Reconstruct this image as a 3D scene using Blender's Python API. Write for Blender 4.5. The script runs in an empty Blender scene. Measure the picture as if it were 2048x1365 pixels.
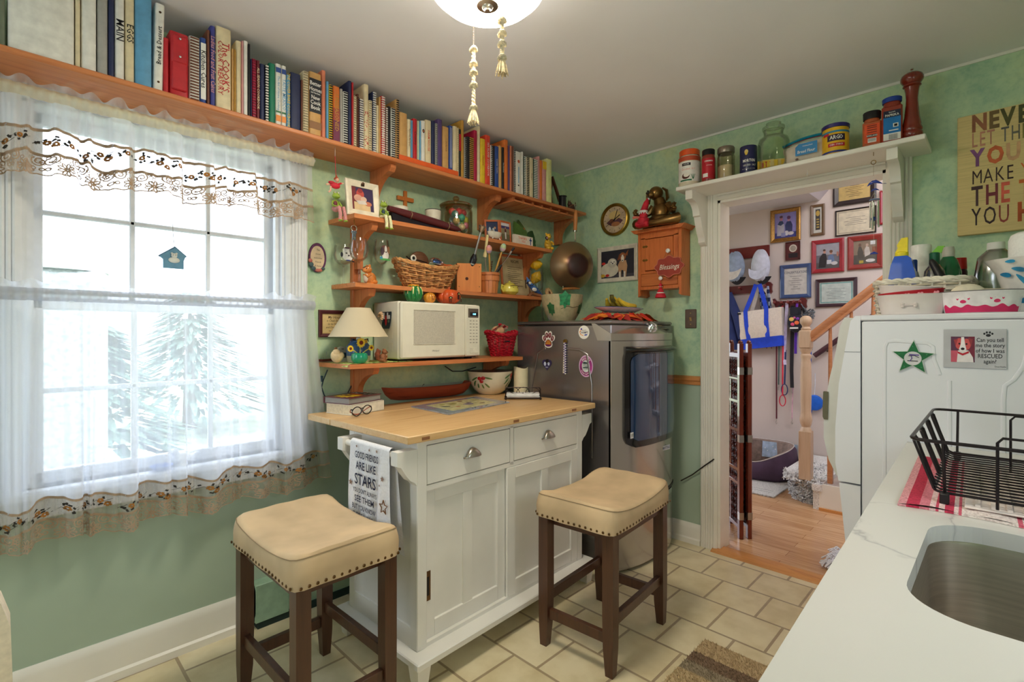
import bpy,math,random
from mathutils import Matrix,Vector,noise
random.seed(11)
PI=math.pi
S=bpy.context.scene
COL=S.collection
# -------- camera and pixel rays
FPX,YAW,CU,CV,EYE=1003.0,math.radians(44.55),1024.0,668.0,1.274
fx,fy,rx,ry=math.cos(YAW),math.sin(YAW),math.sin(YAW),-math.cos(YAW)
XD,YW,HC=2.95,2.35,2.457
XH=5.1
def ray(u,v):
 a=(u-CU)/FPX; b=(CV-v)/FPX
 return fx+a*rx,fy+a*ry,b
def onx(u,v,X):d=ray(u,v); t=X/d[0]; return Vector((X,t*d[1],EYE+t*d[2]))
def ony(u,v,Y):d=ray(u,v); t=Y/d[1]; return Vector((t*d[0],Y,EYE+t*d[2]))
def onz(u,v,Z):d=ray(u,v); t=(Z-EYE)/d[2]; return Vector((t*d[0],t*d[1],Z))
def mpp(p):return(p[0]*fx+p[1]*fy)/FPX
cam=bpy.data.cameras.new('camera'); camo=bpy.data.objects.new('camera',cam); COL.objects.link(camo)
cam.sensor_width=36; cam.lens=FPX/2048*36; cam.shift_y=-(682.5-CV)/2048
cam.clip_start=0.02
camo.location=(0,0,EYE); camo.rotation_euler=(PI/2,0,YAW-PI/2)
S.camera=camo
# -------- materials
def lin(c):
 r=[]
 for x in c:
  x /= 255.0
  r.append(x/12.92 if x<=.04045 else((x+.055)/1.055)**2.4)
 return(*r,1)
MATS={}
def new(name):
 m=bpy.data.materials.new(name); m.use_nodes=True
 nt=m.node_tree; b=nt.nodes['Principled BSDF']
 return m,nt,b
def N(nt,t,**k):
 n=nt.nodes.new(t)
 for a,v in k.items():
  if a in n.inputs.keys():n.inputs[a].default_value=v
  else:setattr(n,a,v)
 return n
def ramp(nt,fac,stops):
 r=N(nt,'ShaderNodeValToRGB'); e=r.color_ramp.elements
 while len(e)<len(stops):e.new(.5)
 for i,(p,c)in enumerate(stops):e[i].position=p; e[i].color=lin(c)
 nt.links.new(fac,r.inputs[0]); return r.outputs[0]
def coords(nt,scale=(1,1,1),rot=(0,0,0)):
 t=N(nt,'ShaderNodeTexCoord'); mp=N(nt,'ShaderNodeMapping')
 mp.inputs['Scale'].default_value=scale; mp.inputs['Rotation'].default_value=rot
 nt.links.new(t.outputs['Object'],mp.inputs[0]); return mp.outputs[0]
def mt(rgb,rough=.5,metal=0,var=.06,scale=25,bump=0,coat=0,trans=0,ior=1.45,emit=0,stretch=(1,1,1)):
 """plain coloured material with a little procedural unevenness"""
 key=(rgb,rough,metal,var,scale,bump,coat,trans,emit,stretch)
 if key in MATS:return MATS[key]
 m,nt,b=new('mat_%d_%d_%d'%rgb)
 no=N(nt,'ShaderNodeTexNoise',Scale=scale,Detail=3.0); nt.links.new(coords(nt,stretch),no.inputs['Vector'])
 lo=tuple(max(0,c*(1-var))for c in rgb); hi=tuple(min(255,c*(1+var))for c in rgb)
 nt.links.new(ramp(nt,no.outputs['Fac'],[(.3,lo),(.7,hi)]),b.inputs['Base Color'])
 b.inputs['Roughness'].default_value=rough; b.inputs['Metallic'].default_value=metal
 b.inputs['Coat Weight'].default_value=coat; b.inputs['Transmission Weight'].default_value=trans; b.inputs['IOR'].default_value=ior
 if emit:
  b.inputs['Emission Color'].default_value=lin(rgb); b.inputs['Emission Strength'].default_value=emit
 if bump:
  bp=N(nt,'ShaderNodeBump',Strength=bump,Distance=.01); nt.links.new(no.outputs['Fac'],bp.inputs['Height']); nt.links.new(bp.outputs[0],b.inputs['Normal'])
 MATS[key]=m; return m
def wood(name,c1,c2,axis=0,scale=1.0,rough=.45,coat=0.1):
 if name in MATS:return MATS[name]
 m,nt,b=new(name)
 st=[9,9,9]; st[axis]=.8
 no=N(nt,'ShaderNodeTexNoise',Scale=3.2*scale,Detail=5.0,Roughness=.6,Distortion=.8); nt.links.new(coords(nt,st),no.inputs['Vector'])
 st2=[60,60,60]; st2[axis]=2
 n2=N(nt,'ShaderNodeTexNoise',Scale=2*scale,Detail=2.0); nt.links.new(coords(nt,st2),n2.inputs['Vector'])
 ad=N(nt,'ShaderNodeMath',operation='MULTIPLY_ADD'); nt.links.new(n2.outputs['Fac'],ad.inputs[0]); ad.inputs[1].default_value=.35; nt.links.new(no.outputs['Fac'],ad.inputs[2])
 nt.links.new(ramp(nt,ad.outputs[0],[(.42,c2),(.62,c1),(.85,tuple(.5*(a+q)for a,q in zip(c1,c2)))]),b.inputs['Base Color'])
 b.inputs['Roughness'].default_value=rough; b.inputs['Coat Weight'].default_value=coat
 MATS[name]=m; return m
def glassm(name='clear glass',rgb=(255,255,255),rough=0.02,mixf=.93):
 if name in MATS:return MATS[name]
 m,nt,b=new(name); nt.nodes.remove(b)
 tr=N(nt,'ShaderNodeBsdfTransparent'); tr.inputs[0].default_value=lin(rgb)
 gl=N(nt,'ShaderNodeBsdfGlossy'); gl.inputs['Roughness'].default_value=rough
 fr=N(nt,'ShaderNodeLayerWeight'); fr.inputs[0].default_value=.25
 mx=N(nt,'ShaderNodeMixShader'); ml=N(nt,'ShaderNodeMath',operation='MULTIPLY_ADD'); ml.inputs[1].default_value=.55; ml.inputs[2].default_value=1-mixf-.06
 nt.links.new(fr.outputs['Fresnel'],ml.inputs[0]); nt.links.new(ml.outputs[0],mx.inputs[0]); nt.links.new(tr.outputs[0],mx.inputs[1]); nt.links.new(gl.outputs[0],mx.inputs[2])
 nt.links.new(mx.outputs[0],nt.nodes['Material Output'].inputs[0]); MATS[name]=m; return m
def sheerm(name,rgb,op,tl=.5):
 m,nt,b=new(name); nt.nodes.remove(b)
 tr=N(nt,'ShaderNodeBsdfTransparent'); df=N(nt,'ShaderNodeBsdfDiffuse'); df.inputs[0].default_value=lin(rgb)
 t2=N(nt,'ShaderNodeBsdfTranslucent'); t2.inputs[0].default_value=lin(rgb)
 m1=N(nt,'ShaderNodeMixShader'); m1.inputs[0].default_value=tl; m2=N(nt,'ShaderNodeMixShader')
 wv=N(nt,'ShaderNodeTexNoise',Scale=900.0,Detail=1.0); nt.links.new(coords(nt),wv.inputs['Vector'])
 ma=N(nt,'ShaderNodeMath',operation='MULTIPLY_ADD'); ma.inputs[1].default_value=.12; ma.inputs[2].default_value=op-.06
 lw=N(nt,'ShaderNodeLayerWeight'); lw.inputs[0].default_value=.35
 mb=N(nt,'ShaderNodeMath',operation='MULTIPLY_ADD'); mb.inputs[1].default_value=.55
 nt.links.new(wv.outputs['Fac'],ma.inputs[0]); nt.links.new(lw.outputs['Facing'],mb.inputs[0]); nt.links.new(ma.outputs[0],mb.inputs[2])
 for a,q in((df,1),(t2,2)):nt.links.new(a.outputs[0],m1.inputs[q])
 nt.links.new(mb.outputs[0],m2.inputs[0]); nt.links.new(tr.outputs[0],m2.inputs[1]); nt.links.new(m1.outputs[0],m2.inputs[2])
 nt.links.new(m2.outputs[0],nt.nodes['Material Output'].inputs[0]); return m
# -------- mesh builder
class B:
 def __init__(s,m=None):
  s.v=[]; s.f=[]; s.mi=[]; s.mats=[]; s.cur=0; s.xf=None
  if m:s.mat(m)
 def mat(s,m):
  if m not in s.mats:s.mats.append(m)
  s.cur=s.mats.index(m); return s
 def add(s,vs,fs,M=None):
  o=len(s.v)
  for p in vs:
   p=Vector(p)
   if M is not None:p=M@p
   if s.xf is not None:p=s.xf@p
   s.v.append(p)
  for f in fs:s.f.append([i+o for i in f]); s.mi.append(s.cur)
  return s
 def box(s,x0,y0,z0,x1,y1,z1,bev=0,M=None):
  if x1<x0:x0,x1=x1,x0
  if y1<y0:y0,y1=y1,y0
  if z1<z0:z0,z1=z1,z0
  if not bev:
   vs=[(x,y,z)for x in(x0,x1)for y in(y0,y1)for z in(z0,z1)]
   return s.add(vs,[(0,1,3,2),(4,6,7,5),(0,4,5,1),(2,3,7,6),(0,2,6,4),(1,5,7,3)],M)
  b=min(bev,(x1-x0)*.49,(y1-y0)*.49,(z1-z0)*.49); vs=[]; ix={}
  for i,x in enumerate((x0,x1)):
   for j,y in enumerate((y0,y1)):
    for k,z in enumerate((z0,z1)):
     sx,sy,sz=b*(1-2*i),b*(1-2*j),b*(1-2*k)
     ix[i,j,k]=len(vs)
     vs+=[(x,y+sy,z+sz),(x+sx,y,z+sz),(x+sx,y+sy,z)]
  fs=[]
  for i in(0,1):
   fs.append([ix[i,j,k]for j,k in((0,0),(0,1),(1,1),(1,0))][::(1 if i==0 else-1)])
   fs.append([ix[j,i,k]+1 for j,k in((0,0),(1,0),(1,1),(0,1))][::(1 if i==0 else-1)])
   fs.append([ix[j,k,i]+2 for j,k in((0,0),(0,1),(1,1),(1,0))][::(1 if i==0 else-1)])
  for a in(0,1):
   for c in(0,1):
    fs.append([ix[a,c,0],ix[a,c,1],ix[a,c,1]+1,ix[a,c,0]+1])
    fs.append([ix[a,0,c],ix[a,1,c],ix[a,1,c]+2,ix[a,0,c]+2])
    fs.append([ix[0,a,c]+1,ix[1,a,c]+1,ix[1,a,c]+2,ix[0,a,c]+2])
  for key in ix:q=ix[key]; fs.append([q,q+1,q+2])
  return s.add(vs,fs,M)
 def lathe(s,prof,n=24,c=(0,0,0),M=None,sx=1,sy=1,a0=0,a1=None):
  vs=[]; fs=[]; full=a1 is None; k=n if full else n+1; a1=a0+2*PI if full else a1
  for(r,z)in prof:
   for i in range(k):
    a=a0+(a1-a0)*i/n; vs.append((c[0]+r*math.cos(a)*sx,c[1]+r*math.sin(a)*sy,c[2]+z))
  for j in range(len(prof)-1):
   for i in range(n if full else n):
    i2=(i+1)%k
    fs.append((j*k+i,j*k+i2,(j+1)*k+i2,(j+1)*k+i))
  if full:
   if prof[0][0]>1e-5:fs.append(list(range(n))[::-1])
   if prof[-1][0]>1e-5:fs.append([(len(prof)-1)*k+i for i in range(n)])
  return s.add(vs,fs,M)
 def cyl(s,p,q,r,n=10,r2=None):return s.tube([p,q],r,n,rad=[r,r if r2 is None else r2])
 def tube(s,pts,r,n=6,closed=False,rad=None,flat=1.0):
  P=[Vector(p)for p in pts]; m=len(P)
  if m<2:return s
  T=[]
  for i in range(m):
   a=P[(i-1)%m]if closed or i>0 else P[0]; c=P[(i+1)%m]if closed or i<m-1 else P[-1]
   d=(c-a); T.append(d.normalized()if d.length>1e-9 else Vector((0,0,1)))
  up=Vector((0,0,1))if abs(T[0].z)<.9 else Vector((1,0,0))
  u=T[0].cross(up).normalized(); vs=[]; fs=[]
  for i in range(m):
   u=(u-T[i]*u.dot(T[i])); u=u.normalized()if u.length>1e-6 else T[i].orthogonal().normalized()
   w=T[i].cross(u); rr=rad[i]if rad else r
   for k in range(n):
    a=2*PI*k/n; vs.append(P[i]+u*(rr*math.cos(a))+w*(rr*flat*math.sin(a)))
  for i in range(m if closed else m-1):
   j=(i+1)%m
   for k in range(n):k2=(k+1)%n; fs.append((i*n+k,i*n+k2,j*n+k2,j*n+k))
  if not closed:fs.append(list(range(n))[::-1]); fs.append([(m-1)*n+k for k in range(n)])
  return s.add(vs,fs)
 def prism(s,pts,d,M=None,z0=0):
  n=len(pts); vs=[(p[0],p[1],z0)for p in pts]+[(p[0],p[1],z0+d)for p in pts]
  fs=[list(range(n))[::-1],[n+i for i in range(n)]]+[(i,(i+1)%n,n+(i+1)%n,n+i)for i in range(n)]
  return s.add(vs,fs,M)
 def poly(s,pts,M=None):return s.add(pts,[list(range(len(pts)))],M)
 def ell(s,c,r,M=None,nu=14,nv=9,rot=None):
  if not hasattr(r,'__len__'):r=(r,r,r)
  R=Matrix.Translation(c)@(rot.to_4x4()if rot is not None else Matrix.Identity(4))@Matrix.Diagonal((*r,1))
  if M is not None:R=M@R
  vs=[(0,0,-1)]
  for j in range(1,nv):
   t=-PI/2+PI*j/nv
   vs+=[(math.cos(t)*math.cos(2*PI*i/nu),math.cos(t)*math.sin(2*PI*i/nu),math.sin(t))for i in range(nu)]
  vs.append((0,0,1)); L=len(vs)-1
  fs=[(0,1+(i+1)%nu,1+i)for i in range(nu)]+[(L,L-nu+i,L-nu+(i+1)%nu)for i in range(nu)]
  for j in range(nv-2):
   for i in range(nu):a=1+j*nu; fs.append((a+i,a+(i+1)%nu,a+nu+(i+1)%nu,a+nu+i))
  return s.add(vs,fs,R)
 def grid(s,fn,nu,nv,M=None,closed=False):
  vs=[fn(i/nu,j/nv)for j in range(nv+1)for i in range(nu+1)]; w=nu+1
  return s.add(vs,[(j*w+i,j*w+i+1,(j+1)*w+i+1,(j+1)*w+i)for j in range(nv)for i in range(nu)],M)
 def disc(s,c,r,z,n=24,M=None,ry=None):
  ry=r if ry is None else ry
  return s.add([(c[0]+r*math.cos(2*PI*i/n),c[1]+ry*math.sin(2*PI*i/n),z)for i in range(n)],[list(range(n))],M)
 def text(s,txt,size,M,align='CENTER',bold=0,shear=0,sx=1.0,res=2,ext=0):
  cu=bpy.data.curves.new('lettering','FONT'); cu.body=txt; cu.size=size; cu.align_x=align; cu.align_y='CENTER'
  cu.resolution_u=res; cu.offset=bold*size; cu.shear=shear; cu.extrude=ext
  o=bpy.data.objects.new('lettering',cu); me=bpy.data.meshes.new_from_object(o)
  s.add([(p.co.x*sx,p.co.y,p.co.z)for p in me.vertices],[list(f.vertices)for f in me.polygons],M)
  bpy.data.meshes.remove(me); bpy.data.objects.remove(o); bpy.data.curves.remove(cu); return s
def obj(name,b,parent=None,loc=None,rot=None,M=None,label=None,cat=None,group=None,kind=None,flat=False,ang=38):
 me=bpy.data.meshes.new(name); me.from_pydata(b.v,[],b.f); me.update()
 for m in b.mats:me.materials.append(m)
 me.polygons.foreach_set('material_index',b.mi)
 me.polygons.foreach_set('use_smooth',[not flat]*len(b.f))
 if not flat:me.set_sharp_from_angle(angle=math.radians(ang))
 o=bpy.data.objects.new(name,me); COL.objects.link(o)
 if parent:o.parent=parent
 if M is not None:o.matrix_local=M
 if loc:o.location=loc
 if rot:o.rotation_euler=rot
 if label:o['label']=label
 if cat:o['category']=cat
 if group:o['group']=group
 if kind:o['kind']=kind
 return o
def T(name,label,cat,loc=(0,0,0),rz=0,group=None,M=None):
 o=bpy.data.objects.new(name,None); COL.objects.link(o); o.empty_display_size=.05
 if M is not None:o.matrix_world=M
 else:o.location=loc; o.rotation_euler=(0,0,rz)
 o['label']=label; o['category']=cat
 if group:o['group']=group
 return o
def FD(p,roll=0):
 return Matrix.Translation(p)@Matrix(((0,0,-1,0),(-1,0,0,0),(0,1,0,0),(0,0,0,1)))@Matrix.Rotation(roll,4,'Z')
def FW(p,roll=0):
 return Matrix.Translation(p)@Matrix(((1,0,0,0),(0,0,-1,0),(0,1,0,0),(0,0,0,1)))@Matrix.Rotation(roll,4,'Z')
def TR(x,y,z):return Matrix.Translation((x,y,z))
def RX(a):return Matrix.Rotation(a,4,'X')
def RY(a):return Matrix.Rotation(a,4,'Y')
def RZ(a):return Matrix.Rotation(a,4,'Z')
def arc(cx,cy,r,a0,a1,n=8,ry=None):return[(cx+r*math.cos(a0+(a1-a0)*i/n),cy+(ry or r)*math.sin(a0+(a1-a0)*i/n))for i in range(n+1)]
def star(n,r1,r2,a0=PI/2):return[((r1 if i%2==0 else r2)*math.cos(a0+PI*i/n),(r1 if i%2==0 else r2)*math.sin(a0+PI*i/n))for i in range(2*n)]
def shapes(b,w,h,spec,z=0.0006,dz=.0003,M=None):
 """flat coloured shapes for a print of size w x h centred on the origin"""
 for i,q in enumerate(spec):
  k=q[0]; zz=z+i*dz; b.mat(mt(q[1],.6,var=.05)); X=lambda a:(a-.5)*w; Y=lambda a:(a-.5)*h
  if k=='r':b.poly([(X(q[2]),Y(q[3]),zz),(X(q[2]+q[4]),Y(q[3]),zz),(X(q[2]+q[4]),Y(q[3]+q[5]),zz),(X(q[2]),Y(q[3]+q[5]),zz)],M)
  elif k=='e':b.add([(X(q[2])+q[4]*w*math.cos(2*PI*j/18),Y(q[3])+q[5]*h*math.sin(2*PI*j/18),zz)for j in range(18)],[list(range(18))],M)
  elif k=='p':b.poly([(X(a),Y(c),zz)for a,c in q[2]],M)
  elif k=='t':b.text(q[5],q[4]*h,(M or Matrix.Identity(4))@TR(X(q[2]),Y(q[3]),zz),bold=(q[6]if len(q)>6 else 0),sx=(q[7]if len(q)>7 else 1),shear=(q[8]if len(q)>8 else 0))
WHITE=mt((236,234,228),.45,var=.015); IVORY=mt((232,224,202),.4,var=.02); BLACK=mt((24,22,24),.45,var=.1)
STEEL=mt((190,188,184),.28,1,var=.04); CHROME=mt((225,225,225),.12,1,var=.02); BRASS=mt((150,118,62),.35,1); BRONZE=mt((92,70,52),.4,1)
PINE=wood('pine shelf wood',(214,134,80),(174,92,48),0); PINEY=wood('pine along y',(210,130,78),(168,88,46),1); PINEZ=wood('pine upright',(208,126,74),(166,86,44),2)
GLASS=glassm()
# -------- room shell
def wallpaper():
 m,nt,b=new('sponged green wallpaper')
 co=coords(nt)
 n1=N(nt,'ShaderNodeTexNoise',Scale=5.0,Detail=7.0,Roughness=.62,Distortion=.3); nt.links.new(co,n1.inputs['Vector'])
 n2=N(nt,'ShaderNodeTexNoise',Scale=38.0,Detail=4.0,Roughness=.7); nt.links.new(co,n2.inputs['Vector'])
 c1=ramp(nt,n1.outputs['Fac'],[(.30,(138,180,156)),(.44,(178,208,174)),(.56,(196,220,180)),(.72,(208,220,164))])
 c2=ramp(nt,n2.outputs['Fac'],[(.36,(134,176,150)),(.52,(196,216,182)),(.75,(212,228,192))])
 mx=N(nt,'ShaderNodeMix',data_type='RGBA'); mx.inputs[0].default_value=.24
 nt.links.new(c1,mx.inputs[6]); nt.links.new(c2,mx.inputs[7]); nt.links.new(mx.outputs[2],b.inputs['Base Color'])
 b.inputs['Roughness'].default_value=.7; return m
WPAPER=wallpaper()
SAGE=mt((172,190,170),.55,var=.03,scale=3)
CEIL=mt((244,242,246),.9,var=.012,scale=2)
HALLW=mt((204,190,182),.8,var=.02,scale=3)
TRIMW=mt((238,234,224),.35,var=.02,scale=4)
def tiles():
 m,nt,b=new('cream floor tile')
 t=N(nt,'ShaderNodeTexCoord'); sp=N(nt,'ShaderNodeSeparateXYZ'); cb=N(nt,'ShaderNodeCombineXYZ')
 nt.links.new(t.outputs['Object'],sp.inputs[0])
 for o,i,off in(('Y','X',.117*10+.0155),('X','Y',10*.2365-.0055)):
  a=N(nt,'ShaderNodeMath',operation='ADD'); a.inputs[1].default_value=off; nt.links.new(sp.outputs[o],a.inputs[0]); nt.links.new(a.outputs[0],cb.inputs[i])
 br=N(nt,'ShaderNodeTexBrick'); br.offset=.5; br.squash=1
 nt.links.new(cb.outputs[0],br.inputs['Vector'])
 for k,v in(('Scale',1.0),('Mortar Size',.0062),('Mortar Smooth',.25),('Bias',0.0),('Brick Width',.234),('Row Height',.2365)):br.inputs[k].default_value=v
 br.inputs['Color1'].default_value=lin((236,224,190)); br.inputs['Color2'].default_value=lin((226,212,174)); br.inputs['Mortar'].default_value=lin((176,158,130))
 no=N(nt,'ShaderNodeTexNoise',Scale=9.0,Detail=5.0); nt.links.new(t.outputs['Object'],no.inputs['Vector'])
 mx=N(nt,'ShaderNodeMix',data_type='RGBA',blend_type='MULTIPLY'); mx.inputs[0].default_value=1
 nt.links.new(br.outputs['Color'],mx.inputs[6]); nt.links.new(ramp(nt,no.outputs['Fac'],[(.3,(236,232,222)),(.6,(255,255,255))]),mx.inputs[7])
 nt.links.new(mx.outputs[2],b.inputs['Base Color']); b.inputs['Roughness'].default_value=.3
 bp=N(nt,'ShaderNodeBump',Strength=.35,Distance=.003); bp.invert=True; nt.links.new(br.outputs['Fac'],bp.inputs['Height']); nt.links.new(bp.outputs[0],b.inputs['Normal'])
 return m
def planks():
 m,nt,b=new('hall laminate planks')
 t=N(nt,'ShaderNodeTexCoord'); mp=N(nt,'ShaderNodeMapping'); mp.inputs['Rotation'].default_value=(0,0,PI/2); nt.links.new(t.outputs['Object'],mp.inputs[0])
 br=N(nt,'ShaderNodeTexBrick'); br.offset=.37; nt.links.new(mp.outputs[0],br.inputs['Vector'])
 for k,v in(('Scale',1.0),('Mortar Size',.0012),('Brick Width',.9),('Row Height',.085)):br.inputs[k].default_value=v
 br.inputs['Color1'].default_value=lin((216,174,132)); br.inputs['Color2'].default_value=lin((200,154,112)); br.inputs['Mortar'].default_value=lin((150,100,64))
 no=N(nt,'ShaderNodeTexNoise',Scale=4.0,Detail=5.0); nt.links.new(coords(nt,(14,1.2,1)),no.inputs['Vector'])
 mx=N(nt,'ShaderNodeMix',data_type='RGBA',blend_type='MULTIPLY'); mx.inputs[0].default_value=1
 nt.links.new(br.outputs['Color'],mx.inputs[6]); nt.links.new(ramp(nt,no.outputs['Fac'],[(.3,(228,216,204)),(.65,(255,255,255))]),mx.inputs[7])
 nt.links.new(mx.outputs[2],b.inputs['Base Color']); b.inputs['Roughness'].default_value=.22
 return m
XW,YS=-1.7,-.47
st=dict(kind='structure')
b=B(tiles()); b.box(XW,YS,-.05,XD,YW,0); obj('floor',b,**st)
b=B(planks()); b.box(XD,-2.6,-.05,XH,3.4,.001); obj('floor_hall',b,**st)
b=B(wood('oak threshold',(214,150,84),(180,112,56),1)); b.prism([(2.90,0),(2.905,.008),(2.93,.014),(3.0,.014),(3.02,.004),(3.02,0)],.83,Matrix(((1,0,0,0),(0,0,1,.4),(0,1,0,0),(0,0,0,1)))); obj('trim_1',b,**st)
b=B(CEIL); b.box(XW,YS,HC,XD+.12,YW+.15,HC+.08); obj('ceiling',b,**st)
WX0,WX1,WZ0,WZ1=.045,.905,.745,2.07
def holed(b,ax,c0,c1,lo,hi,z0,z1,o0,o1,p0,p1,split=None,m1=None,m2=None):
 """wall slab between c0..c1 on axis ax with an opening o0..o1 x p0..p1"""
 def bx(a0,a1,q0,q1):
  if a1<=a0 or q1<=q0:return
  for(s0,s1,mm)in((q0,min(q1,split),m1),(max(q0,split),q1,m2)):
   if s1<=s0:continue
   b.mat(mm)
   if ax=='y':b.box(a0,c0,s0,a1,c1,s1)
   else:b.box(c0,a0,s0,c1,a1,s1)
 bx(lo,o0,z0,z1); bx(o1,hi,z0,z1); bx(o0,o1,z0,p0); bx(o0,o1,p1,z1)
RAIL=.985
b=B(); holed(b,'y',YW,YW+.15,XW,XD+.12,0,HC,WX0,WX1,WZ0,WZ1,RAIL,SAGE,WPAPER); obj('wall_north',b,**st)
DY0,DY1,DZ=.405,1.205,2.055
b=B(); holed(b,'x',XD,XD+.12,YS,YW,0,HC,DY0,DY1,0,DZ,RAIL,SAGE,WPAPER); obj('wall_east',b,**st)
b=B(); holed(b,'y',YS-.12,YS,XW,XD,0,HC,.5,1.3,1.25,1.75,RAIL,SAGE,WPAPER); obj('wall_south',b,**st)
b=B(); holed(b,'x',XW-.12,XW,YS,YW,0,HC,.75,1.75,.9,2.0,RAIL,SAGE,WPAPER); obj('wall_west',b,**st)  # unseen opening, added to let in frontal fill light
b=B(HALLW); b.box(XH,-2.6,0,XH+.1,3.4,4.4); obj('wall_hall_east',b,**st)
b=B(HALLW); b.box(XD+.121,-2.6,0,XD+.13,DY0,HC); b.box(XD+.121,DY1,0,XD+.13,3.4,HC); b.box(XD+.121,DY0,DZ,XD+.13,DY1,HC); obj('wall_hall_west',b,**st)
b=B(HALLW); holed(b,'y',3.4,3.5,XD,XH,0,2.47,3.5,4.7,.4,2.1,1,HALLW,HALLW); obj('wall_hall_north',b,**st)
b=B(HALLW); b.box(XD,-2.7,0,XH,-2.6,4.4); obj('wall_hall_south',b,**st)
b=B(mt((206,200,204),.9,var=.01)); b.box(XD+.13,1.18,2.46,XH,3.4,2.52)
b.prism([(1.18,2.46),(1.18,2.52),(-.5,4.5),(-.5,4.4)],XH-XD-.13,Matrix(((0,0,1,XD+.13),(1,0,0,0),(0,1,0,0),(0,0,0,1)))); b.box(XD+.13,-2.6,4.35,XH,-.45,4.42); obj('ceiling_hall',b,**st)
b=B(TRIMW)
def base_run(b,p,q,out,h=.125):
 """baseboard with a moulded top and shoe, from p to q, protruding along out"""
 p,q,o=Vector(p),Vector(q),Vector(out); d=q-p; L=d.length; d.normalize()
 M=Matrix(((o.x,0,d.x,p.x),(o.y,0,d.y,p.y),(0,1,0,0),(0,0,0,1)))
 b.prism([(0,0),(.024,0),(.024,.028),(.016,.036),(.016,h-.03),(.012,h-.012),(.004,h),(0,h)],L,M)
base_run(b,(XW,YW,0),(.74,YW,0),(0,-1,0),.15); obj('baseboard_north',b,**st)
b=B(TRIMW); base_run(b,(XD,YW,0),(XD,1.305,0),(-1,0,0),.12); obj('baseboard_east',b,**st)
b=B(TRIMW); base_run(b,(XH,3.4,0),(XH,1.1,0),(-1,0,0),.12); obj('baseboard_hall',b,**st)
b=B(wood('oak chair rail',(206,138,78),(170,102,52),1)); M=Matrix(((-1,0,0,XD),(0,0,1,1.306),(0,1,0,.962),(0,0,0,1)))
b.prism([(0,0),(.01,.002),(.014,.012),(.012,.02),(.02,.03),(.02,.04),(.008,.052),(0,.055)],YW-1.306,M); obj('trim_2',b,**st)
b=B(TRIMW); b.box(XD-.006,YS,HC-.012,XD,YW,HC); obj('trim_3',b,**st)
def casing(b,p0,p1,wdir,out,w=.098):
 p0,p1,wd,o=Vector(p0),Vector(p1),Vector(wdir),Vector(out); d=(p1-p0); L=d.length; d.normalize()
 M=Matrix(((wd.x,o.x,d.x,p0.x),(wd.y,o.y,d.y,p0.y),(wd.z,o.z,d.z,p0.z),(0,0,0,1)))
 pr=[(0,0),(0,.012)]
 for k in range(5):x=.012+k*.015; pr+=[(x,.02),(x+.005,.022),(x+.010,.02),(x+.0125,.015)]
 pr+=[(w-.008,.02),(w,.016),(w,0)]
 b.prism(pr,L,M)
b=B(TRIMW)
casing(b,(XD,DY1,0),(XD,DY1,DZ+.1),(0,1,0),(-1,0,0)); casing(b,(XD,DY0,0),(XD,DY0,DZ+.1),(0,-1,0),(-1,0,0)); casing(b,(XD,DY0,DZ),(XD,DY1,DZ),(0,0,1),(-1,0,0))
b.box(XD-.002,DY1-.014,0,XD+.132,DY1+.002,DZ); b.box(XD-.002,DY0-.002,0,XD+.132,DY0+.014,DZ); b.box(XD-.002,DY0,DZ-.014,XD+.132,DY1,DZ+.002); obj('door_1',b,**st)
# -------- window
WINW=mt((232,234,238),.4,var=.015)
b=B(WINW); g=YW+.075
casing(b,(WX1,YW,WZ0-.02),(WX1,YW,WZ1+.09),(1,0,0),(0,-1,0)); casing(b,(WX0,YW,WZ0-.02),(WX0,YW,WZ1+.09),(-1,0,0),(0,-1,0)); casing(b,(WX0,YW,WZ1),(WX1,YW,WZ1),(0,0,1),(0,-1,0))
b.box(WX0,YW,WZ0,WX0+.012,YW+.15,WZ1); b.box(WX1-.012,YW,WZ0,WX1,YW+.15,WZ1); b.box(WX0,YW,WZ1-.012,WX1,YW+.15,WZ1)
for x0,x1 in((WX0+.012,WX0+.03),(WX1-.03,WX1-.012)):b.box(x0,YW+.03,WZ0,x1,YW+.06,WZ1)
obj('window_1',b,**st)
b=B(WINW); b.box(WX0-.11,YW-.05,WZ0-.03,WX1+.11,YW+.15,WZ0,.006); b.box(WX0-.09,YW-.018,WZ0-.1,WX1+.09,YW,WZ0-.03,.004); obj('window_2',b,**st)
def sash(name,z0,z1,y,cols=(.365,.672)):
 t=B(WINW); x0,x1=WX0+.014,WX1-.014
 t.box(x0,y,z0,x0+.042,y+.035,z1,.004); t.box(x1-.042,y,z0,x1,y+.035,z1,.004); t.box(x0,y,z0,x1,y+.035,z0+.045,.004); t.box(x0,y,z1-.04,x1,y+.035,z1,.004)
 zm=(z0+z1)/2
 t.box(x0,y+.006,zm-.009,x1,y+.03,zm+.009,.004)
 for c in cols:xx=WX0+(WX1-WX0)*c; t.box(xx-.009,y+.006,z0,xx+.009,y+.03,z1,.004)
 o=obj(name,t,**st)
 p=B(glassm('window glass',(250,253,255),.01,.93)); p.box(x0+.03,y+.016,z0+.03,x1-.03,y+.02,z1-.03); obj('pane',p,o)
sash('window_3',1.36,WZ1-.012,YW+.095); sash('window_4',WZ0,1.40,YW+.055)
b=B(mt((150,158,130),.9,var=.2,scale=2)); b.box(-14,YW+.6,-.62,18,40,-.6); obj('ground',b,**st)
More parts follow.
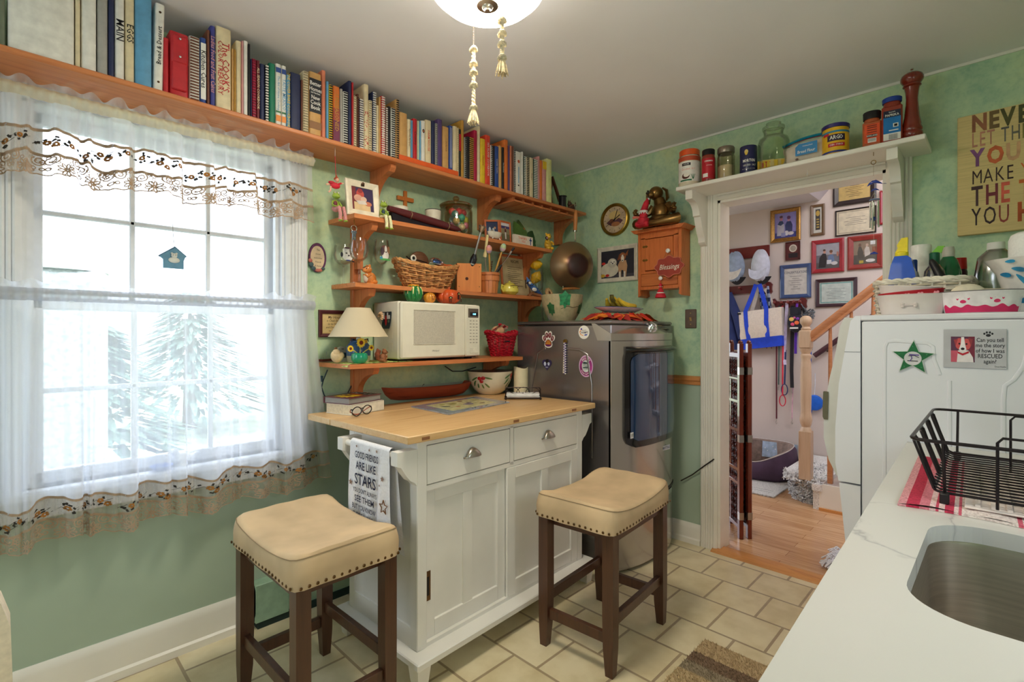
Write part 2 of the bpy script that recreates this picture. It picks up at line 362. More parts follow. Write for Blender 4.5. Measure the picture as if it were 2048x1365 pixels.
def bush(name,label,x,y,z0,r,h,n,col,group=None,stem=True):
 t=T(name,label,'tree',(x,y,z0),0,group)
 lb=B(mt(col,.8,var=.3,scale=6)); rnd=random.Random(int(x*100)+n)
 for k in range(n):
  zz=rnd.random(); a=rnd.random()*2*PI; rr=r*(1-zz*.92)*math.sqrt(rnd.uniform(.25,1)); p=Vector((rr*math.cos(a),rr*math.sin(a),.15*h+zz*h*.85)); d=Vector((math.cos(a),math.sin(a),-.35)).normalized(); w=d.cross(Vector((0,0,1))).normalized()*rnd.uniform(.03,.07); L=rnd.uniform(.18,.4)*r
  lb.add([p-w,p+w,p+d*L*.6+w*.7,p+d*L,p+d*L*.6-w*.7],[(0,1,2,3,4)])
 obj('foliage',lb,t,flat=True)
 tb=B(mt((92,72,56),.9,var=.2)); tb.lathe([(r*.09,0),(r*.06,h*.5),(.01,h*.98)],8); obj('trunk',tb,t)
bush('conifer_tree','dark conifer seen through the left half of the sheer lower curtain',.75,7.6,-.6,1.05,2.0,900,(70,92,76))
bush('conifer_tree','taller conifer further off, behind the middle panes of the window',2.6,11.5,-.6,1.5,2.7,900,(84,104,90))
b=B(mt((176,176,178),.9,var=.15,scale=30)); t=T('stone_pillar','pale stone pillar with a rounded cap outside the left window panes','pillar',(.27,5.2,-.6))
b.box(-.3,-.3,0,.3,.3,2.35,.03); obj('shaft',b,t); b=B(mt((186,186,186),.9,var=.1)); b.lathe([(.34,2.35),(.34,2.42),(.26,2.52),(.12,2.58),(0,2.6)],20); obj('cap',b,t)
# -------- sky and lamps
w=bpy.data.worlds.new('sky'); S.world=w; w.use_nodes=True; nt=w.node_tree; bg=nt.nodes['Background']
tc=N(nt,'ShaderNodeTexCoord'); sp=N(nt,'ShaderNodeSeparateXYZ'); nt.links.new(tc.outputs['Generated'],sp.inputs[0])
nt.links.new(ramp(nt,sp.outputs['Z'],[(.0,(148,152,160)),(.3,(168,174,184)),(1.0,(238,246,255))]),bg.inputs['Color']); bg.inputs['Strength'].default_value=4.4
def portal(loc,rot,sx,sy):
 l=bpy.data.lights.new('window_portal','AREA'); l.shape='RECTANGLE'; l.size=sx; l.size_y=sy; l.cycles.is_portal=True
 o=bpy.data.objects.new('window_portal',l); o.location=loc; o.rotation_euler=rot; COL.objects.link(o)
portal(((WX0+WX1)/2,YW+.16,(WZ0+WZ1)/2),(-PI/2,0,0),WX1-WX0,WZ1-WZ0)
portal((.9,YS-.13,1.5),(PI/2,0,0),.8,.5)
portal((XW-.13,1.25,1.45),(0,-PI/2,0),1.1,1.0)  # portal of the added west fill opening
portal((4.1,3.51,1.25),(-PI/2,0,0),1.2,1.7)
S.view_settings.view_transform='Standard'; S.view_settings.look='None'; S.view_settings.exposure=1.3; S.view_settings.gamma=1
S.view_settings.use_curve_mapping=False
cy=S.cycles; cy.use_denoising=True; cy.max_bounces=10; cy.transparent_max_bounces=24; cy.diffuse_bounces=5; cy.sample_clamp_indirect=8; cy.caustics_reflective=False; cy.caustics_refractive=False
# -------- kitchen cart
CW=mt((232,230,224),.38,var=.018,scale=6)
cart=T('kitchen_cart','white kitchen cart with butcher block top in front of the microwave shelf','kitchen cart',(1.0,1.497,0),math.radians(2.0))
L,D=1.19,.56
BUT=wood('butcher block',(222,184,130),(200,152,96),0,.8,.4)
b=B(BUT); b.box(0,0,.882,L,D-.001,.91,.003)
b.mat(wood('end grain plug',(150,100,62),(128,82,48),0))
for x in(.06,.55,.98):b.box(x,-.0015,.889,x+.035,.01,.9)
obj('worktop',b,cart)
b=B(BUT); b.box(0,D+.001,.882,L,.765,.91,.003); obj('drop_leaf',b,cart)
b=B(CW); x0,x1,y0,y1=.056,1.10,.022,.50
for(a,c)in((x0,y0),(x1-.045,y0),(x0,y1-.045),(x1-.045,y1-.045)):b.box(a,c,.115,a+.045,c+.045,.882,.003)
for z0,z1 in((.862,.882),(.692,.712),(.115,.13)):b.box(x0+.04,y0+.003,z0,x1-.04,y0+.03,z1)
b.box(.555,y0+.003,.70,.577,y0+.03,.87)
for xx in(x0,x1-.012):b.box(xx+.006 if xx==x0 else xx-.006,y0+.03,.115,xx+.018 if xx==x0 else xx+.006,y1-.03,.882)
for xx,s in((x0,1),(x1,-1)):
 b.box(xx+.001*s,y0+.02,.80,xx+.012*s,y1-.02,.882); b.box(xx+.001*s,y0+.02,.115,xx+.012*s,y1-.02,.19)
b.box(x0+.02,y1-.02,.115,x1-.02,y1-.008,.882); b.box(x0+.01,y0+.035,.12,x1-.01,y1-.01,.14); b.box(x0+.01,y0+.04,.69,x1-.01,y1-.01,.7)
obj('body',b,cart)
b=B(CW); b.box(x0-.043,-.04,.088,x1+.043,y1+.035,.115,.004); obj('base_moulding',b,cart)
for(a,c)in((x0-.03,-.022),(x1-.02,-.022),(x0-.03,y1-.03),(x1-.02,y1-.03)):
 b=B(CW); w,q=.06,.009
 b.add([(a,c,.088),(a+w,c,.088),(a+w,c+w,.088),(a,c+w,.088),(a+q,c+q,0),(a+w-q,c+q,0),(a+w-q,c+w-q,0),(a+q,c+w-q,0)],[(0,1,2,3),(7,6,5,4),(0,4,5,1),(1,5,6,2),(2,6,7,3),(3,7,4,0)]); obj('leg',b,cart,flat=True)
NICK=mt((176,168,156),.3,1,var=.05)
for xa,xb in((.102,.552),(.58,1.053)):
 b=B(CW); b.box(xa,y0+.001,.715,xb,y0+.022,.859,.002); dr=obj('drawer',b,cart)
 xm=(xa+xb)/2; b=B(NICK)
 def cup(u,v,xm=xm):a=PI*u; t=PI/2*v; return(xm-.042*math.cos(a)*math.sin(t*.5+PI/4*1)*1.0,y0-.024*math.sin(t)*math.sin(a)**.5 if math.sin(a)>0 else y0,.782+.036*math.sin(a)*math.cos(t))
 b.grid(cup,18,8); b.box(xm-.046,y0-.002,.778,xm+.046,y0+.001,.784); obj('cup_pull',b,dr)
def shaker(xa,xb,z0,z1,y,nm='sliding_door'):
 b=B(CW); f,m=.052,.05; b.box(xa,y+.01,z0,xb,y+.018,z1)
 for q in((xa,z0,xa+f,z1),(xb-f,z0,xb,z1),(xa+f,z0,xb-f,z0+f+.01),(xa+f,z1-f,xb-f,z1)):b.box(q[0],y,q[1],q[2],y+.018,q[3],.0015)
 xm=(xa+xb)/2; b.box(xm-m/2,y+.001,z0+f,xm+m/2,y+.017,z1-f,.0015); return obj(nm,b,cart)
d1=shaker(.098,.545,.13,.69,y0+.018); d2=shaker(.535,1.056,.13,.69,y0+.0)
b=B(mt((128,98,70),.4,1)); z0,z1,xa=.275,.385,.103
b.box(xa,y0+.0155,z0,xa+.026,y0+.0185,z1); b.mat(BLACK); b.box(xa+.007,y0+.015,z0+.02,xa+.019,y0+.0168,z1-.02); b.mat(mt((128,98,70),.4,1)); b.box(xa+.004,y0+.013,z0+.012,xa+.007,y0+.017,z1-.012); obj('recessed_pull',b,d1)
def corbel(b,x,y,s):
 pr=[(0,.88-.025),(.085*s,.855),(.085*s,.805),(.07*s,.80),(.05*s,.77),(.03*s,.745),(.012*s,.735),(0,.72)]
 b.prism(pr,.04,Matrix(((1,0,0,x),(0,0,1,y),(0,1,0,0),(0,0,0,1))))
for s,x in((-1,x0),(1,x1)):
 for yy in(y0,.40):b=B(CW); corbel(b,x,yy,s); obj('bar_bracket',b,cart)
 b=B(CW); b.cyl((x+.062*s,y0+.02,.835),(x+.062*s,.42,.835),.012,14); obj('towel_bar',b,cart)
tow=T('tea_towel','white tea towel printed with dark lettering about good friends, on the cart bar','towel',(1.0,1.497,0),math.radians(2.0))
TW=mt((232,232,236),.9,var=.02,bump=.15,scale=120); bx=x0-.062
def tw(u,v):
 yy=.356-.27*u; drop=.30*v; z=.848-drop; fold=.006*math.sin(u*17)+.004*math.sin(u*31+v*4)
 return(bx-.0135-.010*v-fold*v*1.2,yy-.02*v*(u-.2),z)
b=B(TW); b.grid(tw,40,16)
b.grid(lambda u,v:(bx-.0135*math.cos(PI*v),.356-.27*u,.848-.002+.0135*math.sin(PI*v)),30,8)
b.grid(lambda u,v:(bx+.0135+.004*v,.356-.27*u-.05*v*u,.846-.37*v),30,8); obj('cloth',b,tow)
def tword(b,txt,yc,zc,size,bold=.012,sx=.8,sl=0):
 p=tw((.356-yc)/.27,(.848-zc)/.30)
 b.text(txt,size,Matrix.Translation((p[0]-.0045-.006*((.848-zc)/.3),yc,zc))@Matrix(((0,0,-1,0),(-1,0,0,0),(0,1,0,0),(0,0,0,1)))@RZ(sl),bold=bold,sx=sx)
b=B(mt((30,36,62),.8,var=.05))
for txt,zc,sz,sx in(('GOOD FRIENDS',.806,.036,.62),('ARE LIKE',.766,.043,.82),('STARS',.714,.058,.92),("YOU DON'T ALWAYS",.673,.024,.70),('SEE THEM',.642,.033,.95),('BUT YOU KNOW',.612,.026,.80),("THEY'RE ALWAYS",.584,.024,.72)):tword(b,txt,.228,zc,sz,.016,sx)
obj('lettering',b,tow)
b=B(mt((140,112,96),.7))
for yc,zc,s in((.335,.694,.013),(.118,.745,.011),(.21,.835,.006),(.30,.838,.006),(.16,.838,.007),(.13,.72,.004)):
 p=tw((.356-yc)/.27,(.848-zc)/.3); b.prism(star(5,s,s*.45),.001,Matrix.Translation((p[0]-.005,yc,zc))@Matrix(((0,0,-1,0),(-1,0,0,0),(0,1,0,0),(0,0,0,1))))
b.mat(mt((120,82,50),.7)); p=star(5,.026,.012)+star(5,.026,.012)[:1]; b.tube([(tw(.9,.7)[0]-.008,.102-q[0],.648+q[1])for q in p],.0022,5); obj('star_print',b,tow)
# -------- counter stools
SUEDE=mt((200,174,138),.95,var=.09,scale=5,bump=.12); ESP=wood('espresso wood',(84,52,34),(58,34,22),2,.8,.35)
def stool():
 t=T('counter_stool','','stool',(0,0,0),0,'counter stools by the white cart'); hx,hy=.252,.176
 def cush(u,v):
  a=2*PI*u; c,s=math.cos(a),math.sin(a); n=14.0
  r=(abs(c)**n+abs(s)**n)**(-1/n)
  k=min(1,v/.6); X,Y=c*r*hx*k,s*r*hy*k
  top=.604+.032*(abs(X)/hx)**2.2-.004*k**8*1.0; wr=.0025*math.sin(X*41+Y*23)*math.sin(Y*37-X*9)*k
  if v<=.6:return(X,Y,top+wr)
  q=(v-.6)/.4; o=.010*math.sin(min(1,q*1.6)*PI*.62)+.002*math.sin(a*9)*q
  return(X*(1+o/hx),Y*(1+o/hy),top-(top-.532)*(1-(1-q)**1.3)-.0)
 b=B(SUEDE); b.grid(cush,72,22); b.box(-hx+.01,-hy+.01,.53,hx-.01,hy-.01,.536); obj('seat_cushion',b,t,ang=60)
 b=B(mt((104,78,50),.35,1))
 for k in range(20):
  x=-hx+.012+(2*hx-.024)*k/19
  for sy in(-1,1):b.ell((x,sy*(hy+.0098),.541),(.0055,.0035,.0055),nu=8,nv=4)
 for k in range(14):
  y=-hy+.012+(2*hy-.024)*k/13
  for sx in(-1,1):b.ell((sx*(hx+.0098),y,.541),(.0035,.0055,.0055),nu=8,nv=4)
 obj('nailhead_trim',b,t)
 b=B(mt((150,128,98),.9)); pts=[cush(k/80,.63)for k in range(80)]; b.tube(pts,.0018,5,True); obj('seam',b,t)
 for sx in(-1,1):
  for sy in(-1,1):
   b=B(ESP); xx,yy=sx*(hx-.03),sy*(hy-.028); w=.0225; vs=[]
   for z,h,ox in((.535,w,0),(.22,w,0),(.1,w*.93,.003),(0,w*.68,.010)):
    for p,q in((-1,-1),(1,-1),(1,1),(-1,1)):vs.append((xx+p*h+sx*ox*.3,yy+q*h+sy*ox*.3,z))
   b.add(vs,[(0,1,2,3),(15,14,13,12)]+[(4*j+i,4*j+4+i,4*j+4+(i+1)%4,4*j+(i+1)%4)for j in range(3)for i in range(4)]); obj('leg',b,t,flat=True)
 for sy in(-1,1):b=B(ESP); b.box(-hx+.05,sy*(hy-.028)-.011,.175,hx-.05,sy*(hy-.028)+.011,.215,.002); obj('stretcher',b,t)
 for sx in(-1,1):b=B(ESP); b.box(sx*(hx-.03)-.011,-hy+.05,.115,sx*(hx-.03)+.011,hy-.05,.155,.002); obj('stretcher',b,t)
 b=B(ESP); b.box(-hx+.05,-hy+.02,.49,hx-.05,hy-.02,.531); obj('apron',b,t)
 return t
def dup(o,parent=None):
 c=o.copy(); COL.objects.link(c)
 if parent:c.parent=parent
 for ch in list(o.children):dup(ch,c)
 return c
st1=stool(); st1.location=(.757,1.705,0); st1.rotation_euler.z=math.radians(91.5); st1['label']='counter stool under the lettered tea towel, seat tinted white by the window'
st2=dup(st1); st2.location=(1.80,1.215,0); st2.rotation_euler.z=math.radians(4.5); st2['label']='counter stool standing before the right door of the white cart'
# -------- grey dryer on pedestal
GREY=mt((150,144,144),.24,.8,var=.03,scale=3); GREYF=mt((184,178,172),.2,.75,var=.02,scale=3,coat=.3)
dry=T('dryer','metallic grey front loading dryer on a pedestal in the room corner','dryer')
gx0,gx1,gyb=2.24,2.92,2.16
def yf(x):k=(x-(gx0+gx1)/2)/((gx1-gx0)/2); return 1.475-.075*max(0,1-abs(k)**2.6)
xs=[gx0+(gx1-gx0)*i/24 for i in range(25)]
b=B(GREY); b.box(gx0,1.475,.33,gx1,gyb,1.322,.004)
b.tube([(gx0-.001,1.60,.6),(gx0-.002,1.60,1.0),(gx0-.002,1.63,1.16),(gx0-.002,1.68,1.185),(gx0-.001,1.78,1.19)],.007,8,flat=.35); b.tube([(gx0-.001,2.06,.6),(gx0-.002,2.04,.95),(gx0-.002,1.99,1.16),(gx0-.001,1.93,1.19)],.007,8,flat=.35)
obj('cabinet',b,dry)
b=B(GREY); b.box(gx0-.006,1.475,1.325,gx1,gyb,1.348,.008); obj('top_panel',b,dry)
def plan(z0,z1,off=0,yb=1.49,inset=0):return[(x,yf(x)-off)for x in xs if gx0+inset<=x<=gx1-inset],z0,z1,yb
def slab(b,z0,z1,off=0,yb=1.49,xa=gx0,xb=gx1,n=24):
 p=[(xa+(xb-xa)*i/n,yf(xa+(xb-xa)*i/n)-off)for i in range(n+1)]; b.prism([(xa,yb)]+p+[(xb,yb)],z1-z0,None,z0)
b=B(GREYF); slab(b,.375,1.235); obj('front_panel',b,dry)
b=B(GREYF)
def con(u,v):
 x=gx0-.003+(gx1-gx0+.006)*u; t=v; xx=min(gx1,max(gx0,x)); s_=max(0,(t-.3)/.7); return(x,yf(xx)+.13*s_,1.238+.037*min(1,t/.3)+.071*s_)
b.grid(con,24,10); b.add([con(0,1),con(1,1),(gx1,1.56,1.24),(gx0,1.56,1.24)],[(0,1,2,3)])
for e in(0,1):b.add([con(e,k/10)for k in range(11)]+[(gx0-.003 if e==0 else gx1+.003,1.56,1.238)],[list(range(12))])
cons=obj('control_console',b,dry)
def onc(u,v):return con(u,v)
b=B(CHROME); p=Vector(con(.60,.66)); nrm=Vector((0,-.47,.88)); M=Matrix.Translation(p)@nrm.to_track_quat('Z','Y').to_matrix().to_4x4(); b.lathe([(.036,-.004),(.036,.006),(.032,.012),(.027,.012),(.026,.022),(.022,.026),(0,.027)],28,M=M); b.mat(STEEL); b.box(-.003,-.02,.02,.003,.02,.03,M=M); obj('dial',b,cons)
b=B(mt((36,34,32),.2,coat=.4)); p=Vector(con(.84,.66)); M=Matrix.Translation(p)@nrm.to_track_quat('Z','Y').to_matrix().to_4x4()
b.box(-.05,-.035,-.002,.05,.035,.004,.003,M=M); b.mat(mt((170,150,96),.4,emit=.12)); b.box(-.03,-.02,.004,.035,.024,.0055,M=M); obj('display',b,cons)
def rpanel(b,xa,xb,z0,z1,r,off,nu=26,nv=26):
 def f(u,v):
  z=z0+(z1-z0)*v; e=min(z-z0,z1-z); ins=r-math.sqrt(max(0,r*r-(r-e)**2))if e<r else 0
  x=(xa+ins)+(xb-xa-2*ins)*u; return(x,yf(x)-off,z)
 b.grid(f,nu,nv)
b=B(mt((16,17,20),.12,var=.02,coat=.5)); rpanel(b,2.302,2.856,.665,1.205,.07,.012); dd=obj('door',b,dry)
b=B(mt((40,66,104),.05,.2,var=.05,scale=3,coat=1)); rpanel(b,2.335,2.825,.70,1.165,.05,.0165)  # blue of the reflected window daylight is put into the glass colour
obj('door_window',b,dd)
b=B(mt((22,22,24),.2,coat=.3)); b.grid(lambda u,v:(2.31+.55*u,yf(2.31+.55*u)-.012-.035*math.sin(PI*min(1,v*1.15))*math.sin(PI*u)**.35,1.205-.036*v),24,8); obj('door_handle',b,dd)
b=B(mt((225,225,230),.5)); p=(2.345,yf(2.345)-.018,.735); M=FW(p); b.box(-.022,-.016,0,.022,.016,.001,M=M); b.mat(BLACK); b.text('10',.022,FW((p[0]-.007,p[1]-.0012,p[2])),bold=.02); b.text('YEAR',.008,FW((p[0]+.012,p[1]-.0012,p[2]+.004))); obj('warranty_sticker',b,dd)
b=B(mt((205,208,215),.4)); x=2.69; p=(x,yf(x)-.002,.615); ang=math.atan((yf(x+.02)-yf(x-.02))/.04); M=FW(p)@RY(-ang); b.box(-.042,-.014,0,.042,.014,.003,.002,M=M); b.mat(mt((40,60,100),.4)); b.text('MAYTAG',.02,M@TR(0,0,.0035),bold=.02,sx=.95); obj('badge',b,dry)
b=B(GREYF); slab(b,.02,.368,-.004); b.box(gx0,1.475,.02,gx1,gyb,.325,.004); obj('pedestal',b,dry)
b=B(BLACK); slab(b,.366,.378,.004,xa=2.27,xb=2.9); b.mat(CHROME); slab(b,.335,.362,.006,yb=1.44,xa=2.68,xb=2.80); obj('pedestal_seam',b,dry)
b=B(BLACK);[b.cyl((x,y,0),(x,y,.022),.02,10)for x in(2.29,2.87)for y in(1.54,2.1)]; obj('foot',b,dry)
b=B(mt((34,26,24),.5)); pts=[onx(1362,962,2.93),onx(1385,950,2.935),onx(1405,935,2.925),onx(1428,919,2.925)]; b.tube(pts,.004,6); obj('cord',b,label='dark cord running from the grey dryer to the white door casing',cat='cord')
# -------- white dryer at the counter end
WA=mt((226,227,232),.3,var=.012,scale=3); WB=mt((206,206,198),.32,var=.012)
wd=T('clothes_dryer','white dryer beside the doorway with dog bowls and a basket on top','dryer')
ax0,ax1=2.15,2.83
b=B(WA); b.box(ax0,-.36,.03,ax1,.366,1.318,.004); b.mat(WA)
def rid(pts,w=.006):b.tube([onx(u,v,ax0)for u,v in pts],w,8,flat=.5)
rid([(1769,1150),(1769,760),(1770,694),(1775,684),(1790,682),(1855,687),(1866,694),(1868,720),(1880,750)]); rid([(1899,762),(1899,1100)]); rid([(2060,690),(2046,735),(2028,760),(2010,772),(2007,800),(2007,1100)])
obj('cabinet',b,wd)
b=B(WA); b.box(ax0-.003,-.36,1.320,ax1,.372,1.34,.005); obj('top_panel',b,wd)
trim=[(.37,1.338),(.385,1.338),(.40,1.32),(.417,1.215),(.436,1.09),(.447,.93),(.447,.80),(.437,.735),(.37,.735)]
b=B(WA); Myz=Matrix(((0,0,1,0),(1,0,0,0),(0,1,0,0),(0,0,0,1))); b.prism(trim,ax1-ax0,Myz,ax0)
b.mat(mt((120,122,126),.5)); b.box(ax0-.0012,.369,1.208,ax0+.01,.418,1.2095); obj('front_frame',b,wd)
b=B(WB); b.prism([(.37,1.330),(.425,1.334),(.44,1.30),(.452,1.21),(.474,1.10),(.492,.98),(.492,.88),(.476,.80),(.45,.745),(.37,.742)],ax1-ax0-.07,Myz,ax0+.035); wdo=obj('door',b,wd)
b=B(mt((96,92,70),.5)); b.prism([(.476,1.055),(.4925,1.055),(.4945,1.0),(.4945,.96),(.4905,.95),(.478,.95)],.02,Myz,ax0+.030); obj('handle_recess',b,wdo)
b=B(WA); b.prism([(.37,.728),(.435,.728),(.425,.62),(.40,.35),(.385,.03),(.37,.03)],ax1-ax0,Myz,ax0); obj('kick_panel',b,wd)
b=B(BLACK);[b.cyl((x,y,0),(x,y,.032),.018,10)for x in(2.2,2.78)for y in(-.3,.32)]; obj('foot',b,wd)
# -------- counter, sink
def marble():
 m,nt,b=new('white veined quartz'); co=coords(nt)
 n1=N(nt,'ShaderNodeTexNoise',Scale=1.7,Detail=6.0,Roughness=.55,Distortion=1.1); nt.links.new(co,n1.inputs['Vector'])
 ab=N(nt,'ShaderNodeMath',operation='SUBTRACT'); ab.inputs[1].default_value=.5; nt.links.new(n1.outputs['Fac'],ab.inputs[0]); a2=N(nt,'ShaderNodeMath',operation='ABSOLUTE'); nt.links.new(ab.outputs[0],a2.inputs[0])
 c1=ramp(nt,a2.outputs[0],[(0,(176,172,168)),(.006,(200,196,190)),(.02,(212,208,200))])
 n2=N(nt,'ShaderNodeTexNoise',Scale=2.5,Detail=3.0); nt.links.new(co,n2.inputs['Vector'])
 mx=N(nt,'ShaderNodeMix',data_type='RGBA'); nt.links.new(ramp(nt,n2.outputs['Fac'],[(.45,(0,0,0)),(.6,(255,255,255))]),mx.inputs[0]); nt.links.new(c1,mx.inputs[6]); mx.inputs[7].default_value=lin((213,209,201))
 nt.links.new(mx.outputs[2],b.inputs['Base Color']); b.inputs['Roughness'].default_value=.22; return m
ct=T('kitchen_counter','white veined quartz counter along the right with an undermount sink','counter')
fy_=lambda x:.166+.033*x
sx0,sx1,sy0,sy1,sr=.845,1.285,-.36,.103,.085
b=B(marble()); z,th=.88,.03
for poly in([(-.6,YS+.002),(sx0,YS+.002),(sx0,fy_(sx0)),(-.6,fy_(-.6))],[(sx1,YS+.002),(2.143,YS+.002),(2.143,fy_(2.143)),(sx1,fy_(sx1))],[(sx0,sy1),(sx1,sy1),(sx1,fy_(sx1)),(sx0,fy_(sx0))],[(sx0,YS+.002),(sx1,YS+.002),(sx1,sy0),(sx0,sy0)]):b.prism(poly,th,None,z)
for(cx,cyy,a0,kx,ky)in((sx0,sy0,PI,1,1),(sx1,sy0,1.5*PI,-1,1),(sx1,sy1,0,-1,-1),(sx0,sy1,.5*PI,1,-1)):b.prism([(cx,cyy)]+arc(cx+kx*sr,cyy+ky*sr,sr,a0+PI/2,a0,10)[::1],th,None,z)
obj('worktop',b,ct,flat=True)
SS=mt((196,188,178),.34,1,var=.05,scale=6,stretch=(1,1,30))
def rr(x0,x1,y0,y1,r,n=8):
 return arc(x1-r,y1-r,r,0,PI/2,n)+arc(x0+r,y1-r,r,PI/2,PI,n)+arc(x0+r,y0+r,r,PI,1.5*PI,n)+arc(x1-r,y0+r,r,1.5*PI,2*PI,n)
b=B(SS); rings=[]
for ins,zz,rad in((-.03,.879,sr+.02),(-.004,.879,sr),(-.002,.87,sr),(.004,.72,sr),(.012,.685,sr-.01),(.035,.668,sr-.03),(.17,.662,.05)):rings.append([(p[0],p[1],zz)for p in rr(sx0+ins,sx1-ins,sy0+ins,sy1-ins,rad)])
n=len(rings[0]); b.add([p for r in rings for p in r],[(j*n+i,j*n+n+i,j*n+n+(i+1)%n,j*n+(i+1)%n)for j in range(len(rings)-1)for i in range(n)]+[[(len(rings)-1)*n+i for i in range(n)][::-1]]); obj('sink_basin',b,ct)
b=B(CHROME); b.lathe([(.045,.663),(.045,.667),(.03,.668),(.028,.664),(0,.664)],20,((sx0+sx1)/2,-.13,0)); obj('drain',b,ct)
b=B(CW); b.box(-.6,YS+.005,.1,sx0-.03,.125,.878); b.box(sx1+.03,YS+.005,.1,2.14,.125,.878); b.box(sx0-.03,YS+.005,.1,sx1+.03,.125,.64); b.box(-.6,YS+.06,0,2.14,.07,.1); b.box(sx0-.03,.11,.64,sx1+.03,.125,.878); obj('base_cabinet',b,ct)
for k in range(5):b=B(CW); xa=-.58+k*.54; b.box(xa,.125,.14,xa+.52,.143,.86,.003); dq=obj('door',b,ct); b=B(NICK); b.cyl((xa+.45,.155,.72),(xa+.45,.155,.82),.005,8); b.cyl((xa+.45,.14,.73),(xa+.45,.157,.73),.004,6); b.cyl((xa+.45,.14,.81),(xa+.45,.157,.81),.004,6); obj('handle',b,dq)
# -------- wall shelves
SY,SZ=2.115,2.132
def gusset(b,x,w,zt,d,h,yb=YW):
 """board bracket : vertical leg on the wall, curved brace under the shelf"""
 pr=[(yb,zt),(yb-d,zt),(yb-d,zt-.018),(yb-d*.93,zt-.035)]
 for k in range(9):a=k/8*PI/2; pr.append((yb-.045-(d*.93-.045)*(1-math.sin(a))**.75 if k else yb-d*.93,zt-.035-(h-.035)*.62*(1-math.cos(a))))
 pr+=[(yb-.045,zt-h),(yb,zt-h)]
 b.prism(pr,w,Matrix(((0,0,1,x),(1,0,0,0),(0,1,0,0),(0,0,0,1))))
bs=T('book_shelf','long pine shelf near the ceiling holding the row of cookbooks','shelf',(0,0,0))
b=B(PINE); b.box(-1.1,SY,2.112,2.90,YW-.002,SZ,.004); obj('shelf_board',b,bs)
for x in(-.6,1.335,2.075,2.82):b=B(PINEZ); gusset(b,x,.03 if x<2 else .045,2.111,.20 if x<2 else .17,.19,YW-.002); obj('bracket',b,bs)
for k in range(7):
 xx=2.185+k*.088; b=B(PINEY); b.box(xx,SY+.03,2.082,xx+.018,YW-.03,2.111); r=obj('rack_rail',b,bs)
 b=B(PINEY); b.prism([(xx-.028,SY-.012),(xx+.046,SY-.012+.0),(xx+.046,YW-.03),(xx-.028,YW-.03)],.009,None,2.073); obj('rack_slat',b,r)
ts=T('wall_shelf','three-tier pine wall shelf with brackets between window and dryer','shelf')
S2,S3,S4=1.826,1.512,1.137
for zt,y,xa,xb in((S2,2.12,1.112,2.53),(S3,2.14,1.128,2.585),(S4,2.065,1.062,2.19)):
 b=B(PINE); b.prism([(xa+.015,y),(xb,y),(xb,YW-.002),(xa,YW-.002)],.02,None,zt-.02); obj('shelf_board',b,ts)
for x,za,zb in((1.225,.93,2.04),(2.44,1.02,1.99)):
 b=B(PINEZ); b.box(x,YW-.03,za,x+.045,YW-.0,zb,.003); obj('upright',b,ts)
for x,zt,d,h in((1.232,S2-.021,.185,.21),(1.232,S3-.021,.165,.16),(1.232,S4-.021,.20,.17),(2.447,S2-.021,.18,.17),(2.447,S3-.021,.16,.15),(2.11,S4-.021,.20,.13)):
 b=B(PINEZ); gusset(b,x,.03,zt,d,h,YW-.02); obj('bracket',b,ts)
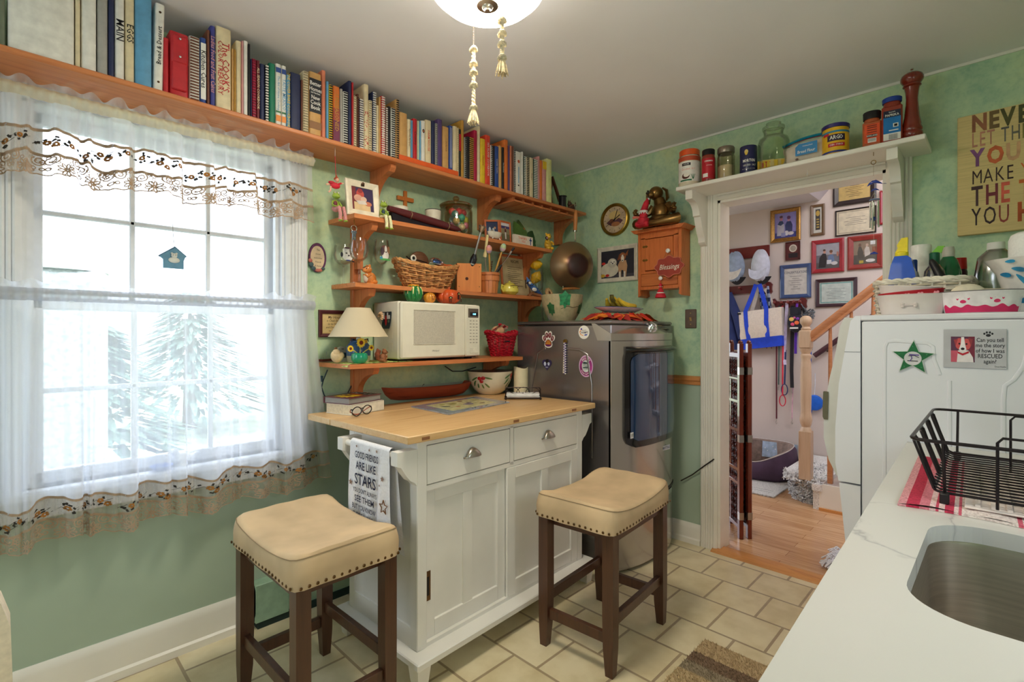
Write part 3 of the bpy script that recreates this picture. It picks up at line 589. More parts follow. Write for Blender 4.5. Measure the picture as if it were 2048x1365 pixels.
# -------- books
PAPER=mt((226,214,186),.9,var=.05,scale=90)
K={'wh':(232,230,222),'cr':(226,210,172),'tan':(206,160,98),'or':(222,120,52),'rd':(190,34,44),'cri':(176,26,66),'nv':(34,44,82),'bl':(46,76,150),'lb':(98,160,200),'gr':(24,122,92),'dg':(30,66,52),'bk':(30,28,32),'br':(112,66,48),'pu':(88,66,120),'ma':(112,34,44),'ye':(232,196,48),'gy':(168,166,160),'pg':(196,214,180),'py':(226,226,160),'pk':(214,152,150),'sal':(216,128,98),'dpu':(60,40,62),'gold':(190,142,60),'idg':(62,66,140),'ro':(222,72,48),'ggr':(110,120,100)}
BK=[(-14,11,-60,'ggr','b','grey-green binder edge'),(15,149,-70,'wh','ring','wide white ring binder'),(151,161,-40,'cr','b','thin stack of cream booklets'),(163,193,-45,'wh','b','plain white binder'),(195,216,-40,'gy','b','grey translucent folder'),(217,229,-35,'nv','b','thin navy binder'),(230,249,-35,'wh','b','white binder marked MAIN','MAIN','bk',.03),(251,269,-32,'cr','b','cream binder marked EGGS','EGGS','bk',.026),(270,304,-28,'lb','b','sky blue binder'),(307,326,6,'wh','bt','slim white Bread and Dessert binder','Bread & Dessert','bk',.02),(327,338,76,'rd','b','thin red book'),(340,377,66,'rd','org','red zip organiser with two snaps'),(379,400,74,'wh','cbr','white comb-bound book with brown teeth'),(401,413,76,'bl','lab','blue Kitchen Cures book','Kitchen Cures','bk',.024),(414,420,60,'br','b','thin brown pamphlet'),(421,431,52,'idg','b','indigo book with pink script','Ladies Food and Fruit Cakes','pk',.022),(432,463,56,'cr','b',"fat cream Cook's Color Treasury","The COOK'S",'rd',.034,'COLOR TREASURY'),(464,468,97,'tan','b','first thin tan pamphlet'),(468.5,472,99,'gold','b','thin gold pamphlet'),(472.5,483,82,'cr','b','bundle of cream magazines'),(483.5,487,82,'pk','b','thin pinkish magazine'),(487.5,496,82,'wh','b','tall white paperback'),(496.5,501,88,'bk','b','thin black paperback'),(501.5,504,118,'nv','b','sliver of a navy book'),(504.5,513,118,'cri','c','crimson comb-bound book'),(513.5,520,121,'ma','b','maroon All Season cookbook','ALL SEASON COOKBOOK','cr',.014),(520.5,530,128,'nv','b','navy hardback beside maroon one'),(530.5,538,130,'bk','cw','black book with white comb'),(538.5,551,127,'gr','b','emerald green hardback'),(551.5,563,128,'wh','strip','white paperback with orange foot','The Art of Home Cooking','lb',.013),(563.5,573,132,'wh','strip','white Taste Mexico book','TASTE MEXICO','lb',.019),(573.5,581,150,'lb','b','teal book with yellow letters','THE COVER BAKE COOKBOOK','ye',.016),(581.5,602,147,'nv','b','thick navy hardback'),(602.5,606,160,'br','b','thin brown book'),(606.5,618,143,'cr','c','cream spiral cookbook'),(619,643,146,'tan','bh','tan and black New Cook Book','Better','wh',.021),(644,652,141,'sal','b','tall salmon hardback'),(653,658,163,'lb','b','light blue picture book'),(658.5,666,170,'ye','cbk','yellow book with black comb'),(666.5,680,173,'or','uns','orange to plum Unseasoned book','UNSEASONED','gold',.026),(680.5,686,178,'gy','b','blue-grey paperback',None),(687,697,184,'wh','cbk','white book with black coils'),(697.5,703.5,162,'nv','b','tall thin navy book'),(704,707.5,165,'rd','b','tall thin red book'),(708,714,192,'cr','c','small cream comb book'),(714.5,718,188,'br','c','small brown comb book'),(718.5,728,198,'dpu','cw','plum book with pale comb'),(728.5,738,169,'cr','fl','tall cream book with pink flowers'),(738.5,745,201,'cr','c','cream comb book beside the flowered one'),(745.5,753,184,'nv','cw','tall navy comb book'),(753.5,758,211,'cr','b','short cream paperback'),(758.5,762,194,'tan','b','tall thin tan book'),(762.5,771,193,'rd','cw','bright red comb book','Country Kitchen Recipes','wh',.013),(771.5,776,215,'br','cw','brown book with pale comb'),(776.5,782,213,'bk','b','plain black book'),(782.5,792,217,'wh','cbk','white book with wide black comb'),(792.5,798.5,199,'tan','cbk','tall tan book with black comb'),(799.5,815,226,'tan','b','wide tan hardback'),(815.5,822.5,239,'cr','b','cream book with faint title','Favorite Recipes','br',.013),(823,826,241,'lb','b','thin pale blue book'),(826.5,835,238,'rd','b','red book with black title','Country','bk',.02),(835.5,839,242,'pg','b','thin pale green book'),(839.5,842.5,242,'lb','b','sliver of a blue book'),(843,851,242,'wh','ov','white book with dark oval'),(851.5,863,241,'cr','b','cream book with red and blue letters','FARM HOUSE','ro',.018),(863.5,871,242,'nv','b','navy paperback beside a cream one'),(871.5,875.5,247,'gy','c','grey comb booklet'),(876,885,239,'pu','b','violet hardback'),(886,898,254,'tan','b','ochre hardback with small print','POTLUCK','br',.012),(899,906,252,'bl','st','blue and white striped paperback'),(907,915,253,'cr','b','cream paperback beside the striped one'),(915.5,918,256,'cr','c','thin cream comb booklet'),(918.5,922.5,259,'bk','rt','black book with red top'),(923,928.5,241,'gold','b','tall mustard book'),(929.5,934,275,'gy','cbk','speckled black and white comb book'),(934.5,938,273,'bk','b','narrow black book'),(938.5,948,275,'bk','cg','black book with gold comb'),(948.5,955,261,'cri','b','tall crimson hardback'),(955.5,961,250,'cr','b','tall grey-cream book'),(961.5,971,278,'ye','b','yellow cookbook with red print','Chinese','rd',.018),(971.5,981,271,'ro','b','red-orange cookbook','SEA ISLAND COOKBOOK','wh',.017),(981.5,986,291,'wh','cbk','black and white toothed comb book'),(986.5,990,292,'bk','b','black book beside the toothed comb'),(990.5,998,293,'bl','b','royal blue cookbook','Country Cuisine','wh',.013),(998.5,1004,292,'tan','b','mottled tan book'),(1004.5,1009,295,'bk','b','dark book with white title','The Kitchen','wh',.012),(1009.5,1016.5,280,'or','b','tall orange hardback'),(1017,1020,291,'pu','b','thin purple book'),(1020.5,1024,292,'sal','b','thin salmon book'),(1024.5,1028,293,'br','b','thin chocolate brown book'),(1028.5,1031,300,'gy','cbk','thin grey comb book'),(1031.5,1043,304,'wh','pic','white book with a red apple picture'),(1043.5,1047,304,'wh','b','thin white book'),(1048,1053,313,'dg','cw','dark green comb book'),(1053.5,1059,315,'cr','cbk','cream book with black comb'),(1060,1067,316,'cr','b','cream book with small title','Recipes','br',.014),(1067.5,1076,319,'dg','cw','forest green toothed comb book'),(1076.5,1080,313,'pk','b','tall narrow pinkish book'),(1080.5,1085,321,'or','b','thin rust orange book'),(1085.5,1093,323,'pk','yt','pink book with yellow top'),(1093.5,1104,319,'py','b','pale lime hardback')]
YB=2.128
def book(i):
 q=BK[i]; u0,u1,vt,c,kind,desc=q[:6]; title=q[6]if len(q)>6 else None
 zb=SZ+.0005+(.026 if 799<u0<915 else 0)
 xa,xb=ony(u0,200,YB).x,ony(u1,200,YB).x; wd_=xb-xa-.0006; um=(u0+u1)/2
 h=ony(um,vt,YB).z-zb; h=min(h,HC-zb-.006); dp=.205 if h<.24 else .215
 prev=BK[i-1][5]if i else None; nx=BK[i+1][5]if i+1<len(BK)else None
 col=mt(K[c],.5,var=.05,scale=30); b=B(col); r=min(.006,wd_*.3)
 pr=[(0,r),(r*.4,r*.3),(r,0),(wd_-r,0),(wd_-r*.4,r*.3),(wd_,r),(wd_,dp),(0,dp)]
 cov=min(.0025,wd_*.2)
 pr=pr[:6]+[(wd_,dp),(wd_-cov,dp),(wd_-cov,r+cov),(cov,r+cov),(cov,dp),(0,dp)]
 b.prism(pr,h,None,0)
 xm=wd_/2; fr=lambda z,s=0:FW((xm+s,-.0004,z))
 def rect(m,x0,z0,x1,z1,e=.0005):b.mat(m); b.box(x0,-e,z0,x1,.001,z1)
 if kind=='uns':rect(mt((116,46,78),.5),.0004,.0,wd_-.0004,h*.38); rect(mt((170,78,62),.5),.0004,h*.38,wd_-.0004,h*.6)
 if kind=='bh':
  rect(mt((34,38,46),.5),.0003,h*.36,wd_-.0003,h*.9)
  b.mat(WHITE)
  for t2,z in(('Better',.82),('Homes',.73),('and Gardens',.675),('New',.60),('Cook',.52),('Book',.44)):b.text(t2,.010 if 'and' in t2 else .024,fr(h*z)@TR(0,0,.0003),bold=.015,sx=.8)
  rect(mt((150,108,74),.6),.0003,h*.1,wd_-.0003,h*.22)
  title=None
 if kind=='strip':rect(mt((232,142,60),.5),.001,h*.06,wd_-.001,h*.16); rect(mt(K['bl'],.5),.001,h*.86,wd_-.001,h*.94); rect(mt((60,120,80),.5),.001,h*.20,wd_-.001,h*.23)
 if kind=='lab':rect(WHITE,.0012,h*.06,wd_-.0012,h*.92)
 if kind=='yt':rect(mt(K['ye'],.5),.0002,h*.8,wd_-.0002,h)
 if kind=='rt':rect(mt(K['rd'],.5),.0002,h*.55,wd_-.0002,h*.9)
 if kind=='st':[rect(WHITE,wd_*f,.01,wd_*f+.0015,h-.01)for f in(.25,.6)]
 if kind=='ov':b.mat(BLACK); b.disc((0,0),wd_*.3,.0003,14,fr(h*.75),ry=wd_*.42); b.mat(mt((200,120,80))); b.disc((0,0),wd_*.18,.0006,12,fr(h*.75))
 if kind=='fl':
  b.mat(mt((196,92,86),.6)); rn=random.Random(5)
  for k in range(26):b.disc((rn.uniform(-.4,.4)*wd_,0),.003,.0003,7,fr(h*rn.uniform(.03,.6)))
 if kind=='pic':b.mat(mt((206,96,60))); b.disc((0,0),.010,.0004,14,fr(h*.77)); b.mat(mt(K['lb'])); b.box(-.003,-.05,0,.003,.05,.0004,M=fr(h*.45)); b.mat(BLACK); b.box(-.006,-.004,0,.004,.004,.0005,M=fr(h*.2))
 if kind=='org':
  b.box(.004,-.008,.02,wd_-.004,.002,h*.55,.004); b.box(.002,-.012,h*.5,wd_-.002,.002,h-.012,.006); b.mat(CHROME)
  for z in(.88,.60):b.lathe([(.004,.012),(.004,.0145),(.002,.016),(0,.016)],12,M=fr(h*z))
 if kind=='ring':
  b.mat(STEEL); b.lathe([(.030,0),(.030,.003),(.025,.003),(.024,0)],24,M=fr(.235)); b.mat(BLACK); b.disc((0,0),.024,.0006,24,fr(.235))
 if kind=='bt':b.mat(BRONZE);[b.lathe([(.004,0),(.004,.001),(.002,.0015),(0,.0015)],10,M=fr(z))for z in(.03,h-.03)]
 if title:
  b.mat(mt(K[q[7]],.5)); tz=q[8]; wide=len(q)>9; t_=title
  L0=len(t_)*tz*.52; sq=min(1,h*.86/L0); up=kind=='uns'
  b.text(t_,tz,fr(h*.52,.006 if wide else 0)@TR(0,0,.0008)@RZ(PI/2 if kind in('bt',)else-PI/2),bold=.008,sx=sq,res=1,shear=.2 if q[7]=='pk' else 0)
  if wide:b.text(q[9],tz*.75,fr(h*.5,-.012)@TR(0,0,.0008)@RZ(-PI/2),bold=.004,sx=.95,res=1)
 lab='%s between %s and %s'%(desc,prev,nx)if prev and nx else(desc+' at the near end of the high shelf' if not prev else desc+' at the far end of the cookbook row')
 if len(lab.split())>16:lab='%s beside %s'%(desc,prev)
 o=obj('binder' if 'binder' in desc else 'book',b,None,loc=(xa,YB,zb),label=lab,cat='binder' if 'binder' in desc else 'book',group='cookbooks on the high shelf')
 if kind=='bt':o.rotation_euler=(0,math.radians(1.2),0)
 p=B(PAPER); p.box(cov+.0002,r+cov+.0004,.003,wd_-cov-.0002,dp-.003,h-.003); obj('pages',p,o)
 comb={'c':'same','cw':'wh','cbk':'bk','cbr':'br','cg':'gold'}.get(kind)
 if comb:
  ck=mt(tuple(int(a*.72)for a in K[c]),.4)if comb=='same' else mt(K[comb],.4); cb=B(ck); n=max(8,int(h/.0105))
  for k in range(n):
   z=(k+.5)*h/n; m_=h/n*.26; cb.box(wd_*.08,-.0035,z-m_,wd_*.92,.003,z+m_,.0015)
  obj('comb_binding',cb,o)
for i in range(len(BK)):book(i)
b=B(mt((226,96,44),.35,var=.03)); xa,xb=ony(799,330,SY+.006).x,ony(917.5,350,SY+.006).x; b.box(xa,SY+.006,SZ,xb,YW-.04,SZ+.026,.003); obj('lacquer_board',b,label='flat orange lacquered board lying under part of the cookbook row',cat='board')
t=T('cutting_board','brown wooden board leaning behind the lime book, near the corner','board',(2.66,2.24,SZ))
b=B(wood('dark board',(140,92,62),(104,62,40),2)); b.prism([(-.07,0),(.03,0),(.03,.14),(.06,.20),(.045,.24),(-.02,.25),(-.07,.2)],.016,FW((0,.02,0))@RX(-.12)); obj('blade',b,t)
b=B(mt((92,52,34),.4)); b.tube([(.02,.01,.235),(.05,.0,.16),(.085,-.01,.07)],.014,8,flat=.6); obj('edge_strip',b,t)
xx=ony(1125,400,2.18).x
t=T('black_can','small black canister on the high shelf, beside the brown animal figure','can',(xx,2.18,SZ)); b=B(mt((38,36,40),.25)); b.lathe([(.026,0),(.026,.085),(.030,.088),(.030,.092),(0,.092)],20); obj('body',b,t)
xx=ony(1143,405,2.17).x
t=T('animal_figurine','dark brown animal figurine with pointed ears at the high shelf end','figurine',(xx,2.17,SZ)); BRN=mt((84,54,40),.6,var=.15)
b=B(BRN); b.ell((0,0,.028),(.034,.02,.026)); b.ell((-.026,-.004,.046),(.017,.015,.018));[b.tube([(x,0,.02),(x,-.004,0)],.007,6)for x in(-.02,.02)]; obj('body',b,t)
for x in(-.034,-.018):b=B(BRN); b.tube([(x,0,.058),(x,0,.078)],.006,6,rad=[.006,.001]); obj('ear',b,t)
b=B(BRN); b.tube([(.03,0,.035),(.045,0,.055),(.044,0,.075)],.004,6,rad=[.006,.004,.002]); obj('tail',b,t)
# -------- curtains
SHEER=sheerm('sheer voile',(240,243,250),.52,.55); SHEER2=sheerm('sheer border',(222,214,204),.30,.45); NET=sheerm('lace net',(214,196,176),.20,.5)
LACE=sheerm('lace thread',(188,162,138),.97,.06); RIB=sheerm('satin ribbon',(176,152,128),.98,.06)
AMB=mt((168,112,48),.7); LEAF=mt((50,46,40),.8); POCK2=sheerm('backlit grey rod pocket',(198,202,212),.8,.3); POCK=sheerm('rod pocket',(238,230,206),.75,.45)  # POCK2: the lower pocket's backlit grey is put into its colour
class Cur:
 def __init__(s,x0,x1,z0,hgt,y,b1,b2,amp,flare,seed):s.x0,s.x1,s.z0,s.h,s.y,s.b1,s.b2,s.amp,s.fl,s.sd=x0,x1,z0,hgt,y,b1,b2,amp,flare,seed
 def fold(s,a):
  q=(a-s.x0)*2*PI; return .5*math.sin(q*7.3+s.sd)+.32*math.sin(q*11.9+2*s.sd+1)+.2*math.sin(q*19.7+.7*s.sd)+.10*math.sin(q*33+s.sd)
 def P(s,a,d,off=0):
  t=max(0,d)/s.h; am=s.amp*(.30+.70*min(1,t*1.4)); f=s.fold(a); f=math.copysign(abs(f)**.6,f)
  u=(a-s.x0)/(s.x1-s.x0); q=min(1,max(0,(a-.72)/.24)); y=s.y-am*(f+.15)*(1-.62*q)-.012*t*(1-q)+.045*q*q*t**.5; x=a+.010*math.sin(a*41+s.sd)*t+s.fl*t*max(0,u-.55)**2*5
  return(x,y-off,s.z0-d-.012*math.sin(a*23+s.sd)*t)
 def wave(s,a,ph=0):return .007*math.sin(a*2*PI/.135+ph)
 def ribbon(s,b,pts,w,off=.0022,closed=False):
  n=len(pts); vs=[]; w*=1.35 if s.h<.5 else 1.1
  for i in range(n):
   p,q=(pts[i-1]if closed or i else pts[0]),(pts[(i+1)%n]if closed or i<n-1 else pts[-1]); dx,dy=q[0]-p[0],q[1]-p[1]; l=math.hypot(dx,dy)or 1; nx,ny=-dy/l*w/2,dx/l*w/2
   vs+=[s.P(pts[i][0]+nx,pts[i][1]+ny,off),s.P(pts[i][0]-nx,pts[i][1]-ny,off)]
  b.add(vs,[(2*i,2*i+1,(2*i+3)%(2*n),(2*i+2)%(2*n))for i in range(n if closed else n-1)])
def curtain(nm,label,c):
 t=T(nm,label,'curtain',(0,0,0)); W=c.x1-c.x0; nu=int(W/.004)
 wv=lambda u,base,ph=0:base*c.h+c.wave(c.x0+W*u,ph)
 b=B(SHEER); b.grid(lambda u,v:c.P(c.x0+W*u,.028+(wv(u,c.b1)-.028)*v),nu,14); obj('sheer_panel',b,t,ang=180)
 b=B(SHEER2); b.grid(lambda u,v:c.P(c.x0+W*u,wv(u,c.b1)+(wv(u,c.b2,1.2)-wv(u,c.b1))*v),nu,5); obj('border',b,t,ang=180)
 b=B(NET); sc=lambda a:.010*abs(math.sin(a*PI/.085)); b.grid(lambda u,v:c.P(c.x0+W*u,wv(u,c.b2,1.2)+(c.h-.014+sc(c.x0+W*u)-wv(u,c.b2,1.2))*v),nu,5); obj('lace_net',b,t,ang=180)
 b=B(SHEER); b.grid(lambda u,v:(c.x0+W*u,c.y-.016*c.fold(c.x0+W*u)*1.3-.020*math.sin(W*u*97)*v,c.z0+.010+(.026+.008*math.sin(W*u*83+c.sd))*v),nu,4); obj('ruffle',b,t,ang=180)
 b=B(POCK if c.h<.5 else POCK2); b.grid(lambda u,v:(c.x0+W*u,c.y-.011-.013*math.sin(PI*v)-.0025*math.sin(W*u*230),c.z0+.012-.042*v),nu,5); obj('rod_pocket',b,t,ang=180)
 b=B(RIB); n=int(W/.006)
 for base,ph in((c.b1,0),(c.b2,1.2)):c.ribbon(b,[(c.x0+W*i/n,wv(i/n,base,ph))for i in range(n+1)],.0075)
 obj('ribbon_trim',b,t,ang=180)
 b=B(LACE); rn=random.Random(c.sd*100); lt=c.b2*c.h; lh=c.h-lt; m=int(W/.085)
 for k in range(m):
  ac=c.x0+(k+.5)*.085; bc=c.h-.024
  for j in range(9):
   an=2*PI*j/9; pts=[(ac+.013*math.cos(an)+.010*math.cos(an)*math.cos(q)-.0042*math.sin(an)*math.sin(q),bc+.012*math.sin(an)+.010*math.sin(an)*math.cos(q)+.0042*math.cos(an)*math.sin(q))for q in[2*PI*z/8 for z in range(8)]]; c.ribbon(b,pts,.0026,closed=True)
  c.ribbon(b,[(ac+.005*math.cos(q),bc+.003*math.sin(q))for q in[2*PI*z/8 for z in range(8)]],.0026,closed=True)
  for sg in(-1,1):
   ox,oy=ac+sg*.031,lt+.018; c.ribbon(b,[(ox+sg*(.0035+.0013*q)*math.cos(q),oy+(.0035+.0013*q)*math.sin(q))for q in[z*.55 for z in range(20)]],.0026)
   c.ribbon(b,[(ox+sg*.006+.005*math.cos(q),oy+.027+.005*math.sin(q))for q in[2*PI*z/7 for z in range(7)]],.0025,closed=True)
  for j in range(10):
   ox,oy=ac+rn.uniform(-.042,.042),lt+rn.uniform(.006,lh*.62); r=rn.uniform(.004,.007); c.ribbon(b,[(ox+r*math.cos(q),oy+r*math.sin(q))for q in[2*PI*z/6 for z in range(6)]],.0018,closed=True)
 c.ribbon(b,[(c.x0+W*i/(2*n),c.h-.014+sc(c.x0+W*i/(2*n)))for i in range(2*n+1)],.003)
 obj('lace_edging',b,t,ang=180)
 b=B(LEAF); fl=[]; m=int(W/.052)
 for k in range(m):
  ac=c.x0+(k+.5)*.052+rn.uniform(-.012,.012); bc=(c.b1+c.b2)/2*c.h+rn.uniform(-.016,.014)
  fl+=[(ac,bc)]+([(ac+.016,bc+.013)]if k%3==0 else[])
  for j in range(6):
   an=rn.uniform(0,2*PI); r=rn.uniform(.012,.024); p=(ac+r*math.cos(an),bc+r*math.sin(an)*.8); e=rn.uniform(0,PI); c.ribbon(b,[(p[0]-.0045*math.cos(e),p[1]-.0045*math.sin(e)),p,(p[0]+.0045*math.cos(e),p[1]+.0045*math.sin(e))],.0048)
  c.ribbon(b,[(ac-.03,bc+.008),(ac-.012,bc-.004),(ac+.006,bc+.005),(ac+.026,bc-.006)],.0012)
 b.mat(AMB)
 for ac,bc in fl:
  for j in range(5):an=2*PI*j/5+.4; c.ribbon(b,[(ac+.002*math.cos(an),bc+.002*math.sin(an)),(ac+.0085*math.cos(an),bc+.0085*math.sin(an))],.0062,.0026)
 obj('embroidery',b,t,ang=180)
 return t
curtain('cafe_curtain','sheer white lower cafe curtain with embroidered border and beige lace hem',Cur(-.24,1.0,1.412,.835,2.262,.835,.915,.040,.11,1.3))
curtain('valance','short sheer white valance with embroidery and lace right under the book shelf',Cur(-.24,.995,2.068,.285,2.262,.45,.74,.052,.03,2.1))
for z,lab in((1.412,'white curtain rod across the middle of the window carrying the cafe curtain'),(2.068,'white curtain rod carrying the valance below the book shelf')):
 t=T('curtain_rod',lab,'curtain rod',(0,0,z)); b=B(mt((196,194,192),.4)); b.cyl((-.26,2.258,0),(1.005,2.258,0),.007,12); obj('rod',b,t)
 for x in(-.255,1.0):b=B(WHITE); b.box(x-.006,2.258,-.008,x+.006,YW+.0,.008,.002); obj('rod_bracket',b,t)
p=ony(345,520,2.415); t=T('hanging_ornament','blue birdhouse ornament with a small bear hanging in the middle pane','ornament',p)
BLU=mt((96,142,168),.6,var=.08); b=B(BLU); b.prism([(-.032,-.035),(.038,-.035),(.038,-.002),(.045,.018),(.008,.05),(-.045,.012),(-.032,.0)],.012,FW((0,.006,0))); obj('house',b,t)
b=B(mt((66,100,124),.6)); b.tube([(-.047,-.002,.010),(.008,-.002,.052),(.047,-.002,.016)],.004,6); obj('roof_trim',b,t)
b=B(mt((206,206,196),.7)); b.ell((.004,-.008,-.002),(.020,.006,.012)); b.ell((.004,-.010,.016),(.011,.006,.010));[b.ell((.004+s*.008,-.010,.025),(.004,.003,.004))for s in(-1,1)]; b.mat(BLACK);[b.ell((.004+s*.004,-.016,.018),.0015,nu=6,nv=4)for s in(-1,1)]; obj('bear',b,t)
b=B(mt((70,110,130),.6)); b.tube([(-.03+.007*k,-.001,-.018+.003*(k%2))for k in range(10)],.002,5); obj('scallop_line',b,t)
b=B(mt((160,160,160),.5)); b.tube([(.006,0,.05),(.002,0,.11),(.0,0,.155)],.0012,5); b.tube([(.0,0,.155),(-.03,.0,.163),(.0,.0,.17),(.03,.0,.165),(0,0,.155)],.001,5); obj('string',b,t)
p=ony(365,912,YW+.01); t=T('dove_figurine','small white bird figurine on the window sill behind the sheer curtain','figurine',(p.x,p.y+.01,WZ0))
b=B(WHITE); b.ell((0,0,.028),(.035,.02,.022)); b.ell((-.026,0,.056),(.015,.013,.014)); b.tube([(-.01,0,.03),(-.024,0,.055)],.012,8); b.tube([(.02,0,.03),(.06,0,.045)],.01,6,rad=[.014,.004],flat=.4); b.lathe([(.022,0),(.014,.008),(.01,.02)],12); obj('body',b,t)
b=B(mt((200,150,60))); b.tube([(-.038,0,.056),(-.050,0,.053)],.004,6,rad=[.004,.0008]); obj('beak',b,t)
t=T('blue_dish','little blue dish on the window sill behind the sheer curtain','dish',(p.x-.075,YW-.02,WZ0)); b=B(mt((58,110,190),.3)); b.lathe([(.02,0),(.03,.006),(.038,.02),(.035,.02),(.026,.008),(0,.006)],20); obj('bowl',b,t)
# -------- ceiling lamp with two rope pulls
p=onz(975,12,2.305); lx,ly=p.x,p.y
lamp=T('ceiling_lamp','frosted glass bowl ceiling light with brushed finial and two rope pulls','ceiling light',(lx,ly,HC))
b=B(WHITE); b.lathe([(.13,-.002),(.13,-.02),(.11,-.035),(0,-.035)],32); obj('ceiling_pan',b,lamp)
m,nt,bs_=new('glowing frosted glass'); bs_.inputs['Base Color'].default_value=lin((245,245,238)); bs_.inputs['Roughness'].default_value=.4
bs_.inputs['Emission Color'].default_value=lin((255,242,218)); bs_.inputs['Emission Strength'].default_value=30.0
b=B(m); b.lathe([(.158,-.122),(.15,-.13),(.12,-.142),(.06,-.150),(0,-.152)][::-1],48); b.mat(mt((250,246,234),.35,var=0,emit=1.6)); b.lathe([(.192,-.045),(.190,-.07),(.178,-.105),(.158,-.122)][::-1],48); b.lathe([(.192,-.045),(.12,-.040)],48); obj('glass_bowl',b,lamp)
b=B(STEEL); b.lathe([(0,-.168),(.008,-.168),(.010,-.163),(.016,-.16),(.018,-.156),(.034,-.154),(.036,-.150),(.01,-.149)],28); obj('finial',b,lamp)
ROPE=mt((222,208,178),.95,var=.14,scale=160,bump=.5); FRAY=mt((214,196,160),.95,var=.2,scale=90)
def pull(u,vt,vj,vb,kn):
 q=onz(u,(vt+vj)/2,2.26); d=math.hypot(q.x,q.y); w=q.x*fx+q.y*fy; Z=lambda v:EYE+(CV-v)/FPX*w-HC
 x,y=q.x-lx,q.y-ly; b=B(mt((120,96,70),.35,.8)); n=int((Z(vt)-Z(vj))/.0052); zt=Z(vt)+.01
 for k in range(n+3):b.ell((x,y,zt-k*.0052),.0021,nu=6,nv=4)
 ch=obj('pull_chain',b,lamp); z0,z1=zt-(n+3)*.0052,Z(vb); b=B(ROPE); H=z0-z1; pts=[]
 for k in range(90):
  f=k/89; pts.append((x+.0022*math.cos(f*55),y+.0022*math.sin(f*55),z0-f*(H-.05)))
 b.tube(pts,.0048,6); pts2=[(2*x-a,2*y-c,d_)for a,c,d_ in pts]; b.tube(pts2,.0048,6)
 for f in kn:zz=z0-f*(H-.05); b.ell((x+.002,y,zz),(.0105,.0105,.009),nu=10,nv=6); b.tube([(x+.010*math.cos(a),y+.010*math.sin(a),zz+.004*math.cos(a*1.5))for a in[2*PI*j/10 for j in range(10)]],.005,6,True)
 obj('rope',b,ch); b=B(FRAY); rn=random.Random(int(u))
 for k in range(70):
  a=rn.random()*2*PI; r=rn.uniform(.004,.020); b.tube([(x+.004*math.cos(a),y+.004*math.sin(a),z1+.055),(x+r*.7*math.cos(a),y+r*.7*math.sin(a),z1+.028),(x+r*math.cos(a),y+r*math.sin(a),z1+rn.uniform(0,.008))],.0018,4)
 obj('tassel',b,ch)
pull(947,15,92,250,(.05,.28,.42,.62,.98)); pull(1004,-14,28,152,(.12,.42,.66,.97))
# -------- heater and rug
b=B(mt((164,192,166),.45,var=.02)); h=T('baseboard_heater','pale green baseboard heater along the wall behind the counter stool','heater',(0,0,0)); b.prism([(YW,.03),(YW-.05,.03),(YW-.05,.05),(YW-.062,.07),(YW-.062,.17),(YW-.045,.19),(YW,.19)],1.42,Matrix(((0,0,1,.76),(1,0,0,0),(0,1,0,0),(0,0,0,1)))); obj('housing',b,h)
b=B(mt((26,48,44),.6)); b.box(.77,YW-.057,.0,2.17,YW-.01,.034); obj('air_slot',b,h); b=B(mt((150,180,154),.45)); b.box(.76,YW-.064,.03,.9,YW,.192,.002); obj('end_cap',b,h)
def rugm():
 m,nt,b=new('striped shag'); t=N(nt,'ShaderNodeTexCoord'); sp=N(nt,'ShaderNodeSeparateXYZ'); nt.links.new(t.outputs['Object'],sp.inputs[0])
 no=N(nt,'ShaderNodeTexNoise',Scale=60.0,Detail=2.0); nt.links.new(t.outputs['Object'],no.inputs['Vector']); a=N(nt,'ShaderNodeMath',operation='MULTIPLY_ADD'); a.inputs[1].default_value=.012; nt.links.new(no.outputs['Fac'],a.inputs[0]); nt.links.new(sp.outputs['X'],a.inputs[2])
 mr=N(nt,'ShaderNodeMapRange'); mr.inputs[1].default_value=0; mr.inputs[2].default_value=.8; nt.links.new(a.outputs[0],mr.inputs[0])
 r=N(nt,'ShaderNodeValToRGB'); r.color_ramp.interpolation='CONSTANT'; e=r.color_ramp.elements; st_=[(0,(196,172,134)),(.14,(136,112,90)),(.22,(160,146,122)),(.30,(200,178,138)),(.5,(136,112,90)),(.6,(196,172,134))]
 while len(e)<len(st_):e.new(.5)
 for i,(q,c)in enumerate(st_):e[i].position=q; e[i].color=lin(c)
 nt.links.new(mr.outputs[0],r.inputs[0]); nt.links.new(r.outputs[0],b.inputs['Base Color']); b.inputs['Roughness'].default_value=1
 return m
t=T('rug','striped beige and taupe shag rug in front of the counter','rug',(2.035,.885,0),PI); b=B(rugm()); b.box(0,0,.001,.78,.56,.012)
rn=random.Random(3)
for k in range(15000):
 x,y=rn.uniform(0,.78),rn.uniform(0,.56); a=rn.random()*2*PI; dx,dy=.006*math.cos(a),.006*math.sin(a); b.add([(x-.0025,y,.011),(x+.0025,y+.001,.011),(x+dx,y+dy,.020)],[(0,1,2)])
obj('pile',b,t,flat=True)
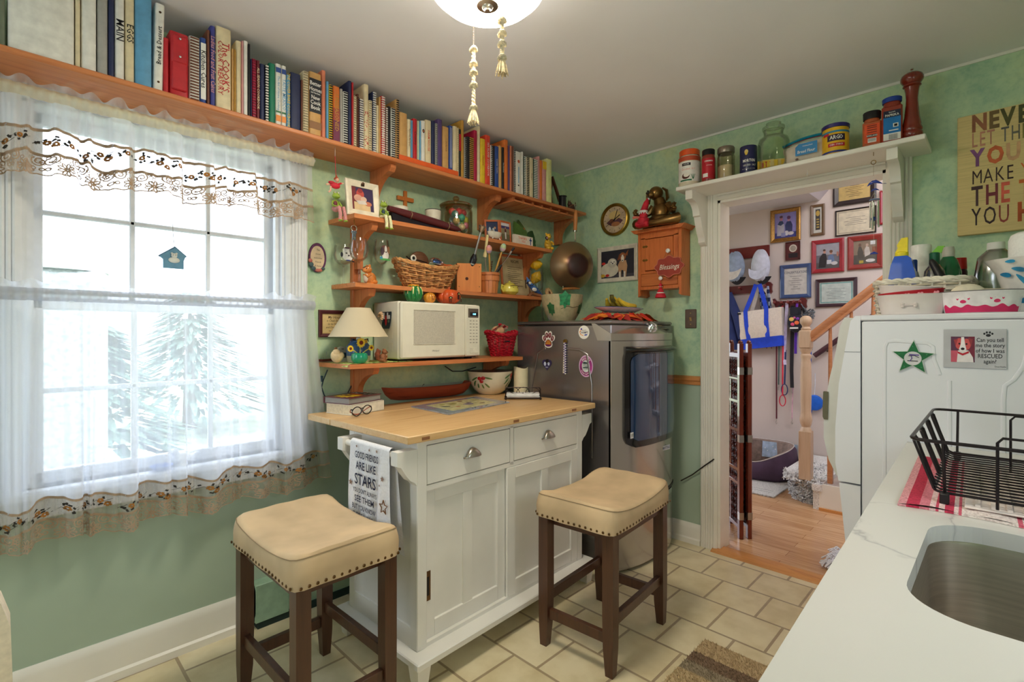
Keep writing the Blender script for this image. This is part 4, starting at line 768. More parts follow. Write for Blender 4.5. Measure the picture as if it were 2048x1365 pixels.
# -------- things on the three-tier shelf
def X(u,y):return ony(u,668,y).x
def Z(u,v,y):return ony(u,v,y).z
def PX(u,y):return mpp(ony(u,668,y))
def ells(b,L):
 for q in L:b.ell(q[:3],q[3:6]if len(q)>=6 else q[3],nu=12,nv=8)
 return b
def pic(name,label,M,w,h,fw,dp,fm,spec,cat='picture frame',group=None,mat_=None,glass=False,base=(240,238,230),lip=None):
 """framed print in the frame M (x right, y up, z out), origin at the centre of the frame back"""
 t=T(name,label,cat,group=group,M=M); b=B(fm); W,H=w/2,h/2
 for k,(ax,ay,bx_,by_)in enumerate(((-W,-H,W,-H),(W,-H,W,H),(W,H,-W,H),(-W,H,-W,-H))):
  d=Vector((bx_-ax,by_-ay,0)); l=d.length; d.normalize(); n=Vector((-d.y,d.x,0)); o=Vector((ax,ay,0))
  P=lambda s,q,z:tuple(o+d*s+n*q+Vector((0,0,z)))
  b.add([P(0,0,0),P(l,0,0),P(0,0,dp*.8),P(l,0,dp*.8),P(fw*.3,fw*.3,dp),P(l-fw*.3,fw*.3,dp),P(fw,fw,dp*.55),P(l-fw,fw,dp*.55),P(fw,fw,0),P(l-fw,fw,0)],[(0,1,3,2),(2,3,5,4),(4,5,7,6),(6,7,9,8)])
  if lip:b.mat(lip); b.add([P(fw*.8,fw*.8,dp*.7),P(l-fw*.8,fw*.8,dp*.7),P(fw*1.0,fw*1.0,dp*.72),P(l-fw*1.0,fw*1.0,dp*.72)],[(0,1,3,2)]); b.mat(fm)
 obj('frame',b,t,flat=True)
 b=B(mt(base,.6,var=.02)); iw,ih=w-2*fw,h-2*fw; b.box(-W+fw*.5,-H+fw*.5,.0005,W-fw*.5,H-fw*.5,.003)
 shapes(b,iw,ih,spec,.0034); obj('print',b,t,flat=True)
 if glass:b=B(glassm('picture glass',(255,255,255),.03,.92)); b.box(-W+fw*.8,-H+fw*.8,dp*.45,W-fw*.8,H-fw*.8,dp*.5); obj('glass',b,t)
 return t
y=2.19; x0,x1=X(688,y),X(754,y); w=x1-x0; h=.172
t=pic('photo_frame','white photo frame with a clip on top, between two seated frogs',TR((x0+x1)/2,y-.02,S2+h/2-.001)@TR(0,0,0)@FW((0,.008,0))@RX(-.13),w,h,.030,.014,mt((228,218,196),.5),[('r',(58,44,84),0,0,1,1),('r',(120,44,50),0,0,.2,1),('r',(226,196,150),.1,0,.75,.35),('e',(198,80,70),.4,.72,.18,.2),('e',(212,160,140),.3,.52,.2,.16),('e',(226,190,170),.55,.5,.14,.12),('e',(150,50,56),.4,.86,.12,.1),('e',(200,120,90),.75,.33,.16,.1),('p',(214,206,200),[(.2,.4),(.6,.45),(.7,.3),(.3,.25)])])
b=B(BRONZE); b.lathe([(.007,.012),(.007,.02),(.003,.022),(0,.022)],10,M=TR(0,h*.42,0)); b.box(-.008,h*.36,.01,.008,h*.42,.016); obj('clip',b,t)
def frog(label,u,y,pants,lt):
 t=T('frog_figurine',label,'figurine',(X(u,y),y,S2),0,None); t.scale=(.88,1,.84); G=mt((150,176,66),.5,var=.12)
 b=B(G); ells(b,[(0,0,.036,.018,.015,.032),(0,-.006,.085,.020,.017,.015),(-.009,-.008,.100,.007,.007,.008),(.009,-.008,.100,.007,.007,.008),(0,-.018,.080,.016,.010,.008)])
 for s in(-1,1):b.tube([(s*.016,-.004,.056),(s*.024,-.014,.034),(s*.010,-.024,.024)],.005,6)
 obj('body',b,t)
 b=B(mt(pants,.8,var=.15,scale=300)); b.ell((0,-.004,.016),(.021,.018,.016))
 edge=-(y-2.12)-.012
 for s in(-1,1):b.tube([(s*.010,-.01,.012),(s*.012,edge,.013),(s*.012+.004,edge-.004,-.02),(s*.014+.006,edge-.003,-.052)],.0085,8)
 obj('trousers',b,t)
 for s in(-1,1):b=B(G); b.ell((s*.014+.006-.004,edge-.012,-.059),(.009,.014,.005)); obj('foot',b,t)
 b=B(WHITE);[b.ell((s*.009,-.0145,.102),(.0045,.003,.0045),nu=8,nv=6)for s in(-1,1)]; b.mat(BLACK);[b.ell((s*.009,-.0172,.102),.002,nu=6,nv=4)for s in(-1,1)]; obj('eyes',b,t)
 b=B(mt(lt,.6)); b.ell((-.012,-.022,.040),(.010,.006,.014)); obj('held_toy',b,t)
frog('green frog figurine in pink gingham trousers seated beside the white photo frame',671,2.165,(206,140,138),(120,50,60))
frog('green frog figurine in cream checked trousers, legs dangling over the middle shelf',766,2.15,(222,220,178),(50,70,84))
pt=ony(670,313,2.145); pb=ony(672,372,2.145); t=T('hanging_elf','red-dressed elf ornament hanging on a red string from the high shelf','ornament',pb)
k=PX(672,2.145); RED=mt((196,34,52),.6,var=.15); SKN=mt((226,176,150),.6)
b=B(RED); b.ell((-.004,0,.0),(.024,.012,.014)); b.ell((-.02,0,.01),(.016,.009,.008)); b.tube([(.006,0,.006),(.024,-.002,.016)],.005,6); obj('dress',b,t)
b=B(SKN); b.ell((.004,-.002,.026),(.009,.009,.010)); b.tube([(.024,-.002,.016),(.034,-.002,.018)],.003,6); b.tube([(-.024,0,-.006),(-.026,0,-.026),(-.034,0,-.034)],.004,6); b.tube([(-.03,0,.0),(-.046,0,-.002)],.004,6); obj('body',b,t)
b=B(mt((170,70,40),.8)); b.ell((.003,.002,.032),(.011,.010,.008)); b.tube([(.003,0,.034),(.001,0,.05)],.006,6,rad=[.008,.001]); obj('hair',b,t)
b=B(RED); b.tube([(.0,0,.045),(pt.x-pb.x,0,pt.z-pb.z)],.0014,5); b.mat(STEEL); b.tube([(pt.x-pb.x,0,pt.z-pb.z),(pt.x-pb.x,0,2.112-pb.z)],.0014,5); obj('string',b,t)
p=ony(812,437,YW-.016); t=T('wooden_cross','small plain wooden cross standing behind the dark burgundy tray','cross',(p.x,YW-.014,p.z)); b=B(wood('honey wood',(202,120,52),(166,88,34),2)); b.box(-.010,0,0,.010,.012,.150,.001); b.box(-.052,-.001,.095,.052,.013,.117,.001); obj('body',b,t,rot=(0,0,0))
def cupm(name,label,u,y,wpx,h,m,rim,cat='cup',zb=S2,prints=None,taper=.8):
 r=wpx/2*PX(u,y); t=T(name,label,cat,(X(u,y),y,zb)); b=B(m); b.lathe([(0,.004),(r*taper*.8,.004),(r*taper*.85,0),(r*taper,.006),(r*.95,h*.6),(r,h),(r*.94,h),(r*.88,h*.55),(r*taper*.8,.012),(0,.010)],26); obj('body',b,t)
 b=B(rim); b.lathe([(r*1.005,h-.004),(r*1.01,h),(r*.95,h+.001)],26); obj('rim',b,t); return t,r
t,r=cupm('flecked_cup','white cup with dark flecks behind the burgundy tray',799,2.215,35,Z(799,415,2.215)-S2,mt((232,224,208),.4),IVORY)
b=B(mt((64,50,44))); rn=random.Random(4)
for k in range(24):a=rn.uniform(PI*1.05,PI*1.95); zz=rn.uniform(.045,.075); b.ell((r*.975*math.cos(a),r*.975*math.sin(a),zz),(.003,.002,.002),nu=6,nv=4)
obj('flecks',b,t)
t,r=cupm('crow_cup','cream cup with a black bird drawing beside the jar of baubles',866,2.225,32,Z(866,421,2.225)-S2,mt((226,216,196),.4),mt((60,54,50),.4))
b=B(BLACK); M=TR(0,-r*.96,.034)@FW((0,0,0)); b.prism([(-.02,-.002),(-.008,.006),(.004,.004),(.016,.012),(.010,.002),(.004,-.006),(-.004,-.006)],.003,M); b.box(-.02,-.014,0,.018,-.0125,.003,M=M); b.box(0,-.013,0,.0012,-.004,.003,M=M); obj('bird_print',b,t)
a,c=Vector((X(776,2.15),2.150,S2+.062)),Vector((X(921,2.15),2.150,S2+.022)); t=T('burgundy_tray','long dark burgundy wooden tray tied with twine, lying along the shelf edge','tray',(0,0,0))
BUR=wood('burgundy wood',(92,34,40),(58,20,28),0,.8,.3); b=B(BUR)
n=20; L_=[a.lerp(c,k/n)for k in range(n+1)]; b.tube(L_,.016,10,rad=[.006+.015*math.sin(PI*min(1,max(.06,k/n)))**.35 for k in range(n+1)],flat=1.0); obj('body',b,t)
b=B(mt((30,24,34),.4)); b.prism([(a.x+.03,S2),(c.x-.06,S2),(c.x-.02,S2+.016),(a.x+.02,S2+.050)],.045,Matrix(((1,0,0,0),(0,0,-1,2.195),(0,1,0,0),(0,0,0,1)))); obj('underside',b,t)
b=B(mt((150,130,96),.9))
for f in(.28,.80):q=a.lerp(c,f); b.tube([(q.x+.002*math.sin(3*j),q.y+.020*math.cos(j*.628),q.z+.020*math.sin(j*.628))for j in range(10)],.0018,5,True)
obj('twine',b,t)
yj=2.235; rj=33*PX(912,yj); jar=T('glass_jar','big lidded glass jar full of coloured balls on the middle shelf','jar',(X(912,yj),yj,S2)); hj=(Z(912,393,yj)-S2)/1.16
b=B(glassm('jar glass',(250,246,236),.02,.9)); b.lathe([(0,.003),(rj*.8,.0),(rj*.97,.012),(rj,.03),(rj,hj*.72),(rj*.93,hj*.82),(rj*.80,hj*.86)],32); b.lathe([(rj*.80-.004,hj*.86),(rj*.92-.004,hj*.8),(rj-.004,hj*.7),(rj-.004,.03),(rj*.8,.008)],32); obj('body',b,jar)
b=B(glassm('amber lid glass',(235,200,160),.05,.75)); b.lathe([(rj*.98,hj*.86),(rj*1.0,hj*.89),(rj*.9,hj*.93),(rj*.4,hj*.97),(.010,hj*.98),(.010,hj*1.02),(.018,hj*1.06),(.019,hj*1.11),(.012,hj*1.15),(0,hj*1.16)],32); obj('lid',b,jar)
BC=[('red',(206,26,44)),('coral',(232,90,84)),('teal',(22,128,120)),('turquoise',(70,190,186)),('silver',(180,186,190)),('yellow-green',(196,200,70)),('pink',(214,130,176)),('pale gold',(214,190,130)),('green',(90,166,120)),('crimson',(176,20,50)),('cream',(232,222,200)),('sky blue',(120,190,210)),('violet',(150,80,140)),('mint',(150,208,180))]
pos=[(-.2,-.6,3),(-.62,-.3,3),(-.55,-.55,2.55),(0,-.68,2.1),(.62,-.3,2.6),(.5,-.55,1.85),(.48,-.55,.95),(-.45,-.6,1.4),(.2,-.4,1.25),(.3,-.5,3.0),(.0,-.7,.5),(-.1,.3,2),(-.62,-.2,.6),(.66,-.1,.5)]
for(nm,c),(px_,py_,pz_)in zip(BC,pos):
 rb=.0205; b=B(mt(c,.18,.25,var=.04,coat=.6)); b.ell((0,0,0),rb,nu=18,nv=12); o=obj('bauble',b,None,loc=(jar.location.x+px_*(rj-rb)*.99,yj+py_*(rj-rb)*.99,S2+.012+rb+pz_*.034),label='shiny %s ball inside the big lidded glass jar'%nm,cat='bauble',group='balls in the glass jar')
 b=B(mt((196,170,96),.3,1)); b.lathe([(.005,rb-.002),(.005,rb+.003),(0,rb+.003)],8); obj('cap',b,o)
FO=wood('orange frame wood',(206,108,56),(168,76,36),2)
t=pic('bifold_photo_frame','orange wood hinged photo frame with a player picture and crowd picture',FW((X(1010,2.22),2.22,S2+.074))@RX(-.08),.094,.148,.011,.010,FO,[('r',(150,140,110),0,0,1,1),('r',(120,108,84),0,0,1,.45),('r',(216,214,220),0,.85,1,.15),('r',(70,66,120),0,.72,1,.13),('e',(96,44,50),.5,.60,.11,.12),('r',(226,222,220),.42,.2,.15,.34),('e',(190,140,110),.5,.75,.06,.05),('e',(110,120,80),.2,.3,.1,.06),('e',(110,120,80),.8,.34,.08,.06)])
b=B(FO); M=TR(-.047,0,0)@RY(-.55)@TR(-.047,0,0); b.box(-.047,-.074,0,-.036,.074,.010,M=M); b.box(.036,-.074,0,.047,.074,.010,M=M); b.box(-.036,-.074,0,.036,-.063,.010,M=M); b.box(-.036,.063,0,.036,.074,.010,M=M); b.mat(mt((50,60,90),.5)); b.box(-.04,-.07,0,.04,.07,.003,M=M); shapes(b,.07,.125,[('r',(44,58,96),0,0,1,1),('r',(150,40,40),0,0,1,.3),('e',(200,210,220),.3,.55,.12,.2),('e',(200,210,220),.6,.5,.12,.2),('e',(190,150,120),.75,.7,.1,.06),('r',(90,130,170),.1,.3,.5,.2)],.0034,M=M); obj('left_leaf',b,t)
y=2.155; t=T('bathtub_figurine','tiny white clawfoot bathtub with chrome tap in front of the hinged frame','figurine',(X(989,y),y,S2)); r=18*PX(989,y)
b=B(mt((236,230,214),.25,coat=.4)); pf=[(0,.012),(.5,.012),(.8,.02),(.95,.034),(1,.046),(1.04,.048),(.98,.048),(.9,.036),(.7,.024),(0,.020)]; b.lathe([(q*r,z)for q,z in pf],30,sy=.5); obj('tub',b,t)
for sx in(-.5,.5):
 for sy in(-.25,.25):b=B(WHITE); b.tube([(sx*r,sy*r,.014),(sx*r*1.15,sy*r*1.2,.007),(sx*r*1.1,sy*r*1.2,0)],.0035,6); obj('claw_foot',b,t)
b=B(CHROME); b.tube([(0,r*.45,.04),(0,r*.45,.062),(0,r*.25,.066),(0,r*.2,.058)],.0026,6); b.ell((0,r*.45,.062),.005); obj('tap',b,t)
y=2.27; t=T('leaf_plate','green leaf-shaped plates standing behind the white thanks sign','plate',(X(1050,y),y,S2))
def leaf(b,L,w,M,cup=.15):
 def f(u,v):a=v; ww=w*(math.sin(PI*a**.75))**.8*(1+.06*math.sin(a*40)); return((u-.5)*2*ww,a*L,cup*((u-.5)*2*ww)**2/w+.01*math.sin(a*3)+.0012*abs(math.sin(u*20+a*18)))
 b.grid(f,14,22,M)
for(dx,ang,L,w,c,dy)in((-.02,.30,.20,.065,(88,122,62),0),(.02,-.6,.19,.06,(60,106,66),.02),(.0,-.05,.22,.07,(104,132,76),.04),(.045,-.95,.15,.05,(120,120,84),.045)):
 b=B(mt(c,.35,var=.14,scale=12)); leaf(b,L,w,FW((dx,dy,0))@RZ(ang)@RX(-.15)); obj('leaf',b,t)
y=2.15; x0,x1=X(1029,y),X(1066,y); t=T('thanks_sign','small white sign with orange THANKS lettering and a blue cross','sign',((x0+x1)/2,y,S2)); w=x1-x0
b=B(mt((228,216,200),.6,var=.06)); b.box(-w/2,0,0,w/2,.02,.062,.001); obj('block',b,t); b=B(mt((214,90,50),.6)); b.text('THANKS',.022,FW((-.012,-.0006,.043)),bold=.012,sx=.9); b.text('YOU',.020,FW((-.004,-.0006,.024)),bold=.012,sx=.8); obj('lettering',b,t)
b=B(mt((30,62,140),.5)); M=FW((w*.36,-.0008,.032)); b.box(-.003,-.022,0,.003,.022,.001,M=M); b.box(-.011,.004,0,.011,.011,.001,M=M); obj('cross_print',b,t)
y=2.16; t=T('yellow_bear','little yellow bear figurine at the corner end of the middle shelf','figurine',(X(1096,y),y,S2)); t.scale=(1.3,1.3,1.22); YB_=mt((226,178,50),.35,var=.12,coat=.3)
b=B(YB_); ells(b,[(0,0,.03,.021,.018,.030),(0,-.002,.075,.016,.015,.016),(0,-.014,.071,.008,.006,.006),(-.014,.0,.088,.006,.004,.006),(.014,0,.088,.006,.004,.006),(-.013,-.012,.01,.011,.013,.010),(.013,-.012,.01,.011,.013,.010)]);[b.tube([(s*.018,-.002,.05),(s*.027,-.012,.04),(s*.018,-.019,.034)],.006,6)for s in(-1,1)]; obj('body',b,t)
b=B(BLACK); b.ell((0,-.020,.073),(.003,.002,.002),nu=8,nv=5);[b.ell((s*.006,-.0155,.08),.0018,nu=6,nv=4)for s in(-1,1)]; b.lathe([(.009,0),(.009,.003),(0,.003)],14,M=FW((-.026,-.012,.062))); b.mat(mt((226,170,190))); b.disc((0,0),.005,.0036,10,FW((-.026,-.012,.062))); obj('face_and_lens',b,t)
p=ony(707,437,2.16); t=T('key_clip','silver key clip hanging from a hook under the middle shelf','key clip',(p.x,2.155,0)); b=B(BRASS); b.tube([(0,0,S2-.02),(0,0,S2-.035),(.004,0,S2-.042),(.0,0,S2-.047)],.0016,6); obj('hook',b,t)
zc=S2-.062; b=B(CHROME); b.tube([(.014*math.cos(a),0,zc+.014*math.sin(a))for a in[2*PI*j/18 for j in range(18)]],.0022,6,True); obj('ring',b,t); b=B(mt((150,160,180),.25,.9)); b.box(-.013,-.004,zc-.024,.013,.004,zc-.012,.002); b.box(-.010,-.003,zc-.055,.010,.003,zc-.02,.003); b.mat(STEEL); b.disc((0,0),.006,.0042,14,FW((0,0,zc-.045))); obj('clip_body',b,t)
def wineglass(label,u,y,vt,wpx,art=None):
 p=ony(u,vt,y); r=wpx/2*mpp(p); h=p.z-S3; hb=h*.47; t=T('wine_glass',label,'wine glass',(p.x,y,S3),0,'wine glasses on the lower shelf')
 b=B(GLASS); b.lathe([(0,.004),(.012,.003),(r*.78,.002),(r*.8,0)],28); b.lathe([(.010,.003),(.004,.010),(.0034,hb*.5),(.0036,hb*.95),(.008,hb)],12); obj('stem',b,t)
 b=B(GLASS); b.lathe([(0,hb),(r*.45,hb+.008),(r*.85,hb+(h-hb)*.22),(r,hb+(h-hb)*.48),(r*.94,hb+(h-hb)*.75),(r*.82,h),(r*.79,h),(r*.91,hb+(h-hb)*.75),(r*.97,hb+(h-hb)*.48),(r*.82,hb+(h-hb)*.24),(r*.42,hb+.011),(0,hb+.003)],32); obj('bowl',b,t)
 if art:
  b=B(); zc=hb+(h-hb)*.45
  for i,(c,ex,ez,rx_,rz_)in enumerate(art):
   b.mat(mt(c,.5));
   def f(uu,vv,i=i):a=uu*2*PI; q=vv; xx=(ex+rx_*q*math.cos(a))*r; zz=(ez+rz_*q*math.sin(a))*r; ang=xx/r; return((r+.0008+.0005*i)*math.sin(ang),-(r+.0008+.0005*i)*math.cos(ang)*(1-.08*(zz/r)**2),zc+zz)
   b.grid(f,14,3)
  obj('painted_dog',b,t)
W_=(236,236,232); wineglass('wine glass painted with a white bulldog, beside the oval plaque',687,2.30,490,40,[(W_,0,.05,.62,.6),(W_,-.05,.5,.5,.3),((40,40,46),-.62,.05,.12,.25),((40,40,46),.6,.0,.1,.22),((40,40,46),-.2,.2,.1,.06),((40,40,46),.25,.2,.1,.06),((40,40,46),.02,-.02,.09,.07),((50,60,130),-.02,-.5,.25,.06),((90,60,66),-.1,.72,.3,.09),((30,40,50),.55,-.55,.25,.07)])
wineglass('plain clear wine glass at the front edge of the lower shelf',718,2.165,478,38)
wineglass('wine glass painted with a brown and white spaniel, beside the wicker basket',763,2.27,481,33,[((232,226,222),0,-.3,.45,.55),((110,60,50),-.1,.5,.5,.45),((240,236,230),-.02,.4,.16,.5),((70,44,60),-.45,.2,.2,.5),((150,110,80),.4,.4,.2,.45),((40,36,40),-.02,.1,.08,.08),((84,170,90),0,-.78,.75,.12),((70,150,180),-.55,-.6,.16,.16)])
def rodent(nm,label,loc,s,m1,m2,stripes,tailm=None,rz=0):
 t=T(nm,label,'figurine',loc,rz); M=Matrix.Scale(s,4); b=B(m1); b.xf=M; ells(b,[(.1,0,.30,.30,.26,.34),(.18,0,.16,.30,.26,.18),(-.06,-.02,.74,.22,.19,.20),(-.22,-.03,.70,.13,.12,.11),(-.02,-.14,.92,.07,.04,.09),(-.02,.12,.92,.07,.04,.09),(.0,-.16,.05,.22,.1,.06),(.0,.16,.05,.22,.1,.06)])
 for sy in(-1,1):b.tube([(.02,sy*.2,.5),(-.14,sy*.17,.38),(-.2,sy*.05,.5)],.06,7)
 obj('body',b,t); b=B(m2); b.xf=M; ells(b,[(-.13,0,.33,.13,.17,.24),(-.27,0,.66,.07,.09,.06)]);
 if stripes:b.mat(WHITE);[b.tube([(-.24,s_*.10,.78),(-.1,s_*.17,.82),(.04,s_*.16,.80)],.025,5)for s_ in(-1,1)]; b.mat(mt((70,40,30)));[b.tube([(-.26,s_*.07,.84),(-.1,s_*.11,.92),(.06,s_*.1,.90)],.022,5)for s_ in(-1,1)]
 b.mat(BLACK); ells(b,[(-.34,0,.71,.035,.03,.03)]+[(-.2,s_*.145,.78,.035,.025,.035)for s_ in(-1,1)]); obj('face_and_belly',b,t)
 if tailm:b=B(tailm); b.xf=M; b.tube([(.36,0,.1),(.55,0,.3),(.58,0,.6),(.46,0,.85),(.6,0,1.0)],.14,10,rad=[.07,.17,.2,.19,.06]); obj('tail',b,t)
 return t
ORB=mt((206,126,56),.55,var=.15,scale=40)
rodent('chipmunk_figurine','orange chipmunk figurine standing behind the plain wine glass',(X(737,2.21),2.21,S3),.098,ORB,mt((232,214,190),.6),True)
WICK=mt((206,152,96),.6,var=.18,scale=60); WICKD=mt((150,100,58),.6,var=.2,scale=60)
def wicker(b,r0,r1,h,rows,n,sq=1.0,dip=0,th=.004,ex=2.0,mats=None,lean=0):
 """woven wall : rings of strands weaving round n stakes; super-ellipse section"""
 def P(a,z,o=0):
  c,s=math.cos(a),math.sin(a); k=(abs(c)**ex+abs(s)**ex)**(-1/ex); r=r0+(r1-r0)*(z/h)
  zz=z*(1-dip*abs(s)**1*0)+(dip*(math.cos(2*a))*z/h if dip else 0)
  return(c*k*(r+o),s*k*(r*sq+o),zz)
 for j in range(rows):
  z=(j+.5)*h/rows
  if mats:b.mat(mats[j%len(mats)])
  pts=[P(2*PI*i/(n*4),z,th*.75*math.sin(2*PI*i/8+PI*j))for i in range(n*4)]; b.tube(pts,th,5,True,flat=.8)
 for k in range(n):a=2*PI*(k+.25)/n; b.tube([P(a,z)for z in(0,h*.3,h*.7,h*1.02)],th*.7,5)
 return P
ybk=2.245; xa,xb=X(788,ybk),X(910,ybk); rb=(xb-xa)/2*.98; t=T('wicker_basket','large tan wicker basket heaped with kitchen gadgets on the lower shelf','basket',((xa+xb)/2,ybk-.005,S3+.001)); hb=.128
b=B(WICK); P=wicker(b,rb*.66,rb,hb,12,22,.42,.016,.0055,2.6,[WICK,WICKD,WICK]); obj('weave',b,t)
b=B(WICK)
for s in(0,PI):b.tube([Vector(P(2*PI*i/80,hb+.004,.002*math.sin(i*.9+s)))+Vector((0,0,.004*math.cos(i*.9+s)))for i in range(80)],.0058,6,True)
obj('rim',b,t); b=B(WICKD); b.lathe([(0,.004),(rb*.66,.004),(rb*.66,.008),(0,.008)],24,sy=.42); obj('base',b,t)
bc=t.location
t=T('hand_cloche','brown rounded wooden lid standing at the back of the wicker basket','lid',(bc.x-.02,bc.y+.015,S3+.05)); b=B(wood('brown lid',(120,82,58),(92,58,40),0)); b.lathe([(.062,0),(.060,.012),(.04,.02),(0,.022)],28,M=FW((0,.03,.10))@RZ(.2)); b.mat(BLACK); b.tube([(-.1,.0,.122),(-.075,0,.105),(-.03,-.004,.108),(.03,-.004,.100)],.003,6); obj('disc',b,t); b=B(mt((226,220,208),.5)); b.lathe([(.016,0),(.018,.006),(.010,.009),(.009,.003),(0,.003)],18,M=FW((-.072,-.02,.112))); b.mat(BLACK); b.disc((0,0),.009,.0062,12,FW((-.072,-.02,.112))); obj('knob',b,t)
t=T('wire_strainer','chrome wire strainer lying on top of the wicker basket','strainer',(bc.x+.045,bc.y-.012,S3+.145)); b=B(CHROME)
for o in(0,.008,.016):b.tube([(.036*math.cos(a)+o,-.006+.01*math.sin(a),.006+.026*math.sin(a)*(1 if math.sin(a)>0 else .3))for a in[2*PI*j/26 for j in range(26)]],.0028,6,True)
obj('rim',b,t); b=B(mt((90,120,180),.2,.8)); b.ell((.012,0,.010),(.03,.014,.016)); obj('mesh_bowl',b,t)
t=T('wooden_reamer','orange wooden juicer reamer lying on the wicker basket','reamer',(bc.x+.098,bc.y+.0,S3+.146)); b=B(mt((192,96,50),.5,var=.1)); M=RY(PI/2)@RX(.2); b.lathe([(0,-.03),(.016,-.026),(.021,-.008),(.018,.006),(.010,.012),(.009,.03),(.014,.055),(.012,.064),(0,.066)],18,M=M@RY(.12)); obj('body',b,t)
t=T('folded_glasses','grey-blue plastic lens poking out through the wicker basket handle hole','lens',(bc.x-.062,bc.y-.062,S3+.098)); b=B(mt((70,84,104),.15,coat=.5)); b.prism([(-.026,-.012),(.022,-.014),(.026,.012),(-.02,.014)],.006,FW((0,0,0))@RX(-.3)); b.mat(mt((140,160,190),.3)); b.tube([(-.026,-.004,-.012),(.022,-.004,-.014),(.026,.001,.012),(-.02,.001,.014)],.0022,6,True); obj('lens',b,t)
yk=2.175; x0,x1=X(913,yk),X(958,yk); t=T('wooden_box','orange pine box with a round finger hole and four nails','box',(X(914,2.205),2.205,S3),-.55); w=(x1-x0)*.84; hk=Z(935,527,yk)-S3
b=B(wood('orange box wood',(216,132,58),(190,106,42),2)); b.box(0,0,0,w,.012,hk,.001); b.box(0,.012,0,.010,.08,hk); b.box(w-.010,.012,0,w,.08,hk); b.box(0,.07,0,w,.08,hk); b.box(.01,.012,0,w-.01,.07,.01); obj('body',b,t)
b=B(mt((70,34,24),.8)); b.lathe([(.009,0),(.009,.0008),(0,.0008)],18,M=FW((w*.4,0,hk*.46))); obj('finger_hole',b,t); b=B(BRASS);[b.ell((xx,-.0005,zz),.0028,nu=8,nv=5)for xx in(.012,w-.012)for zz in(.03,hk-.018)]; obj('nails',b,t)
yc=2.18; rc=20*PX(978,yc); t=T('bushel_crock','round slatted wooden bushel holding spatulas and egg maracas','utensil holder',(X(978,yc),yc,S3)); hc=.118; BSH=wood('bushel wood',(208,128,72),(172,96,50),2)
b=B(BSH)
for k in range(16):
 a0,a1=2*PI*(k+.04)/16,2*PI*(k+.96)/16; vs=[]
 for z,r in((0,rc*.84),(hc*.5,rc*.95),(hc,rc)):vs+=[(r*math.cos(a0),r*math.sin(a0),z),(r*math.cos(a1),r*math.sin(a1),z),((r-.004)*math.cos(a1),(r-.004)*math.sin(a1),z),((r-.004)*math.cos(a0),(r-.004)*math.sin(a0),z)]
 b.add(vs,[(4*j+i,4*j+(i+1)%4,4*j+4+(i+1)%4,4*j+4+i)for j in range(2)for i in range(4)])
b.lathe([(0,.004),(rc*.82,.004),(rc*.82,.008),(0,.008)],20); obj('slats',b,t)
b=B(BSH); b.lathe([(rc*.99,hc*.62),(rc*1.06,hc*.62),(rc*1.08,hc*.86),(rc*1.01,hc*.86)],28); b.lathe([(rc*1.0,hc*.90),(rc*1.08,hc*.90),(rc*1.09,hc*1.03),(rc*.98,hc*1.03)],28); obj('hoops',b,t)
cx,cyy=X(978,yc),yc
def stick(nm,label,cat,u0,v0,u1,v1,yy0,yy1):return T(nm,label,cat,(0,0,0)),ony(u0,v0,yy0),ony(u1,v1,yy1)
t,p,q=stick('immersion_blender','black and steel immersion blender leaning behind the wooden box','blender',940,545,965,452,2.19,2.085)
b=B(mt((26,24,30),.25,coat=.4)); d=(q-p); b.tube([p,p+d*.12,p+d*.3,p+d*.4],.02,14,rad=[.017,.019,.020,.010]); obj('motor_grip',b,t); b=B(CHROME); b.tube([p+d*.18,p+d*.205],.0205,14); obj('band',b,t); b=B(STEEL); b.cyl(p+d*.38,p+d*.88,.0065,12); b.tube([p+d*.86,p+d*.93,p+d],.015,14,rad=[.007,.016,.022]);[b.tube([p+d*.95+Vector((.02*math.cos(a),.02*math.sin(a),0)),p+d*1.0+Vector((.008*math.cos(a),.008*math.sin(a),.004))],.003,5)for a in(0,1.6,3.1,4.7)]; obj('shaft',b,t)
t,p,q=stick('spatula','spatula with a cream handle standing in the bushel crock','spatula',966,545,975,470,2.16,2.09); b=B(mt((226,208,150),.4)); d=q-p; b.tube([p+d*.42,p+d*.5,p+d*.56,p+d*.95,p+d],.010,10,rad=[.014,.013,.009,.0105,.008],flat=.6); obj('handle',b,t); b=B(STEEL); b.cyl(Vector((cx-.012,cyy,S3+.012)),p+d*.45,.003,6); obj('shank',b,t)
def maraca(label,u0,v0,u1,v1,c1,c2,c3):
 t,p,q=stick('egg_maraca',label,'maraca',u0,v0,u1,v1,2.16,2.095); t['group']='egg maracas in the bushel crock'; d=(q-p).normalized(); M=Matrix.Translation(q)@d.to_track_quat('Z','Y').to_matrix().to_4x4(); b=B(); r,hh=.0175,.026
 for k,c in enumerate((c1,c2,c3,c1)):b.mat(mt(c,.3,coat=.3)); a0,a1=-PI/2+PI*k/4,-PI/2+PI*(k+1)/4; b.lathe([(r*math.cos(a0+(a1-a0)*j/5)+1e-6,hh*math.sin(a0+(a1-a0)*j/5))for j in range(6)],20,M=M)
 obj('egg',b,t); b=B(mt((206,160,84),.5)); b.cyl(p,q-d*.022,.0055,10); obj('handle',b,t)
maraca('pink and lilac egg maraca standing in the bushel crock',980,546,978,499,(220,150,160),(200,170,200),(230,160,140)); maraca('mint and pink egg maraca leaning out of the bushel crock',990,546,1006,496,(150,196,178),(206,176,190),(180,200,150))
